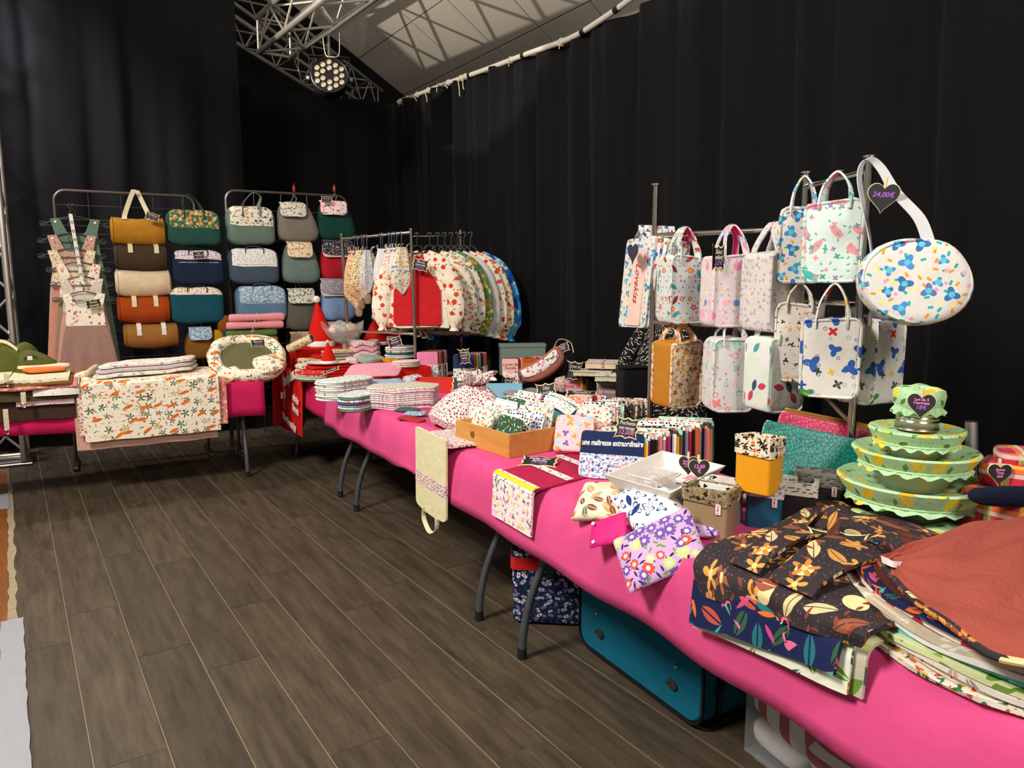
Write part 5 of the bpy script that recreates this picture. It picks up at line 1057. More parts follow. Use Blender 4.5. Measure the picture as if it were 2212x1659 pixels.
for k, (lb, m, w_, d_, h_, u, v, z, rz_) in enumerate((('beige spotted notebook lying under pink floral book', MATS['speckle'], .24, .16, .03, 1283, 805, .93, -45), ('cream paged notebook lying on the mauve notebook', BLUEB, .24, .15, .035, 1330, 815, .935, -40), ('pink floral closed book lying on top of notebooks', MATS['pink_white_ditsy'], .34, .20, .04, 1325, 787, .975, -42))):
    P = pz(u, v, z); t = thing('notebook', lb, 'notebook', V((P.x, P.y, z - h_ / 2)), R(rz_))
    for zz in (.003, h_ - .003): MB().box((0, 0, zz), (w_, d_, .005), .002).build('cover', m, t)
    MB().box((w_ / 2 - .002, 0, h_ / 2), (.004, d_, h_), .001).build('spine', m, t)
    MB().box((-.004, 0, h_ / 2), (w_ - .014, d_ - .012, h_ - .012)).build('pages', MATS['cream_pages'], t)
    if k == 2:
        for x in (-.06, .08): MB().box((x, 0, h_ / 2), (.014, d_ + .004, h_ + .004), .001).build('elastic_band', PRN[0], t)
plaque('black sign reading Carnet de Note 12,00€', pz(1240, 801, .94), .115, .135, facecam((2.2, 3.6), -6), (('Carnet de', CHALK), ('Note', CHALK), ('12,00€', VIO)), ry=6)
plaque('black sign lying flat before the mauve notebook', pz(1256, 853, .86), .19, .10, R(-38), (('Pochette à', CHALK), ('élastique', CHALK), ('15,00€', VIO)), rx=-66)
# black bag
P = pz(1370, 888, ZT + .002); t = thing('black_bag', 'tall black corduroy bag beside tote rack post', 'bag', V((P.x - .02, P.y, ZT + .003)), facecam(P, 22))
MB().sq(.085, .06, .135, .25, .25, 14, 28, T(0, 0, .135), lambda q: V((q.x * (1 + .05 * sin(q.z * 40)), q.y, q.z))).build('body', fab('black_cord', (20, 20, 21), .9, stripe=((32, 32, 34), .006, .5, 0)), t)
MB().tube([(x * .085, y * .06, .262) for x, y in rrect(2, 2, .4, 4)], .006, 6, True).build('rim', fab('black_rim', (30, 30, 32)), t)
# pouches lying behind the wooden box
for k, (u, v, lb, m, z) in enumerate(((1130, 846, 'slate grey folded shorts on the pile', PLN[7], .815), (1132, 856, 'pink folded shorts under the slate ones', fab('pl_pinky', (226, 150, 160)), .795), (1115, 864, 'dark teal folded shorts on the pile', PLN[8], .775), (1150, 862, 'grey printed folded shorts on the pile', PRN[1], .785))):
    folded(lb, u, v, z, .24, .13, .02, 10, m, .3, 'folded_shorts', 'shorts')
plaque('grey sign reading Slip à poche on the shorts pile', pz(1180, 848, .88), .125, .12, facecam((2, 3.6), -6), (('Slip', CHALK), ('à poche', CHALK), ('5,00€', PKCH)), rx=-20, ry=-8)
book_row('coral and red small purse beside the teal pouch', 1240, 905, ZT + .03, .13, .13, 5, .022, .015, [(MATS['mp_coral'], PLN[10]), (PRN[1], PLN[11]), (PLN[10], PLN[10]), (PRN[8], PLN[4]), (flor('navy_white_ditsy', (220, 220, 228), [(40, 40, 80), (90, 90, 130)], 60, .36), PLN[7])], 'small coral purses', off=-10, th=.016, lean=30, name='small_purse', cat_='purse', split=.35)
# floral drawstring bag whose tail hangs over the edge
BURG = flor('burgundy_circle', (232, 214, 210), [(120, 30, 60), (150, 50, 80), (90, 30, 50)], 70, .34)
CRM = fab('ivory_corduroy', (226, 220, 180), .9, stripe=((214, 206, 162), .007, .5, 1))
P = pz(968, 900, .82); t = thing('drawstring_bag', 'plum flowered drawstring bag with ivory tail over the edge', 'bag', V((1.56, P.y, ZT + .003)), R(-90))
def dbag(r, z, a, i):
    k = z / .20; return (r * (1 + .06 * sin(17 * a) * k + .04 * sin(5 * a) + (.22 * sin(9 * a) if i >= 7 else 0)), z + .01 * sin(3 * a) * (k < .9) + (.022 * sin(5 * a + 1) if i >= 8 else 0))
MB().lathe([(.10, .0), (.135, .012), (.150, .05), (.140, .09), (.105, .14), (.06, .18), (.038, .198), (.055, .222), (.07, .24), (.05, .238)], 68, MX.Translation((-.055, .085, .004)) @ MX.Diagonal((1.30, 1.25, 1.12, 1)), dbag).deform(lambda q: V((q.x + .25 * max(0, q.z - .03), q.y + .2 * max(0, q.z - .05), q.z))).build('body', BURG, t)
MB().tube([(.0 + .05 * cos(a), .122 + .05 * sin(a), .228) for a in [2 * pi * k / 14 for k in range(14)]], .005, 6, True).build('drawcord', PLN[10], t)
MB().sq(.11, .05, .05, .6, .6, 10, 22, T(.17, .20, .06) @ RZ(-30)).build('side_fold', BURG, t)
E_ = 1.335; x0l = pX(905, 1000, E_).y; x1l = pX(970, 1000, E_).y; yb = P.y
w2 = (x0l - x1l); yc = (x0l + x1l) / 2 - P.y
def tail(z0, z1, flare=0, roundb=0):
    def fn(uu, vv):
        z = lerp(z0, z1, vv); k = max(0, (vv - (1 - .25)) / .25) if roundb else 0; half = w2 / 2 * (1 - roundb * (1 - sqrt(max(0, 1 - k * k))))
        return V(((2 * uu - 1) * half - yc, -(1.56 - E_) - .006 - .012 * (ZT - z), z - ZT))
    return fn
ztail = [pX(937, v, E_).z for v in (938, 1032, 1058, 1112)]
m = MB().sheet(lambda uu, vv: V(((2 * uu - 1) * w2 / 2 - yc, lerp(.05, -(1.56 - E_) - .006, min(1, vv / .72)) if vv < .75 else -(1.56 - E_) - .006 - 0 * vv, .012 if vv < .72 else lerp(.012, ztail[0] - ZT, (vv - .72) / .28))), 14, 16, .01); m.build('printed_apron', BURG, t)
MB().sheet(tail(ztail[0], ztail[1]), 12, 10, .01).build('ivory_panel', CRM, t); MB().sheet(tail(ztail[1], ztail[2]), 12, 4, .011).build('print_band', BURG, t)
MB().sheet(tail(ztail[2], ztail[3], 0, .6), 14, 12, .01).build('ivory_end', CRM, t)
hy = -(1.56 - E_) - .02; MB().ribbon(cat([(-w2 * .2 - yc, hy, ztail[3] - ZT + .02), (-w2 * .22 - yc, hy, ztail[3] - ZT - .04), (-w2 * .02 - yc, hy, ztail[3] - ZT - .085), (w2 * .2 - yc, hy, ztail[3] - ZT - .05), (w2 * .22 - yc, hy, ztail[3] - ZT + .01)], 5), (0, 1, .3), .022, .003).build('strap_loop', MATS['cream_webbing'], t)
for sx in (-1, 1): MB().lathe([(.006, 0), (.006, .003)], 10, T(sx * w2 * .36 - yc, hy + .008, ztail[3] - ZT + .035) @ RX(90)).build('eyelet', plain('dark_eyelet', (40, 60, 50), .4, .6), t)
plaque('grey sign on top of the plum flowered drawstring bag', pz(1000, 829, .93), .135, .095, facecam((1.75, 3.7), -10), (('Sac à', CHALK), ('goûter', CHALK), ('15,00€', PKCH)), rx=-30)
# wooden box with zip pouches
nt = NT('honey_pine'); tc = nt.n('ShaderNodeTexCoord'); wv = nt.n('ShaderNodeTexNoise'); mp = nt.n('ShaderNodeMapping'); mp.inputs['Scale'].default_value = (1.2, 9, 9); nt.l(tc.outputs['Object'], mp.inputs[0]); nt.l(mp.outputs[0], wv.inputs['Vector']); wv.inputs['Scale'].default_value = 4; wv.inputs['Detail'].default_value = 5; wv.inputs['Distortion'].default_value = .8
nt.l(nt.mix(wv.outputs[0], lin((176, 116, 44)), lin((214, 160, 82))), nt.b.inputs['Base Color']); nt.b.inputs['Roughness'].default_value = .55; PINE = nt.m
fc = pz(1100, 992, ZT); L_, D_, H_ = .42, .36, .105; rzb = R(-82)
c_, s_ = cos(rzb), sin(rzb); ctr = fc + V((-L_ / 2 * c_ - D_ / 2 * s_, -L_ / 2 * s_ + D_ / 2 * c_, .003))
wb = upright_box('wooden_box', 'honey pine box of zip pouches', ctr, rzb, L_, D_, H_, .012, PINE)
MB().lathe([(.016, 0), (.016, .0015), (.011, .0018), (.005, .0022)], 20, T(-.07, -D_ / 2 - .0004, .058) @ RX(90)).build('knot', plain('pine_knot', (112, 66, 26), .6), wb)
for x in (-L_ / 2 + .006, L_ / 2 - .006):
    for z in (.02, .055, .088): MB().lathe([(.002, 0), (.002, .001)], 8, T(x, -D_ / 2 - .0003, z) @ RX(90)).build('nail', plain('nail', (60, 50, 40), .4, .8), wb)
def pouch(name, label, p, rz, w, h, th, lean, mats, grp=None, zipm=None, roll_=0, split=0):
    t = thing(name, label, 'pouch', p, rz, grp, R(-lean), R(roll_))
    fnp = lambda q: V((q.x, q.y * (1 + .0 * q.x), q.z))
    if split:
        u_, l_ = MB().sq(w / 2, th / 2, h / 2, .16, .16, 24, 20, T(0, 0, h / 2), lambda q: V((q.x, q.y * (1 + .3 * cos(q.x / w * pi)), q.z + .004 * sin(q.x * 40)))).split(lambda q: q.z > h * split)
        u_.build('upper_panel', mats[0], t, weld=True); l_.build('lower_panel', mats[1], t, weld=True)
    else: MB().sq(w / 2, th / 2, h / 2, .2, .2, 16, 28, T(0, 0, h / 2), lambda q: V((q.x * (1 + .04 * sin(q.z * 50)), q.y * (1 + .3 * cos(q.x / w * pi) + .2 * sin(q.z * 60)), q.z))).build('body', mats[0], t)
    MB().box((0, 0, h - .001), (w * .94, min(th * .6, .008), .006), .001).build('zip', zipm or MATS['pl_white'], t)
    return t
rnd = random.Random(4); wps = ['white and green', 'grey script', 'black lettered', 'leafy green', 'white sketch', 'orange leaf', 'grey floral', 'white blue', 'black spotted', 'cream check', 'fern print', 'coral print', 'pale grey', 'white map']
k = 0
for row in range(7):
    for colx in range(2):
        lx = lerp(-.13, .09, colx) + rnd.uniform(-.01, .02); ly = -.12 + row * .038
        if colx == 1 and row > 4: continue
        p = ctr + V((c_ * lx - s_ * ly, s_ * lx + c_ * ly, .016)); m = [MATS['mp_white'], MATS['navy_white_ditsy'], MATS['mp_spot'], MATS['mp_fern'], MATS['grey_sprig'], MATS['mp_cactus'], MATS['mp_grey']][(k * 3) % 7]
        pouch('zip_pouch', wps[k] + ' zip pouch standing in the pine box', p, rzb + R(rnd.uniform(-14, 14) + 8), .19, .145 + .012 * row, .012, 20 + rnd.uniform(-6, 8), [m], 'zip pouches in the pine box'); k += 1
t = pouch('corduroy_pouch', 'teal corduroy pouch with white spotted flap in pine box', pz(1187, 930, .80), facecam((1.8, 2.9), -22), .15, .16, .05, 18, [fab('teal_corduroy', (74, 130, 140), .9, stripe=((56, 108, 118), .006, .5, 0))], roll_=20)
MB().sheet(lambda u, v: V(((2 * u - 1) * .085 * (1 - .25 * v * v), -.03 - .014 * v + .05 * (1 - v) * (v < .3), .165 - .07 * v + .012 * sin(u * pi))), 12, 8, .005).build('flap', prt('white_black_spot', (230, 226, 218), [dict(s=80, k='leaf', r=.35, asp=.4, c=[(40, 40, 40)], den=.7)]), t)
# wallet in raspberry strips over the edge
WIN = fab('raspberry_canvas', (176, 30, 74), .85); UNI = blobs('lilac_pony_print', (234, 226, 222), [(196, 120, 180), (120, 110, 130), (230, 170, 200), (226, 190, 90)], 30, .3)
EX = 1.345; ya_, yb2 = pX(1070, 1100, EX).y, pX(1154, 1130, EX).y; zb2 = (pX(1070, 1112, EX).z + pX(1152, 1162, EX).z) / 2
t = thing('hanging_organiser', 'raspberry canvas organiser with pony print pocket over the edge', 'organiser', (EX, (ya_ + yb2) / 2, ZT), R(-90)); W3 = ya_ - yb2
Lf = ZT - zb2; zz = pX(1110, 1040, EX).z - ZT
def org(a, b, off):
    def fn(u, v):
        s = lerp(a, b, v); x = (2 * u - 1) * W3 / 2
        if s < 0: return V((x + s * .25, -s - .0 + .03, .010 + off))       # on the table, away from the edge
        r = .03
        if s < .045: q = s / .045 * pi / 2; return V((x, .03 - r * 1.2 * sin(q) - off, .010 + off - r * (1 - cos(q))))
        return V((x, -.006 - off - .008 * (s - .045) / Lf, -.02 - (s - .045)))
    return fn
MB().sheet(org(-.42, .045 - zz - .02, 0), 12, 40, -.006).build('canvas', WIN, t)
for a, b in ((-.34, -.305), (-.17, -.135), (.0, .04)): MB().sheet(org(a, b, .007), 12, 8, -.003).build('printed_band', UNI, t)
MB().sheet(org(.045 - zz - .03, .045 - zz - .012, .009), 12, 2, -.004).build('yellow_zip', plain('zip_yellow', (236, 196, 20), .5), t)
MB().sheet(org(.045 - zz - .014, .02 + Lf, .004), 14, 12, -.008).build('printed_pocket', UNI, t)
plaque('black sign lying on the raspberry organiser', pz(1165, 997, ZT + .022), .16, .105, R(-42), (('Protège cahier', CHALK), ('famille', CHALK), ('17,00€', VIO)), rx=-80)
# princess print pouch, lettered pouch and the long row behind
p = pz(1238, 985, ZT + .004); pouch('quilted_pouch', 'pink print puffy pouch beside the pine box', p + V((.02, .03, 0)), facecam(p, -8), .175, .175, .06, 30, [blobs('pink_doll_print', (240, 186, 196), [(120, 90, 170), (226, 150, 60), (240, 230, 150), (150, 200, 220)], 22, .3)], split=0)
navy = fab('navy_canvas', (26, 40, 78), .85); LIBB = flor('blue_pink_liberty', (206, 214, 226), [(60, 80, 130), (226, 140, 150), (120, 150, 190)], 56, .38, [(70, 100, 120)])
p = pz(1318, 1036, ZT + .003); t = pouch('lettered_pouch', 'navy pouch lettered une maîtresse extraordinaire with blue floral base', p, facecam(p, -4), .25, .20, .016, 36, [navy, LIBB], split=.48)
text('lettering', 'une maîtresse extraordinaire', .034, plain('white_flock', (236, 232, 226), .8), t, T(-.0, -.0095, .148) @ STAND, .25, .0007, sx=.60)
rowm = []
PN = ['yellow', 'navy', 'black', 'plum', 'rose', 'orange', 'brown', 'grey', 'teal', 'white', 'wine', 'rust']
base = pz(1318, 1036, ZT + .003); rz = facecam(base, -4); c_, s_ = cos(rz), sin(rz); rnd = random.Random(9)
order = [0, 3, 2, 2, 4, 4, 3, 2, 9, 0, 6, 1, 7, 10, 2, 11, 7, 2, 4, 5, 8]
names_ = ['first', 'second', 'third', 'fourth', 'fifth', 'sixth', 'seventh', 'eighth', 'ninth', 'tenth', 'eleventh', 'twelfth', 'thirteenth', 'fourteenth', 'fifteenth', 'sixteenth', 'seventeenth', 'eighteenth', 'nineteenth', 'twentieth', 'last']
for k, q in enumerate(order):
    lx, ly = .018 + .0135 * k, .022 + .0165 * k; p = base + V((c_ * lx - s_ * ly, s_ * lx + c_ * ly, 0))
    pouch('zip_pouch', '%s pouch behind the lettered pouch, %s underside with printed top' % (names_[k], PN[q]), p, rz + R(rnd.uniform(-2, 2)), .245 + rnd.uniform(-.01, .01), .185 + rnd.uniform(-.01, .015), .017, 34 - k * .5, [PRN[(k * 3 + 2) % 10], PLN[q]], 'long row of message pouches', split=.8)
# second row, to the left and behind
base = pz(1262, 950, ZT + .003)
for k in range(16):
    lx, ly = .03 + .0125 * k, .05 + .018 * k; p = base + V((c_ * lx - s_ * ly, s_ * lx + c_ * ly, 0))
    pouch('zip_pouch', '%s pouch in rear row beneath the tote rack' % names_[k], p, rz + R(rnd.uniform(-3, 3)), .19, .165 + rnd.uniform(-.01, .01), .016, 30, [PRN[(k * 7 + 4) % 10], PRN[(k * 3) % 10]], 'rear row of pouches', split=.5)
plaque('grey sign reading Pochette avec message 12,00€', pz(1354, 925, .93), .10, .095, facecam((1.8, 2.2), -4), (('Pochette', CHALK), ('avec message', CHALK), ('12,00€', PKCH)), rx=-24, ry=6)
# ================================================================ TOTE RACK
A_, B_, C_ = V((2.25, 1.62, 0)), V((2.25, 2.69, 0)), V((2.445, 2.03, 0))
t = thing('tote_rack', 'tall chrome display rack hung with printed tote bags', 'display rack', A_)
for P, z in ((A_, 1.909), (B_, 1.933), (C_, 1.92)):
    q = P - A_; MB().tube([q + V((0, 0, .03)), q + V((0, 0, z))], .0145, 12).build('post', CHROME, t); MB().lathe([(.023, 0), (.023, .006), (.016, .009)], 16, T(q.x, q.y, z)).build('cap', STEEL, t); MB().lathe([(.03, 0), (.03, .03), (.016, .04)], 14, T(q.x, q.y, 0)).build('foot', BLACKP, t)
    for zz in (1.45, .95): MB().lathe([(.0155, 0), (.0155, .004)], 12, T(q.x, q.y, zz)).build('joint_ring', STEEL, t)
for z in (1.71, 1.315, .62): MB().tube([B_ - A_ + V((0, 0, z)), C_ - A_ + V((0, 0, z))], .0115, 10).build('rail', CHROME, t)
for z in (1.868, 1.43, .75): MB().tube([V((0, 0, z)), C_ - A_ + V((0, 0, z))], .0115, 10).build('end_rail', CHROME, t)
for q in (V((0, 0, 0)), C_ - A_, B_ - A_): pass
MB().tube([C_ - A_ + V((0, 0, 1.16)), V((0, 0, 1.02))], .008, 8).build('brace', CHROME, t)
def hpath(x, y0, zb, zt, sw): return [(x - sw, y0, zb - .03), (x - sw, y0, zb + .01), (x - sw * .75, y0 * .5, lerp(zb, zt, .6)), (x, y0 * .2, zt), (x + sw * .75, y0 * .5, lerp(zb, zt, .6)), (x + sw, y0, zb + .01), (x + sw, y0, zb - .03)]
def tote(label, u, v, Xp, w, d, h, off, pm, side=None, lin_=None, top=None, hm=None, pip=None, tilt=0, hooks=True):
    P = pX(u, v, Xp); tz = P.z + h / 2
    t = thing('tote_bag', label, 'tote bag', P, facecam(P, off), 'printed tote bags on the chrome rack', 0, R(tilt))
    side = side or pm; pip = pip or pm; hm = hm or pm
    def sg(q): k = q.z / h; return V((q.x * (1 + .03 * sin(q.z * 24 + u)), q.y * (1 + .10 * cos(q.z * 11 + u) * (abs(q.x) < w * .46)), q.z + .008 * sin(q.x * 34 + v) * (k > .2) - .006 * cos(q.x / w * pi) * (k < -.3)))
    body = MB().sq(w / 2, d / 2, h / 2, .14, .14, 18, 32, None, sg)
    fr, rest = body.split(lambda q: q.y < -d * .44 and abs(q.z) < h * .49); rest.build('body', side, t, weld=True); fr.build('front_panel', pm, t, weld=True)
    for s in (-1, 1):
        MB().tube([sg(V((x, s * d * .485, y))) for x, y in rrect(w * .97, h * .97, .028, 5)], .0055, 6, True).build('piping', pip, t)
    zt = (top - P.z) if top else h / 2 + .13
    for s in (-1, 1):
        hp = cat(hpath(0, s * d * .40, h / 2, zt, w * .24), 5)
        sdv = lambda uu: (.25 * cos(uu * pi), 1, 0)
        hd = MB().ribbon(hp, sdv, .04, .006).build('handle', hm, t)
        if lin_: MB().ribbon([p + (V((0, 0, h / 2)) - p) * .018 for p in hp], sdv, .034, .004).build('handle_lining', lin_, hd)
    MB().tube([(-.012, 0, zt + .004), (0, .004, zt + .007), (.014, 0, zt + .004)], .0014, 5).build('safety_pin', CHROME, t)
    return t
PK = fab('hot_pink_lining', (222, 30, 110))
ISL = prt('island_print', (198, 210, 207), [dict(s=44, k='flower', n=5, a=.3, r=.3, c=[(206, 60, 60), (226, 140, 50), (190, 60, 110)], den=.5), dict(s=19, k='flower', n=5, a=.2, r=.3, c=[(226, 110, 50), (200, 60, 110)], mid=(240, 200, 90), den=.5), dict(s=17, k='leaf', r=.4, asp=.4, c=[(130, 60, 40), (60, 150, 160), (180, 70, 60)], den=.6)])
STAR = prt('pink_star_print', (216, 204, 206), [dict(s=17, k='flower', n=5, a=.3, r=.4, c=[(226, 120, 160), (110, 150, 210), (180, 200, 110)], ln=.05), dict(s=16, k='dot', r=.28, c=[(230, 140, 170), (100, 140, 200), (236, 170, 190)], den=.5), dict(s=44, k='flower', n=5, a=.35, r=.3, c=[(226, 110, 150), (130, 170, 220)], den=.4)])
GREYP_ = prt('grey_mini_print', (206, 202, 198), [dict(s=38, k='flower', n=3, a=.35, r=.34, c=[(150, 150, 164), (170, 160, 170)], den=.8), dict(s=29, k='dot', r=.28, c=[(214, 170, 170), (176, 176, 190)], ln=.05, den=.5)])
CONF = prt('blue_confetti_print', (214, 212, 206), [dict(s=38, k='rect', r=.28, asp=.5, c=[(40, 170, 170), (230, 150, 40)], den=.5), dict(s=32, k='dot', r=.22, c=[(226, 160, 190), (236, 220, 110)], den=.4), dict(s=16, k='flower', n=3, a=.28, r=.34, c=[(60, 110, 170), (70, 140, 200), (90, 120, 170)], mid=(90, 190, 220), mr=.4, den=.92)])
MERM = prt('sea_green_print', (206, 222, 216), [dict(s=13, k='leaf', r=.45, asp=.36, c=[(70, 180, 165), (110, 195, 180), (230, 150, 160)], den=.7), dict(s=29, k='flower', n=4, a=.3, r=.34, c=[(226, 140, 160), (150, 120, 170), (60, 160, 150)], den=.5), dict(s=49, k='leaf', r=.35, asp=.4, c=[(90, 170, 160)], den=.4)])
UNI2 = prt('unicorn_pastel_print', (206, 206, 204), [dict(s=13, k='flower', n=4, a=.25, r=.32, c=[(226, 130, 130), (150, 190, 220), (150, 200, 180)], den=.55), dict(s=20, k='dot', r=.26, c=[(226, 120, 110), (240, 180, 90), (120, 190, 190)], ln=.07, den=.5), dict(s=41, k='rect', r=.2, asp=.6, c=[(206, 110, 130), (140, 140, 160)], den=.3)])
DINO = prt('pastel_dino_print', (216, 218, 216), [dict(s=10, k='dot', r=.5, c=[(190, 214, 220), (226, 210, 214), (206, 220, 206)]), dict(s=16, k='leaf', r=.42, asp=.5, c=[(214, 100, 60), (60, 160, 160), (60, 70, 110), (190, 60, 100)], den=.55)])
BWP = prt('black_ochre_print', (214, 210, 202), [dict(s=32, k='flower', n=3, a=.35, r=.32, c=[(26, 26, 28), (206, 206, 206), (222, 150, 50), (60, 60, 60)], den=.75), dict(s=58, k='leaf', r=.3, asp=.4, c=[(226, 140, 60), (30, 30, 30)], den=.3)])
HERO = prt('comic_colour_print', (216, 212, 206), [dict(s=12, k='flower', n=3, a=.28, r=.36, c=[(70, 140, 60), (206, 40, 40), (50, 90, 170)], den=.72), dict(s=17, k='flower', n=4, a=.3, r=.3, c=[(40, 80, 160), (200, 40, 40), (230, 180, 50), (60, 60, 60)], den=.5), dict(s=32, k='dot', r=.24, c=[(60, 90, 140), (140, 150, 160)], ln=.07, den=.35)])
tote('tote with tropical flower print and hot pink handle lining', 1473, 625, 2.27, .178, .13, .292, 28, ISL, top=pX(1470, 497, 2.27).z + .01, lin_=PK)
tote('white tote with pink stars and hot pink handle lining', 1574, 628, 2.27, .185, .14, .285, 22, STAR, top=pX(1560, 494, 2.27).z + .01, lin_=PK)
tote('white tote with tiny grey figures print', 1668, 630, 2.30, .16, .17, .30, 40, GREYP_, top=pX(1655, 488, 2.30).z + .01)
tote('mustard corduroy tote with yellow flower end panel', 1462, 805, 2.27, .165, .15, .30, 36, flor('yellow_liberty', (224, 206, 180), [(206, 160, 50), (170, 90, 60), (214, 150, 150)], 30, .38, [(150, 120, 60)]), side=fab('mustard_corduroy', (190, 130, 40), .9, stripe=((170, 112, 30), .007, .5, 0)), top=pX(1460, 700, 2.27).z + .01)
tote('white tote with small pastel print, lower middle of rack', 1573, 806, 2.27, .175, .14, .30, 18, UNI2, top=pX(1560, 700, 2.27).z + .01, lin_=fab('rose_lining', (220, 140, 146)))
tote('pale tote with bright shapes, lower right of rail', 1672, 804, 2.29, .165, .15, .29, 38, DINO, top=pX(1640, 700, 2.29).z + .01, lin_=fab('blue_lining', (80, 140, 180)))
tote('white tote with blue blobs and confetti print, upper left', 1730, 530, 2.33, .165, .10, .275, 2, CONF, top=pX(1752, 380, 2.33).z)
tote('glossy sea green and white print tote in front', 1803, 522, 2.22, .185, .10, .270, -8, MERM, top=pX(1812, 372, 2.22).z, lin_=fab('pink_tail', (226, 120, 150)))
tote('white tote with black and ochre woodland print', 1722, 738, 2.32, .165, .10, .29, 2, BWP, top=pX(1745, 612, 2.32).z, lin_=fab('grey_lining', (150, 148, 142)))
tote('white tote with bold red green blue print in front', 1796, 772, 2.20, .185, .10, .265, -6, HERO, top=pX(1790, 612, 2.20).z, lin_=fab('red_lining', (206, 30, 36)))
tote('white tote with bold red print behind the near post', 1880, 775, 2.36, .16, .14, .30, -38, HERO, top=pX(1850, 640, 2.36).z, lin_=fab('red_lining', (206, 30, 36)))
# flat bags fanned at the left end of the rail
FB = [CONF, HERO, blobs('flat_blue', (232, 226, 220), [(60, 80, 140), (206, 70, 60), (240, 190, 80)], 20, .3), BWP]
for k in range(6):
    u = 1376 + 9 * k; P = pX(u, 612, 2.25 + .012 * k); t = thing('flat_tote', ['foremost flat bag with blush lettered stripe, left of rack', 'second flat print bag left of rack', 'third flat print bag left of rack', 'fourth flat print bag left of rack', 'fifth flat print bag left of rack', 'rearmost flat print bag left of rack'][k], 'tote bag', P, facecam(P, -56 + 2 * k), 'flat bags fanned at the rack end', R(2), R(-2 + 2 * k))
    MB().sq(.125, .010, .21, .12, .2, 14, 20, None, lambda q: V((q.x + .10 * (q.z / .21) * .5, q.y + .006 * sin(q.x * 40), q.z))).build('body', FB[k % 4], t)
    if k == 0:
        MB().box((.02, -.013, -.02), (.11, .004, .36), .001).deform(lambda q: V((q.x + .10 * (q.z / .21) * .5, q.y, q.z))).build('blush_panel', fab('blush_canvas', (236, 200, 186)), t)
        text('lettering', 'Lovekiss', .055, plain('dark_rose_ink', (150, 60, 60), .8), t, T(.02, -.0165, .0) @ STAND @ RZ(-90 - 13), .2)
    MB().ribbon(cat([(.0, 0, .20), (.03, .01, .24), (.05, .0, .265), (.07, -.01, .24), (.085, 0, .20)], 4), (.2, 1, 0), .03, .004).build('handle', FB[(k + 1) % 4], t)
P = pX(1367, 545, 2.16); t = thing('heart_sign', 'dark heart sign seen edge-on by the flat bags', 'price sign', P, facecam(P, -62))
MB().slab([(.05 / 1.0 * sin(a) ** 3, .05 / 16 * (13 * cos(a) - 5 * cos(2 * a) - 2 * cos(3 * a) - cos(4 * a))) for a in [2 * pi * i / 30 for i in range(30)]], -.002, .002, .0008, STAND).build('heart_board', plain('heart_navy', (40, 34, 60), .7), t)
plaque('tall narrow black sign hanging on the pink star tote', pX(1551, 556, 2.16), .055, .105, facecam((2.16, 2.4), 30), (('Sac', CHALK), ('enfant', CHALK), ('22€', VIO)))
# round bag on white strap
P = pX(1972, 610, 2.14); s_ = mpp(P); t = thing('round_bag', 'round white zip bag with blue blob print on white strap', 'bag', P, facecam(P, 10), None, R(-6), R(12))
rw, rh = 112 * s_, 92 * s_
MB().sq(rw, rh, .055, .30, 1.0, 14, 44, RX(90)).deform(lambda q: V((q.x, q.y * (1 + .1 * sin(q.x * 20)), q.z + .006 * sin(q.x * 30) * (q.z > 0)))).build('body', CONF, t)
for s in (-1, 1): MB().tube([(rw * .93 * cos(a), s * .046, rh * .93 * sin(a)) for a in [2 * pi * k / 44 for k in range(44)]], .004, 6, True).build('piping', CONF, t)
MB().ribbon([(rw * 1.0 * cos(a), 0, rh * 1.0 * sin(a)) for a in [pi * (.12 + .76 * k / 20) for k in range(21)]], (0, 1, 0), .012, .003).build('zip', MATS['pl_white'], t)
mw = t.matrix_basis.inverted() if False else (MX.Translation(P) @ Euler((R(-6), R(12), facecam(P, 10)), 'XYZ').to_matrix().to_4x4()).inverted()
WS = fab('white_webbing', (206, 206, 208), .8, stripe=((192, 192, 196), .004, .5, 1))
tp = A_ + V((0, 0, 1.895)) + V((-.02, -.02, 0))
strap = [P + V((.09, -.035, .125)) * 1, pX(1985, 470, 2.16), pX(1935, 415, 2.17), tp + V((.02, -.02, -.02)), tp + V((-.02, .0, .005)), tp + V((-.045, .005, -.06)), pX(1880, 520, 2.2), pX(1888, 640, 2.16)]
strap[0] = pX(2005, 520, 2.14)
MB().ribbon(cat([mw @ V(q) for q in strap], 6), lambda u: (.9 - .9 * u, .2 + .5 * u, .5 - .2 * u), .036, .003).build('strap', WS, t)
heart('dark heart sign priced 24,00€ on the white strap', pX(1908, 424, 2.12), .098, facecam((2.12, 1.5), 0), (('24,00€', VIO, .04, .215),), ry=6)
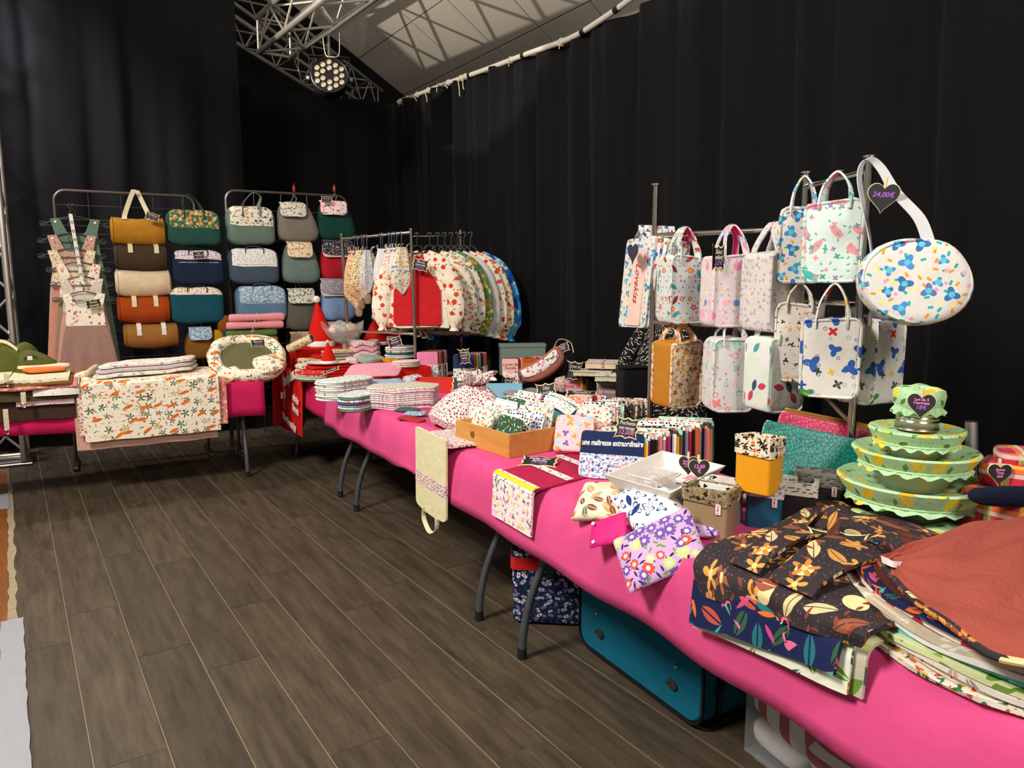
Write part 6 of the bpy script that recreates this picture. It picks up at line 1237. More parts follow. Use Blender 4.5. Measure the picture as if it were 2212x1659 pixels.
# ================================================================ NEAR RIGHT OF THE LONG TABLE
def sleeve(label, u, v, w, h, lean, roll_, off, mat, dy=0):
    P = pz(u, v, ZT + .004); rz = facecam(P, off); P = P + V((-sin(rz) * dy * -1 * -1, cos(rz) * dy, 0)); t = thing('laptop_sleeve', label, 'sleeve', P, rz, None, R(-lean), R(roll_))
    MB().sq(w / 2, .012, h / 2, .12, .16, 14, 24, T(0, 0, h / 2)).build('body', mat, t); MB().box((0, 0, h - .002), (w * .95, .006, .006), .001).build('zip', MATS['pl_white'], t); return t
def croc(name, c, c2):
    nt = NT(name); uv = nt.n('ShaderNodeUVMap').outputs[0]; vo = nt.n('ShaderNodeTexVoronoi', feature='DISTANCE_TO_EDGE'); vo.inputs['Scale'].default_value = 75; nt.l(uv, vo.inputs['Vector'])
    nz = nt.n('ShaderNodeTexNoise'); nz.inputs['Scale'].default_value = 9; nt.l(uv, nz.inputs['Vector'])
    nt.l(nt.mix(nt.math('LESS_THAN', vo.outputs[0], .07), lin(c), lin(c2)), nt.b.inputs['Base Color']); nt.b.inputs['Roughness'].default_value = .32
    bp = nt.n('ShaderNodeBump'); bp.inputs['Strength'].default_value = .5; bp.inputs['Distance'].default_value = .004; nt.l(nt.math('MINIMUM', vo.outputs[0], .15), bp.inputs['Height']); nt.l(bp.outputs[0], nt.b.inputs['Normal']); return nt.m
sleeve('mustard corduroy sleeve rearmost of three leaning sleeves', 1765, 1066, .34, .275, 18, 9, 4, fab('mustard_cord2', (176, 122, 40), .9, stripe=((150, 100, 30), .008, .5, 1)), .05)
sleeve('hot pink crocodile textured sleeve behind the teal one', 1758, 1084, .34, .285, 20, 9, 3, croc('pink_croc', (196, 30, 84), (130, 16, 54)), .03)
sleeve('teal crocodile textured laptop sleeve leaning on rack', 1722, 1098, .325, .275, 22, 9, 2, croc('teal_croc', (10, 122, 112), (6, 80, 76)))
# open fabric baskets
def basket(label, P, rz, w, d, h, m, cuff, tagm=None, th=.006, cz=.035):
    t = thing('fabric_basket', label, 'basket', P, rz, 'fabric storage baskets')
    def shell(hh0, hh1, o):
        mb = MB()
        ro = rrect(w + 2 * o, d + 2 * o, .012, 3); ri = rrect(w + 2 * o - 2 * th, d + 2 * o - 2 * th, .009, 3); n = len(ro)
        vs = [(x, y, hh0) for x, y in ro] + [(x * (1 + .02), y * 1.02, hh1 + .004 * sin(x * 60)) for x, y in ro] + [(x * 1.02, y * 1.02, hh1 + .004 * sin(x * 60)) for x, y in ri] + [(x, y, hh0 + th) for x, y in ri]
        fs = []
        for r in range(3): fs += [(r * n + k, r * n + (k + 1) % n, (r + 1) * n + (k + 1) % n, (r + 1) * n + k) for k in range(n)]
        fs += [tuple(range(n))[::-1]]
        if hh0 < .01: fs += [tuple(3 * n + k for k in range(n))]
        return mb.add(vs, fs)
    shell(0, h, 0).build('body', m, t); c = MB()
    ro = rrect(w + .008, d + .008, .014, 3); n = len(ro); ri = rrect(w - .016, d - .016, .008, 3)
    vs = [(x * 1.02, y * 1.02, h - cz + .004 * sin(x * 80)) for x, y in ro] + [(x * 1.035, y * 1.035, h + .004 + .005 * sin(x * 50 + y * 30)) for x, y in ro] + [(x * 1.0, y * 1.0, h + .004 + .005 * sin(x * 50 + y * 30)) for x, y in ri] + [(x * .98, y * .98, h - cz * 2.2) for x, y in ri]
    fs = []
    for r in range(3): fs += [(r * n + k, r * n + (k + 1) % n, (r + 1) * n + (k + 1) % n, (r + 1) * n + k) for k in range(n)]
    c.add(vs, fs); c.build('cuff', cuff, t)
    if tagm:
        tg = MB().box((w * .30, -d / 2 - .004, h - cz - .012), (.016, .003, .034), .001).build('label', plain('label_white', (236, 226, 228), .7), t)
        text('lettering', 'Créa L', .010, plain('label_pink', (214, 60, 110), .7), tg, T(w * .30, -d / 2 - .0062, h - cz - .012) @ STAND @ RZ(-90), 0)
    return t
LEA = lambda n, c: plain(n, c, .45, 0, .4, noise=.06)
GOLDB = prt('black_gold_fan', (140, 124, 92), [dict(s=70, k='flower', n=3, a=.3, r=.42, c=[(40, 36, 30), (170, 150, 110)]), dict(s=45, k='rect', r=.3, asp=.8, c=[(120, 106, 80), (30, 28, 26)], den=.5)])
HEARTP = prt('white_heart_print', (232, 230, 228), [dict(s=34, k='flower', n=3, a=.2, r=.28, c=[(24, 24, 26)], den=.7)])
basket('beige leatherette basket with gold lining at table front', pz(1537, 1160, ZT + .003) + V((.02, .03, 0)), R(-60), .135, .12, .145, LEA('beige_leather', (150, 128, 98)), GOLDB, 1)
basket('grey basket with white heart lining behind the beige one', V((1.685, 1.655, ZT + .003)), R(-58), .11, .12, .135, LEA('grey_leather', (132, 128, 124)), HEARTP, 1)
basket('petrol blue basket with floral lining beside the grey one', V((1.80, 1.585, ZT + .003)), R(-52), .105, .10, .135, LEA('petrol_leather', (16, 82, 110)), MATS['mp_grey'], 1)
basket('black basket with pale lining under mustard basket corner', V((1.905, 1.545, ZT + .003)), R(-52), .105, .10, .135, LEA('black_leather', (28, 28, 30)), prt('weave_pale', (206, 200, 190), [dict(s=60, k='rect', r=.35, asp=.3, c=[(60, 56, 52)], rot=.0)]), 0)
basket('black basket with grey woven lining at right end', V((2.02, 1.56, ZT + .003)), R(-45), .13, .11, .145, LEA('black_leather', (28, 28, 30)), prt('weave_grey', (120, 116, 112), [dict(s=60, k='rect', r=.35, asp=.3, c=[(50, 48, 46)], rot=.0)]), 1)
basket('mustard yellow basket with art nouveau lining on top', V((1.745, 1.565, ZT + .128)), R(-72), .112, .10, .165, LEA('mustard_leather', (222, 152, 20)), flor('nouveau_lining', (230, 216, 190), [(30, 28, 28), (206, 130, 60), (60, 50, 46)], 40, .4, [(30, 28, 28)]), 0, cz=.05)
# cherry stone pillows
def pillow(label, c, w, d, h, n, spin, m, name='warming_pillow'):
    q = V(n).to_track_quat('Z', 'Y') @ Euler((0, 0, R(spin))).to_quaternion(); e = q.to_euler()
    t = thing(name, label, 'pillow', c, e.z, 'cherry stone warming pillows', e.x, e.y)
    def fn(p):
        ex, ey = abs(p.x) / (w / 2), abs(p.y) / (d / 2); edge = max(ex, ey)
        return V((p.x * (1 - .07 * (1 - ey ** 2)), p.y * (1 - .07 * (1 - ex ** 2)), p.z + .005 * sin(p.x * 38) * sin(p.y * 33)))
    MB().sq(w / 2, d / 2, h / 2, 1.0, .16, 16, 48, None, fn).build('cover', m, t); return t
LEAFP = prt('big_leaf_print', (226, 216, 190), [dict(s=15, k='leaf', r=.44, asp=.45, c=[(60, 96, 70), (150, 84, 50), (100, 70, 50), (190, 150, 100)], vein=.02), dict(s=20, k='leaf', r=.46, asp=.4, c=[(90, 120, 90), (130, 70, 50)], den=.7, vein=.015)])
BLUEP = prt('blue_scroll_print', (232, 232, 232), [dict(s=20, k='flower', n=3, a=.45, r=.46, c=[(30, 50, 110), (36, 60, 120)], ln=.13), dict(s=16, k='leaf', r=.4, asp=.35, c=[(30, 50, 110)], den=.4), dict(s=6, k='dot', r=.22, c=[(50, 160, 200)], den=.3)])
PURP = prt('purple_flower_print', (196, 160, 206), [dict(s=38, k='leaf', r=.45, asp=.3, c=[(60, 40, 100), (50, 36, 90), (110, 150, 60)]), dict(s=24, k='flower', n=9, a=.14, r=.46, c=[(110, 80, 160), (110, 80, 160), (206, 80, 50), (190, 220, 120)], mid=(230, 200, 220), mr=.35)])
pillow('leaf print warming pillow at left of the white tray', V((1.465, 1.93, ZT + .035)), .26, .19, .08, (-.42, -.12, .9), 20, LEAFP)
pillow('second leaf print warming pillow under right of the tray', V((1.83, 1.82, ZT + .04)), .24, .16, .07, (0, 0, 1), -20, LEAFP)
pillow('white and navy scroll warming pillow in the middle', V((1.485, 1.765, ZT + .055)), .25, .18, .07, (-.45, -.2, .85), -38, BLUEP)
pillow('third warming pillow beneath the tray, navy scroll', V((1.68, 1.83, ZT + .035)), .25, .17, .065, (0, 0, 1), -30, BLUEP)
pillow('purple flower warming pillow drooping over table edge', V((1.385, 1.60, ZT - .012)), .26, .19, .055, (-.72, -.25, .65), 40, PURP)
pillow('second purple flower pillow behind the drooping one', V((1.56, 1.66, ZT + .03)), .22, .16, .06, (-.15, 0, 1), -40, PURP)
t = pillow('small magenta snap pouch peeking under navy scroll pillow', V((1.352, 1.80, ZT - .01)), .14, .10, .025, (-.8, -.1, .6), 30, fab('magenta_glitter', (206, 30, 120), .6), 'snap_pouch')
for x, y in ((-.045, -.035), (-.05, .03)): MB().lathe([(.006, 0), (.006, .003)], 10, T(x, y, .014)).build('snap', plain('snap_white', (236, 220, 230), .4), t)
# white tray with cherry stones box
P = (pz(1323, 1015, .86) + pz(1550, 1035, .86)) / 2 + V((.0, .0, 0)); rz = R(-58)
P = V((1.635, 1.865, .83)); W4, D4, H4 = .36, .25, .05
t = thing('serving_tray', 'white sloped tray holding clear box and papers', 'tray', P, R(18), None, R(3), R(-3)); TW = plain('white_lacquer', (226, 220, 212), .35)
def trayside(hw, hd, z0, z1, fl, th):
    vs = []
    for hw_, hd_, z in ((hw, hd, z0), (hw + fl, hd + fl, z1), (hw + fl - th, hd + fl - th, z1), (hw - th, hd - th, z0 + th)): vs += [(hw_, hd_, z), (-hw_, hd_, z), (-hw_, -hd_, z), (hw_, -hd_, z)]
    fs = [(0, 3, 2, 1), (12, 13, 14, 15)]
    for r in range(3): fs += [(r * 4 + k, r * 4 + (k + 1) % 4, (r + 1) * 4 + (k + 1) % 4, (r + 1) * 4 + k) for k in range(4)]
    return MB().add(vs, fs)
trayside(W4 / 2 - .03, D4 / 2 - .03, 0, H4, .03, .008).build('tray', TW, t)
def sheet_(nm, x, y, w, h, rz_, parent=t): return None
PAP = plain('white_paper', (232, 230, 228), .8); INK = plain('grey_ink', (90, 90, 96), .8); PINKK = plain('pink_ink', (222, 80, 140), .8)
mx = MX.Translation(P) @ Euler((R(3), R(-3), R(18)), 'XYZ').to_matrix().to_4x4()
for k, (x, y, w, h, r_, lb) in enumerate(((.05, .03, .13, .16, 10, 'printed leaflet at the back of the white tray'), (-.03, -.05, .11, .13, -6, 'printed leaflet under the clear stones box'), (.08, -.055, .12, .075, 4, 'pink lettered card in front of tray'))):
    q = thing('leaflet', lb, 'leaflet', mx @ V((x, y, .011 + .002 * k)), R(18 + r_), 'leaflets in the white tray')
    MB().box((0, 0, 0), (w, h, .0012)).build('paper', PAP, q)
    if k < 2:
        for i in range(9): MB().box((0, h * (.38 - .09 * i), .001), (w * (.8 - .1 * (i % 3)), .003, .0006)).build('text_line', INK, q)
    else: text('lettering', 'Bouillotte\nnoyaux de cerises\n12€', .016, PINKK, q, T(0, 0, .001), 0)
q = thing('clear_box', 'clear plastic box full of cherry stones', 'box', mx @ V((-.085, .0, .012)), R(14)); CLP = plain('clear_plastic', (236, 234, 232), .12, 0, .5, .3)
bw, bd, bh = .13, .095, .045
for (c, d) in (((0, -bd / 2, bh / 2), (bw, .0015, bh)), ((0, bd / 2, bh / 2), (bw, .0015, bh)), ((-bw / 2, 0, bh / 2), (.0015, bd, bh)), ((bw / 2, 0, bh / 2), (.0015, bd, bh)), ((0, 0, .001), (bw, bd, .0015))): MB().box(c, d).build('wall', CLP, q)
MB().box((0, 0, bh + .003), (bw + .006, bd + .006, .005), .002).build('lid', CLP, q)
for zr, rr in ((bh, .0022), (.002, .0016)): MB().tube([(x, y, zr) for x, y in rrect(bw + .003, bd + .003, .008, 3)], rr, 6, True).build('rim', plain('clear_rim', (236, 236, 234), .2, 0, .5, .75), q)
rnd = random.Random(2); mb = MB()
for i in range(230):
    x, y, z = rnd.uniform(-bw / 2 + .007, bw / 2 - .007), rnd.uniform(-bd / 2 + .007, bd / 2 - .007), .008 + rnd.uniform(0, .02)
    mb.lathe([(.0005, -.0055), (.0045, -.003), (.0058, 0), (.0045, .003), (.0005, .0055)], 7, T(x, y, z))
st_ = mb.build('cherry_stones', plain('cherry_stone', (196, 150, 112), .6, noise=.2)); st_.location = mx @ V((-.085, .0, .012)); st_.rotation_euler.z = R(14); tag(st_, 'heap of tan cherry stones in the clear box', 'cherry stones', kind='stuff')
heart('dark heart sign reading Bouillotte noyaux de cerises', pz(1487, 1003, .905), .07, facecam((1.75, 1.85), 4), (('Bouillotte', PKCH, .14, .125), ('Noyaux de', PKCH, .02, .115), ('Cerises', PKCH, -.10, .115)), rx=-14)
heart('dark heart sign reading 12,00€ on the tray', pz(1510, 1012, .90), .075, facecam((1.75, 1.85), 10), (('12,00', PKCH, .08, .22), ('€', PKCH, -.12, .24)), rx=-14)
# lemon print bowl covers: tower of covered bowls
LEM = prt('lemon_print', (176, 216, 168), [dict(s=26, k='leaf', r=.4, asp=.4, c=[(110, 150, 70), (140, 176, 90), (90, 130, 60)], den=.45), dict(s=15, k='leaf', r=.42, asp=.6, c=[(236, 200, 40), (240, 214, 80), (226, 170, 40)], den=.75), dict(s=60, k='dot', r=.14, c=[(130, 180, 140)], den=.4)])
BC = V((2.17, 1.34, 0)); zz_ = lambda v: pY(1965, v, 1.34).z; sB = mpp(V((2.17, 1.34, .95)))
GLASS = plain('bowl_glass', (190, 190, 180), .08, 0, .5, .45)
def covered(label, r, zt, drop, zb, rb, mb=GLASS, sag=.03):
    t = thing('covered_bowl', label, 'bowl', V((BC.x, BC.y, zb)), 0, 'tower of bowls under lemon covers'); z = zt - zb
    MB().lathe([(rb * .9, 0), (rb, .004), (lerp(rb, r, .35), z * .45), (r * .84, z * .72), (r * .97, z * .95), (r * .985, z - .006), (r * .95, z - .006), (r * .8, z * .72), (lerp(rb, r, .35) * .95, z * .47), (rb * .9, .012)], 40).build('bowl', mb, t)
    MB().lathe([(.001, z - sag), (r * .5, z - sag * .8), (r * .85, z - sag * .25), (r * .98, z + .004), (r * 1.01, z - .002), (r * .95, z - drop * .4), (r * .86, z - drop * .85), (r * .90, z - drop * 1.1)], 96, None, lambda R_, zq, a, i: (R_ * (1 + (.018 * sin(34 * a) if i == 7 else .008 * sin(34 * a) if i >= 5 else 0)), zq + (.006 * sin(17 * a) if i == 7 else 0)), cap0=False, cap1=False).build('cover', LEM, t)
    MB().tube([(r * .865 * cos(a), r * .865 * sin(a), z - drop * .85) for a in [2 * pi * k / 40 for k in range(40)]], .004, 6, True).build('elastic', LEM, t)
    return t
z1, z2, z3 = zz_(1034), zz_(976), zz_(932)
covered('largest bowl under lemon print cover, bottom of tower', 150 * sB, z1, .06, ZT + .035, 70 * sB, sag=.035)
covered('middle bowl under lemon print cover in the tower', 124 * sB, z2 + .006, .05, z1 - .028, 62 * sB, sag=.03)
covered('smaller bowl under lemon print cover, upper in tower', 94 * sB, z3 + .006, .044, z2 - .018, 46 * sB, sag=.008)
zc = z3 + .006; rC = 43 * sB; hC = zz_(885) - zc - .0
t = thing('tin_can', 'ribbed steel tin can on the smallest covered bowl', 'can', V((BC.x, BC.y, zc)))
MB().lathe([(rC, 0), (rC * 1.02, .003), (rC, .006)] + [(rC * (1 if k % 2 else .965), .02 + .006 * k) for k in range(9)] + [(rC, hC + .02), (rC * .94, hC + .02)], 36).build('can', plain('tin_steel', (176, 170, 156), .28, 1), t)
t = thing('bowl_cover', 'small lemon print cover on top of the tin can', 'cover', V((BC.x, BC.y, zc + hC + .012)))
MB().lathe([(.001, .055), (rC * .8, .054), (rC * 1.12, .046), (rC * 1.18, .03), (rC * 1.1, .0), (rC * 1.05, -.006), (rC * 1.22, -.022)], 72, None, lambda R_, zq, a, i: (R_ * (1 + (.05 * sin(22 * a) if i == 6 else .015 * sin(22 * a) if i > 3 else .02 * sin(4 * a))), zq + (.006 * sin(11 * a) if i == 6 else .006 * sin(3 * a)))).build('cover', LEM, t)
heart('dark heart sign Lot de 5 Charlottes 18€ on the tower', V((BC.x, BC.y, 0)) + V((-.075, -.055, zz_(866))), .082, facecam(BC, -4), (('Lot de 5', PKCH, .17, .135), ('Charlottes', PKCH, .05, .12), ('18€', VIO, -.11, .21)), rx=-4)
t = thing('pink_bowl', 'raspberry pink bowl glimpsed under the bowl tower', 'bowl', V((BC.x, BC.y, ZT + .005)))
MB().lathe([(.05, 0), (.09, .004), (.125, .032), (.12, .033), (.08, .008)], 36).build('bowl', plain('raspberry_glaze', (170, 30, 60), .3), t)
for k, (x, y, w, d, h, r_, lb) in enumerate(((1.99, 1.36, .22, .20, .06, 20, 'lemon print cover crumpled left of bowl tower'), (2.10, 1.20, .34, .15, .05, -30, 'lemon print cover spread before the bowl tower'), (2.33, 1.24, .18, .16, .05, 10, 'lemon print cover crumpled right of bowl tower'))):
    t = MB().sq(w / 2, d / 2, h / 2, .8, .6, 14, 40, T(0, 0, h / 2), lambda q: V((q.x * (1 + .05 * sin(q.y * 60)), q.y * (1 + .08 * sin(q.x * 45)), q.z + .008 * sin(q.x * 55) * sin(q.y * 48)))).build('bowl_cover', LEM); t.location = (x, y, ZT + .004); t.rotation_euler.z = R(r_); tag(t, lb, 'cover', 'loose lemon print covers')
# steel tube and plaid things
P = pX(2108, 1055, 2.40); t = thing('steel_tube', 'leaning polished steel tube right of the bowl tower', 'tube', V((P.x, P.y, ZT - .02)), 0, None, 0, 0)
q = pX(2098, 912, 2.42) - V((P.x, P.y, ZT - .02)); MB().tube([V((.0, 0, 0)), q], .019, 18).build('tube', plain('satin_steel', (210, 208, 204), .3, .9), t); MB().lathe([(.0185, 0), (.0185, .004)], 18, T(*q)).build('rim', STEEL, t)
PLAID = None
nt = NT('madras_plaid'); uv = nt.n('ShaderNodeUVMap').outputs[0]; sp = nt.n('ShaderNodeSeparateXYZ'); nt.l(uv, sp.inputs[0]); col = lin((196, 40, 60))
for ax, per, duty, cc in ((0, .06, .45, (120, 30, 90)), (1, .07, .4, (226, 130, 40)), (0, .09, .22, (236, 200, 60)), (1, .055, .22, (60, 40, 100)), (0, .13, .12, (60, 150, 80)), (1, .12, .1, (240, 220, 220))):
    fr = nt.math('FRACT', nt.math('DIVIDE', sp.outputs[ax], per)); col = nt.mix(nt.math('MULTIPLY', nt.math('LESS_THAN', fr, duty), .6), col, lin(cc))
nt.l(col, nt.b.inputs['Base Color']); nt.b.inputs['Roughness'].default_value = .85; PLAID = nt.m
NAV = fab('navy_terry', (18, 22, 44), .95, 90, .6)
def pl(lb, u, v, X_, w, d, h, rz_, m, name='plaid_cover', e1=.35, fn=None): 
    P = pX(u, v, X_); t = MB().sq(w / 2, d / 2, h / 2, e1, .5, 12, 36, None, fn).build(name, m); t.location = P; t.rotation_euler.z = R(rz_); tag(t, lb, 'cloth', 'madras plaid goods'); return t
pl('madras plaid folded pile at the right edge, lower', 2190, 1100, 2.3, .24, .24, .13, 0, PLAID)
pl('madras plaid round pouch at right edge, middle', 2190, 1020, 2.35, .17, .17, .075, 20, PLAID)
pl('madras plaid pouch at right edge, upper', 2205, 985, 2.36, .13, .13, .045, 40, PLAID)
pl('navy rolled terry cloth at the right edge', 2180, 1072, 2.16, .22, .05, .055, -28, NAV, 'rolled_cloth', .8)
heart('dark heart sign on the madras plaid pouch', pX(2159, 1022, 2.24), .07, facecam((2.24, 1.1), 25), (('Essuie', PKCH, .15, .14), ('Tout', PKCH, .02, .14), ('32€', PKCH, -.13, .14)))
# pie carriers
DK = prt('dark_autumn_print', (50, 42, 46), [dict(s=70, k='dot', r=.14, c=[(110, 96, 90)], den=.6), dict(s=12, k='dot', r=.36, c=[(90, 50, 36), (226, 206, 150), (110, 70, 46)], den=.42), dict(s=13, k='flower', n=5, a=.4, r=.5, c=[(196, 130, 56), (214, 150, 70), (150, 90, 60)], den=.55, mid=(226, 196, 130), mr=.2), dict(s=12, k='leaf', r=.46, asp=.42, c=[(206, 190, 140), (150, 80, 60), (200, 140, 70)], den=.5, vein=.015), dict(s=30, k='leaf', r=.4, asp=.3, c=[(130, 60, 50)], den=.3)])
FLA = prt('flamingo_jungle_print', (20, 30, 74), [dict(s=13, k='leaf', r=.55, asp=.36, c=[(30, 110, 120), (50, 90, 60), (36, 80, 110), (190, 80, 60)], vein=.03), dict(s=18, k='leaf', r=.5, asp=.22, c=[(226, 110, 40), (200, 70, 130), (40, 130, 130)], den=.5), dict(s=9, k='leaf', r=.5, asp=.1, c=[(60, 160, 160)], den=.35)])
AVO = prt('avocado_print', (186, 178, 160), [dict(s=7, k='dot', r=.34, c=[(120, 160, 50), (226, 224, 130)], mid=(236, 236, 180), mr=.6, den=.6), dict(s=9, k='leaf', r=.44, asp=.35, c=[(60, 110, 90), (100, 140, 60)], den=.5)])
TROP = prt('tropic_green_print', (222, 226, 206), [dict(s=12, k='leaf', r=.5, asp=.34, c=[(40, 100, 96), (110, 150, 50), (226, 110, 70)], vein=.02)])
def drapeX(name, label, y0, y1, xb, xe, zt, zb0, zb1, mat, th=.008, cat_='pie carrier', wav=.006, sk=0, grp=None, ph=0, skt=0):
    """cloth on the long table from x=xb to the front edge xe then hanging; y0 is the far end"""
    def fn(u, v):
        y = lerp(y0, y1, u); zb = lerp(zb0, zb1, u); Lh = zt - zb; Lt = xb - xe; s = v * (Lt + Lh); r = .025
        if s < Lt - r: p = V((xb - s, y + skt * (1 - s / (Lt - r)), zt))
        else:
            q = s - (Lt - r); a = min(q / r, pi / 2); p = V((xe + r - r * sin(a), y, zt - r * (1 - cos(a)) - max(0, q - r * pi / 2)))
            k = max(0, q) / max(.01, Lh); p.x += -.012 * k - wav * sin(y * 19 + ph) * k; p.y += sk * k
        p.z += .003 * sin(y * 23 + s * 15 + ph); return p
    return tag(MB().sheet(fn, 26, 30, th).build(name, mat), label, cat_, grp)
Yp = lambda u, v, X_=1.345: pX(u, v, X_).y
Zp = lambda u, v, X_=1.345: pX(u, v, X_).z
drapeX('pie_carrier', 'grey avocado print carrier hanging lowest at the edge', Yp(1700, 1400), Yp(1870, 1440), 1.75, 1.355, ZT + .008, Zp(1760, 1445), Zp(1850, 1492), AVO, grp='pie carriers in a pile')
drapeX('pie_carrier', 'green tropical print carrier under the flamingo one', Yp(1515, 1320), Yp(1845, 1440), 1.75, 1.345, ZT + .018, Zp(1515, 1342), Zp(1790, 1455), TROP, grp='pie carriers in a pile', ph=1)
drapeX('pie_carrier', 'navy jungle print carrier with pink flamingos hanging over edge', Yp(1512, 1310), Yp(1830, 1420), 1.78, 1.335, ZT + .030, Zp(1512, 1330), Zp(1800, 1425), FLA, th=.012, grp='pie carriers in a pile', ph=2)
fl_ = bpy.data.objects['pie_carrier.002']; FPK = plain('flamingo_pink_print', (232, 110, 160), .8); FPD = plain('flamingo_beak_print', (230, 200, 180), .8)
for (u0, v0, k_) in ((1585, 1346, .52), (1712, 1396, .62)):
    c_ = pX(u0, v0, 1.312); mx_ = T(*c_) @ RZ(-90) @ STAND @ MX.Scale(k_, 4)
    bo = [(.036 * cos(a_) * (1.15 if cos(a_) > 0 else 1), -.005 + .022 * sin(a_)) for a_ in [2 * pi * q / 24 for q in range(24)]]
    MB().slab(bo, 0, .0012, .0004, mx_).build('printed_bird', FPK, fl_)
    MB().ribbon(cat([(-.030, .0, .0006), (-.042, .03, .0006), (-.022, .055, .0006), (-.028, .085, .0006), (-.045, .088, .0006), (-.052, .075, .0006)], 6), lambda u: (cos(u * 3.4 - .3), sin(u * 3.4 - .3), 0), .011, .0012, mx_).build('printed_neck', FPK, fl_)
    MB().slab([(-.050, .078), (-.058, .066), (-.060, .058), (-.048, .068)], 0, .0014, .0003, mx_).build('printed_beak', FPD, fl_)
t = thing('pie_carrier', 'dark autumn leaf print carrier bag on top of pile', 'pie carrier', (0, 0, 0), 0, 'pie carriers in a pile')
y0, y1 = Yp(1515, 1260, 1.33), Yp(1865, 1330, 1.33)
zb0, zb1 = Zp(1520, 1285, 1.325), Zp(1790, 1365, 1.325)
def pie(u, v):
    y = lerp(y0 + .05, y1 - .03, u) if v < .5 else lerp(lerp(y0 + .05, y0, (v - .5) * 2), lerp(y1 - .03, y1, (v - .5) * 2), u)
    zt = ZT + .055; s = v * 1.0
    if s < .68: x = lerp(2.02, 1.375, s / .68); z = zt + .028 * sin(u * pi) * sin(min(1, s / .68) * pi) + .006 * sin(u * 17 + s * 12); return V((x, y + .12 * (1 - s / .68) ** 2 * (1 if u < .5 else .6), z))
    q = (s - .68) / .32; zb = lerp(zb0, zb1, u); a = min(1, q * 2.5) * pi / 2
    return V((1.375 - .045 * sin(a) - .01 * sin(u * 11) * q, y, lerp(zt + .0, zb, q ** 1.15)))
MB().sheet(pie, 34, 40, .012).build('body', DK, t)
for k, (f0, f1) in enumerate(((.22, .40), (.46, .70))):
    MB().sheet(lambda u, v: pie(lerp(f0, f1, u), lerp(.36, .72, v)) + V((-.006, 0, .016 + .03 * sin(v * pi))), 8, 16, .008).build('carry_flap', DK, t)
MB().ribbon(cat([pie(.24, .40) + V((0, 0, .01)), pie(.30, .36) + V((0, 0, .07)), pie(.40, .40) + V((0, 0, .085)), pie(.47, .46) + V((0, 0, .03))], 6), (1, 0, .2), .045, .006).build('handle', DK, t)
MB().ribbon(cat([pie(.52, .40) + V((0, 0, .01)), pie(.62, .38) + V((0, 0, .06)), pie(.76, .42) + V((0, 0, .06)), pie(.84, .5) + V((0, 0, .01))], 6), (1, 0, .2), .045, .006).build('handle', DK, t)
plaque('black sign reading Sac à Tarte 12€ on the carrier bag', pz(1810, 1178, ZT + .10), .15, .10, R(-52), (('Sac à', CHALK), ('Tarte', CHALK), ('12€', VIO)), rx=-58)
# pile of round towelling capes, folded quarter circles
CP = [(FLA, fab('wine_terry', (96, 44, 40), .95, 90, .6), 'flamingo edged'), (prt('cherry_trim', (226, 214, 206), [dict(s=24, k='dot', r=.36, c=[(170, 24, 50), (190, 40, 60)], den=.8)]), fab('dark_brown_terry', (60, 44, 36), .95, 90, .6), 'cherry dot edged'), (prt('linen_leaf_trim', (200, 186, 164), [dict(s=16, k='leaf', r=.42, asp=.35, c=[(226, 220, 206)], vein=.02)]), fab('taupe_terry', (86, 64, 50), .95, 90, .6), 'linen leaf edged'), (prt('white_arrow_trim', (226, 226, 222), [dict(s=12, k='leaf', r=.3, asp=.3, c=[(40, 60, 60)], den=.5)]), fab('white_terry2', (220, 218, 210), .95, 90, .6), 'white arrow edged'), (prt('turquoise_trim', (110, 190, 196), [dict(s=16, k='leaf', r=.44, asp=.35, c=[(40, 140, 150), (206, 230, 226)])]), fab('turquoise_terry', (70, 130, 136), .95, 90, .6), 'turquoise edged'), (prt('lime_leaf_trim', (214, 222, 170), [dict(s=14, k='leaf', r=.46, asp=.35, c=[(150, 180, 70), (110, 150, 60)])]), fab('sea_terry', (80, 136, 136), .95, 90, .6), 'lime leaf edged'), (prt('blush_leaf_trim', (226, 220, 210), [dict(s=12, k='leaf', r=.46, asp=.3, c=[(206, 160, 140), (160, 140, 140)], vein=.015)]), fab('brown_terry3', (70, 52, 42), .95, 90, .6), 'blush leaf edged'), (MATS['bib_yellow'], fab('grey_terry', (150, 150, 148)), 'yellow sprig edged'), (MATS['mp_white'], fab('white_terry2', (220, 218, 210)), 'white sprig edged')]
CC = V((1.815, .745, 0)); n = len(CP)
for k, (tm, im, nm) in enumerate(CP):
    kk = n - 1 - k                        # 0 = lowest
    z = ZT + .004 + .0125 * kk; r = .44 + .006 * (k % 3); cx, cy = CC.x + .008 + .0015 * (n - 1 - k) + .010 * ((k * 5) % 3 - 1), CC.y + .012 * ((k * 4) % 3 - 1)
    def disc(th_, r0, r1, zo):
        def fn(u, v):
            a = lerp(R(95), R(290), u); rr = lerp(r0, r1, v); x, y = cx + rr * cos(a), cy + rr * sin(a)
            over = max(0, 1.375 - x); dz = -1.1 * over - 3 * over * over; zz = max(z + zo + dz, z - .30)
            return V((x + over * .55, y, zz + .004 * sin(a * 9 + k)))
        return fn
    t = thing('towelling_cape', '%s round towelling cape, %s of the pile' % (nm, ORD[k + 1] if k else 'second from top'), 'cape', (0, 0, 0), 0, 'pile of round towelling capes')
    MB().sheet(disc(0, .02, r * .945, 0), 44, 10, -.007).build('towelling', im, t); MB().sheet(disc(0, r * .94, r, .003), 44, 4, -.011).build('printed_edge', tm, t)
TER = fab('terracotta_terry', (158, 76, 64), .95, 70, .8, .5)
t = thing('towelling_cape', 'large terracotta towelling cape topmost of the pile', 'cape', (0, 0, 0), 0, 'pile of round towelling capes')
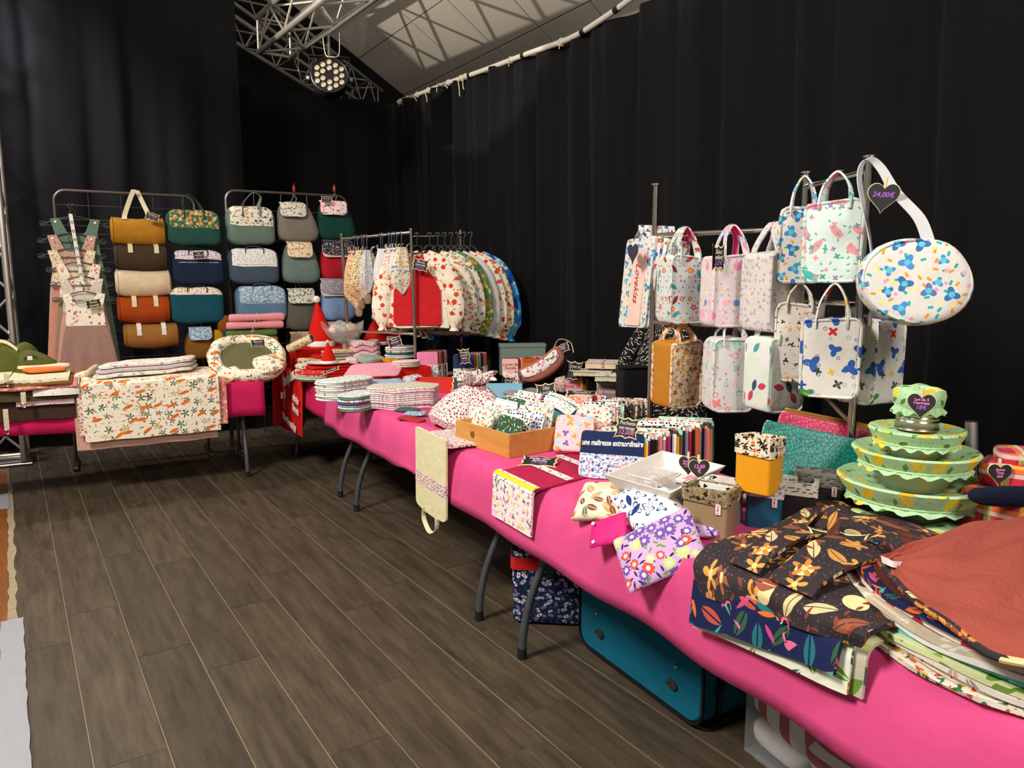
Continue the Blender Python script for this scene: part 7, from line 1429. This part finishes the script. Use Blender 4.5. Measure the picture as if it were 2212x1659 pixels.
FE = cat([pz(1905, 1215, .885), pz(2000, 1310, .872), pz(2100, 1375, .872), pz(2215, 1424, .872), pz(2360, 1462, .872)], 10)
BE = cat([pz(1910, 1208, .89), pz(1990, 1166, .905), pz(2080, 1138, .915), pz(2170, 1116, .925), pz(2330, 1080, .93)], 10)
def ter(u, v):
    i = min(int(u * 40), 39); f = u * 40 - i; a = FE[i].lerp(FE[i + 1], f); b = BE[i].lerp(BE[i + 1], f); p = b.lerp(a, v)
    return p + V((0, 0, .022 * sin(v * pi) * min(1, u * 3) + .006 * sin(u * 14 + v * 9) + .004 * sin(v * 26 + u * 5)))
MB().sheet(ter, 34, 34, -.012).build('towelling', TER, t)
MB().tube([ter(k / 40, 1) + V((-.003, 0, -.006)) for k in range(41)], .008, 8).build('printed_binding', DK, t)
lp = ter(.06, .5); MB().ribbon(cat([lp, lp + V((-.03, .0, .012)), lp + V((-.035, -.03, .012)), lp + V((-.0, -.03, .004))], 5), (0, .2, 1), .014, .0015).build('hanging_loop', plain('label_white', (236, 226, 228), .7), t)
# ================================================================ UNDER THE TABLE
BIRD = prt('navy_bird_eye_print', (20, 34, 66), [dict(s=34, k='flower', n=2, a=.25, r=.44, c=[(206, 222, 236), (150, 186, 214), (70, 110, 160)], mid=(214, 60, 50), mr=.35, den=.9), dict(s=70, k='dot', r=.2, c=[(90, 140, 190)], den=.4)])
P = V((1.715, 2.70, .004)); t = thing('shopping_bag', 'navy eye print shopping bag with red band on the floor', 'bag', P, R(-35))
MB().sq(.17, .13, .165, .22, .25, 16, 32, T(0, 0, .165), lambda q: V((q.x * (1 + .06 * sin(q.z * 26)), q.y * (1 + .05 * sin(q.z * 20 + 1)), q.z))).build('body', BIRD, t)
m = MB(); m.ribbon([(x, y, .285) for x, y in rrect(.35, .27, .03, 4)] + [(.175, .10, .285)], (0, 0, 1), .055, .003).build('red_band', fab('red_webbing', (206, 34, 30)), t)
m = MB(); m.ribbon([(x, y, .325) for x, y in rrect(.345, .265, .03, 4)] + [(.17, .10, .325)], (0, 0, 1), .03, .003).build('rim', BIRD, t)
for s in (-1, 1): MB().ribbon(cat([(-.08, s * .132, .3), (-.07, s * .12, .40), (0, s * .08, .43), (.07, s * .12, .40), (.08, s * .132, .3)], 5), (0, 1, .2), .03, .004).build('handle', MATS['red_webbing'], t)
for k, (x, y, lb, m) in enumerate(((-.06, 0, 'green cloth sticking out of the shopping bag', PLN[8]), (.05, .02, 'beige cloth sticking out of the shopping bag', PLN[9]), (.0, -.04, 'dark print cloth in the shopping bag', PRN[9]))):
    q = MB().sq(.07, .05, .07, .6, .6, 10, 18).build('stuffed_cloth', m); q.location = P + V((x, y, .34)); tag(q, lb, 'cloth', 'cloths in the shopping bag')
TEAL = fab('teal_canvas', (8, 98, 124), .85, 300, .15); BLKV = fab('black_trim', (18, 18, 20))
t = thing('suitcase', 'teal fabric suitcase lying on its side under table', 'suitcase', V((1.67, 2.05, .012)), R(-90)); L_, D_, H_ = .72, .27, .40
def scs(y, k=1): return [(x, y, z + H_ / 2) for x, z in rrect(L_ * k, H_ * k, .07, 6)]
MB().slab(rrect(L_, H_, .07, 6), -D_ - .0, 0, .012, T(0, 0, H_ / 2) @ RX(90)).deform(lambda q: V((q.x, q.y, q.z))).build('body', TEAL, t)
for y in (-.0 + .002, D_ * .25, D_ - .004): MB().tube(scs(y, 1.003), .006, 6, True).build('edge_piping', BLKV, t)
MB().tube(scs(D_ * .25 + .02, 1.004), .004, 6, True).build('zip', plain('zip_black', (24, 24, 26), .5), t)
for sx in (-1, 1):
    for z in (.13, .30):
        MB().lathe([(.02, 0), (.02, .006), (.012, .008), (.010, .004)], 18, T(sx * .215, -.003, z - .03) @ RX(90) @ MX.Diagonal((1.3, .8, 1, 1))).build('eyelet', plain('grommet', (96, 92, 92), .35, .8), t)
    MB().lathe([(.008, 0), (.006, .006)], 12, T(sx * .235, -.003, .175) @ RX(90)).build('stud', CHROME, t)
    MB().box((sx * .28, -.004, .335), (.012, .008, .03), .002).build('zip_pull', CHROME, t)
for x in (-.25, .25): MB().box((x, .10, -.006), (.05, .05, .012), .003).build('foot', BLKV, t)
MB().tube(cat([(L_ / 2 + .0, .06, .12), (L_ / 2 + .03, .06, .16), (L_ / 2 + .03, .06, .24), (L_ / 2, .06, .28)], 4), .008, 6).build('carry_handle', BLKV, t)
t = thing('storage_bin', 'translucent plastic storage bin with red striped cloths inside', 'bin', V((1.735, 1.16, .004)), R(-90)); BINP = plain('frosted_plastic', (206, 212, 218), .3, 0, .4, .10)
bw, bd, bh = .80, .36, .32
for c, d in (((0, 0, bh / 2), (bw, .004, bh)), ((0, bd, bh / 2), (bw, .004, bh)), ((-bw / 2, bd / 2, bh / 2), (.004, bd, bh)), ((bw / 2, bd / 2, bh / 2), (.004, bd, bh)), ((0, bd / 2, .003), (bw, bd, .005))): MB().box(c, d).build('wall', BINP, t)
MB().box((0, 0, bh), (bw + .02, .02, .02), .004).build('rim', BINP, t); MB().box((0, bd, bh), (bw + .02, .02, .02), .004).build('rim', BINP, t)
for x in (-.3, .3): MB().box((x, -.004, .012), (.1, .02, .02), .005).build('foot', BINP, t)
STR = fab('red_white_stripe', (226, 220, 214), stripe=((170, 24, 30), .09, .42, 0)); STR2 = fab('red_white_stripe2', (176, 28, 34), stripe=((226, 222, 218), .07, .5, 1))
for k, (y, z, w, h, r_, m, lb) in enumerate(((.28, .18, .28, .20, 12, STR, 'striped red and white cloth at left inside bin'), (.08, .12, .24, .20, -35, STR2, 'red cloth with white blocks inside bin'), (.30, .05, .22, .08, 5, MATS['white_felt'], 'white cotton cloth at bottom inside bin'), (-.12, .12, .24, .2, 25, STR, 'second striped cloth further right inside bin'), (-.28, .10, .2, .18, -10, STR2, 'second red block cloth at right inside bin'))):
    q = MB().sq(w / 2, .10, h / 2, .6, .5, 12, 26, RY(r_), lambda p: V((p.x * (1 + .06 * sin(p.z * 40)), p.y, p.z * (1 + .08 * sin(p.x * 30))))).build('striped_cloth', m); q.location = V((1.735 + .112, 1.16 + y, z + .012)); q.rotation_euler.z = R(-90); tag(q, lb, 'cloth', 'cloths in the storage bin')
# dark crates far under the middle table
# ================================================================ PEOPLE AND CHAIRS BEHIND THE STALL
def chair(label, loc, rz):
    t = thing('chair', label, 'chair', loc, rz); m = plain('olive_beech', (92, 74, 48), .5)
    MB().sq(.21, .20, .022, .4, .35, 8, 28, T(0, 0, .45)).build('seat', m, t)
    for x in (-.17, .17):
        MB().tube([(x, -.17, 0), (x, -.17, .44)], .016, 8).build('leg', m, t); MB().tube(cat([(x, .19, 0), (x, .18, .44), (x * 1.03, .24, .88)], 5), .016, 8).build('leg', m, t)
    MB().grid(lambda u, v: V((lerp(-.2, .2, u), .225 + .05 * (1 - (2 * u - 1) ** 2) + .03 * (v - .5), .70 + .20 * v + .04 * sin(u * pi))), 12, 5).build('backrest', m, t); MB().sheet(lambda u, v: V((lerp(-.2, .2, u), .235 + .05 * (1 - (2 * u - 1) ** 2) + .03 * (v - .5), .70 + .20 * v + .04 * sin(u * pi))), 12, 5, .012).build('back_slat', m, t)
    return t
PP = V((2.96, 6.28, 0)); chair('olive wooden chair of the seated seller', PP + V((.0, .0, 0)), R(-62))
NAVY = fab('navy_jersey', (20, 22, 36), .9, 200, .15); SKIN = plain('skin', (196, 140, 112), .55, noise=.04); HAIR = plain('dark_hair', (34, 24, 18), .6)
me = bpy.data.meshes.new('body')
Vt = [(0, .02, .52), (0, .05, .72), (0, .04, .92), (0, .03, 1.06), (0, .01, 1.14), (-.10, -.02, .50), (-.13, -.42, .50), (-.13, -.44, .10), (-.13, -.54, .06), (.10, -.02, .50), (.13, -.42, .50), (.13, -.44, .10), (.13, -.54, .06), (-.17, .03, 1.02), (-.24, -.02, .78), (-.12, -.24, .68), (.17, .03, 1.02), (.24, -.02, .78), (.12, -.24, .68)]
Ed = [(0, 1), (1, 2), (2, 3), (3, 4), (0, 5), (5, 6), (6, 7), (7, 8), (0, 9), (9, 10), (10, 11), (11, 12), (3, 13), (13, 14), (14, 15), (3, 16), (16, 17), (17, 18)]
Rd = [.15, .135, .15, .10, .055, .10, .075, .05, .045, .10, .075, .05, .045, .065, .05, .035, .065, .05, .035]
me.from_pydata(Vt, Ed, []); pb = bpy.data.objects.new('body', me); COL.objects.link(pb)
md = pb.modifiers.new('skin', 'SKIN'); 
for i, r in enumerate(Rd): me.skin_vertices[0].data[i].radius = (r * 1.15 if i < 4 else r, r * (.8 if i < 4 else 1)); me.skin_vertices[0].data[i].use_root = (i == 0)
md2 = pb.modifiers.new('sub', 'SUBSURF'); md2.levels = 2; md2.render_levels = 2; me.materials.append(NAVY)
pers = thing('person', 'person in dark navy clothes seated behind the smock rack', 'person', PP, R(-62)); pb.parent = pers
hd = MB().sq(.075, .092, .115, 1, 1, 20, 28, None, lambda q: V((q.x * (1 - .22 * max(0, -q.z / .115)), q.y * (1 - .1 * max(0, -q.z / .115)), q.z))); hd.xf(T(0, -.03, 1.29)); ho = hd.build('head', SKIN, pers)
MB().sq(.082, .095, .10, .9, 1, 16, 26, T(0, -.005, 1.33)).build('hair', HAIR, pers)
MB().sq(.012, .018, .022, .9, .9, 8, 12, T(0, -.125, 1.28)).build('nose', SKIN, ho); MB().sq(.022, .006, .006, .9, .9, 6, 12, T(0, -.112, 1.235)).build('mouth', plain('lips', (160, 80, 76), .5), ho)
for s in (-1, 1):
    MB().sq(.011, .007, .007, 1, 1, 8, 12, T(s * .03, -.113, 1.305)).build('eye', plain('eye_dark', (30, 22, 20), .3), ho); MB().sq(.008, .018, .028, .9, .9, 8, 12, T(s * .074, -.02, 1.29)).build('ear', SKIN, ho)
    hnd = MB().sq(.036, .045, .015, .6, .6, 10, 16, T(s * .10, -.30, .665)).build('hand', SKIN, pers)
    for f in range(4): MB().tube([(s * .10 + (f - 1.5) * .018, -.335, .665), (s * .10 + (f - 1.5) * .018, -.375 - .006 * (f in (1, 2)), .662), (s * .10 + (f - 1.5) * .017, -.395 - .008 * (f in (1, 2)), .645)], .0085, 8).build('finger', SKIN, hnd)
    MB().tube([(s * .065, -.29, .665), (s * .05, -.32, .668), (s * .048, -.345, .66)], .009, 8).build('thumb', SKIN, hnd)
# black and white coat over a second chair
CP_ = V((2.66, 3.25, 0)); chair('second chair under the black and white coat', CP_, R(-70))
BWC = prt('black_white_dash', (14, 14, 14), [dict(s=34, k='leaf', r=.46, asp=.16, c=[(220, 216, 204)], rot=1.2), dict(s=50, k='leaf', r=.42, asp=.18, c=[(206, 202, 190)], den=.5, rot=1.6)])
t = thing('coat', 'black coat with white dash print draped over a chair', 'coat', CP_, R(-70))
def coat(u, v):
    a = lerp(-.5, 2 * pi - .5, u); z = lerp(1.30, .62, v); wd = lerp(.10, .30, v ** .75); dp = lerp(.07, .15, v)
    return V((wd * cos(a), .24 + dp * sin(a) * (1 + .12 * sin(a * 7) * v), z + .015 * sin(a * 3)))
MB().grid(coat, 48, 16, cu=True).build('body', BWC, t)
MB().tube([(.10 * cos(a), .24 + .07 * sin(a), 1.305) for a in [2 * pi * k / 20 for k in range(20)]], .014, 8, True).build('collar', BWC, t)
for s in (-1, 1): MB().tube(cat([(s * .10, .22, 1.24), (s * .22, .18, 1.02), (s * .27, .12, .74)], 5), .05, 12).build('sleeve', BWC, t)
MB().sq(.09, .06, .12, .7, .8, 8, 20, T(0, .24, 1.18)).build('lining', BLKV, t)
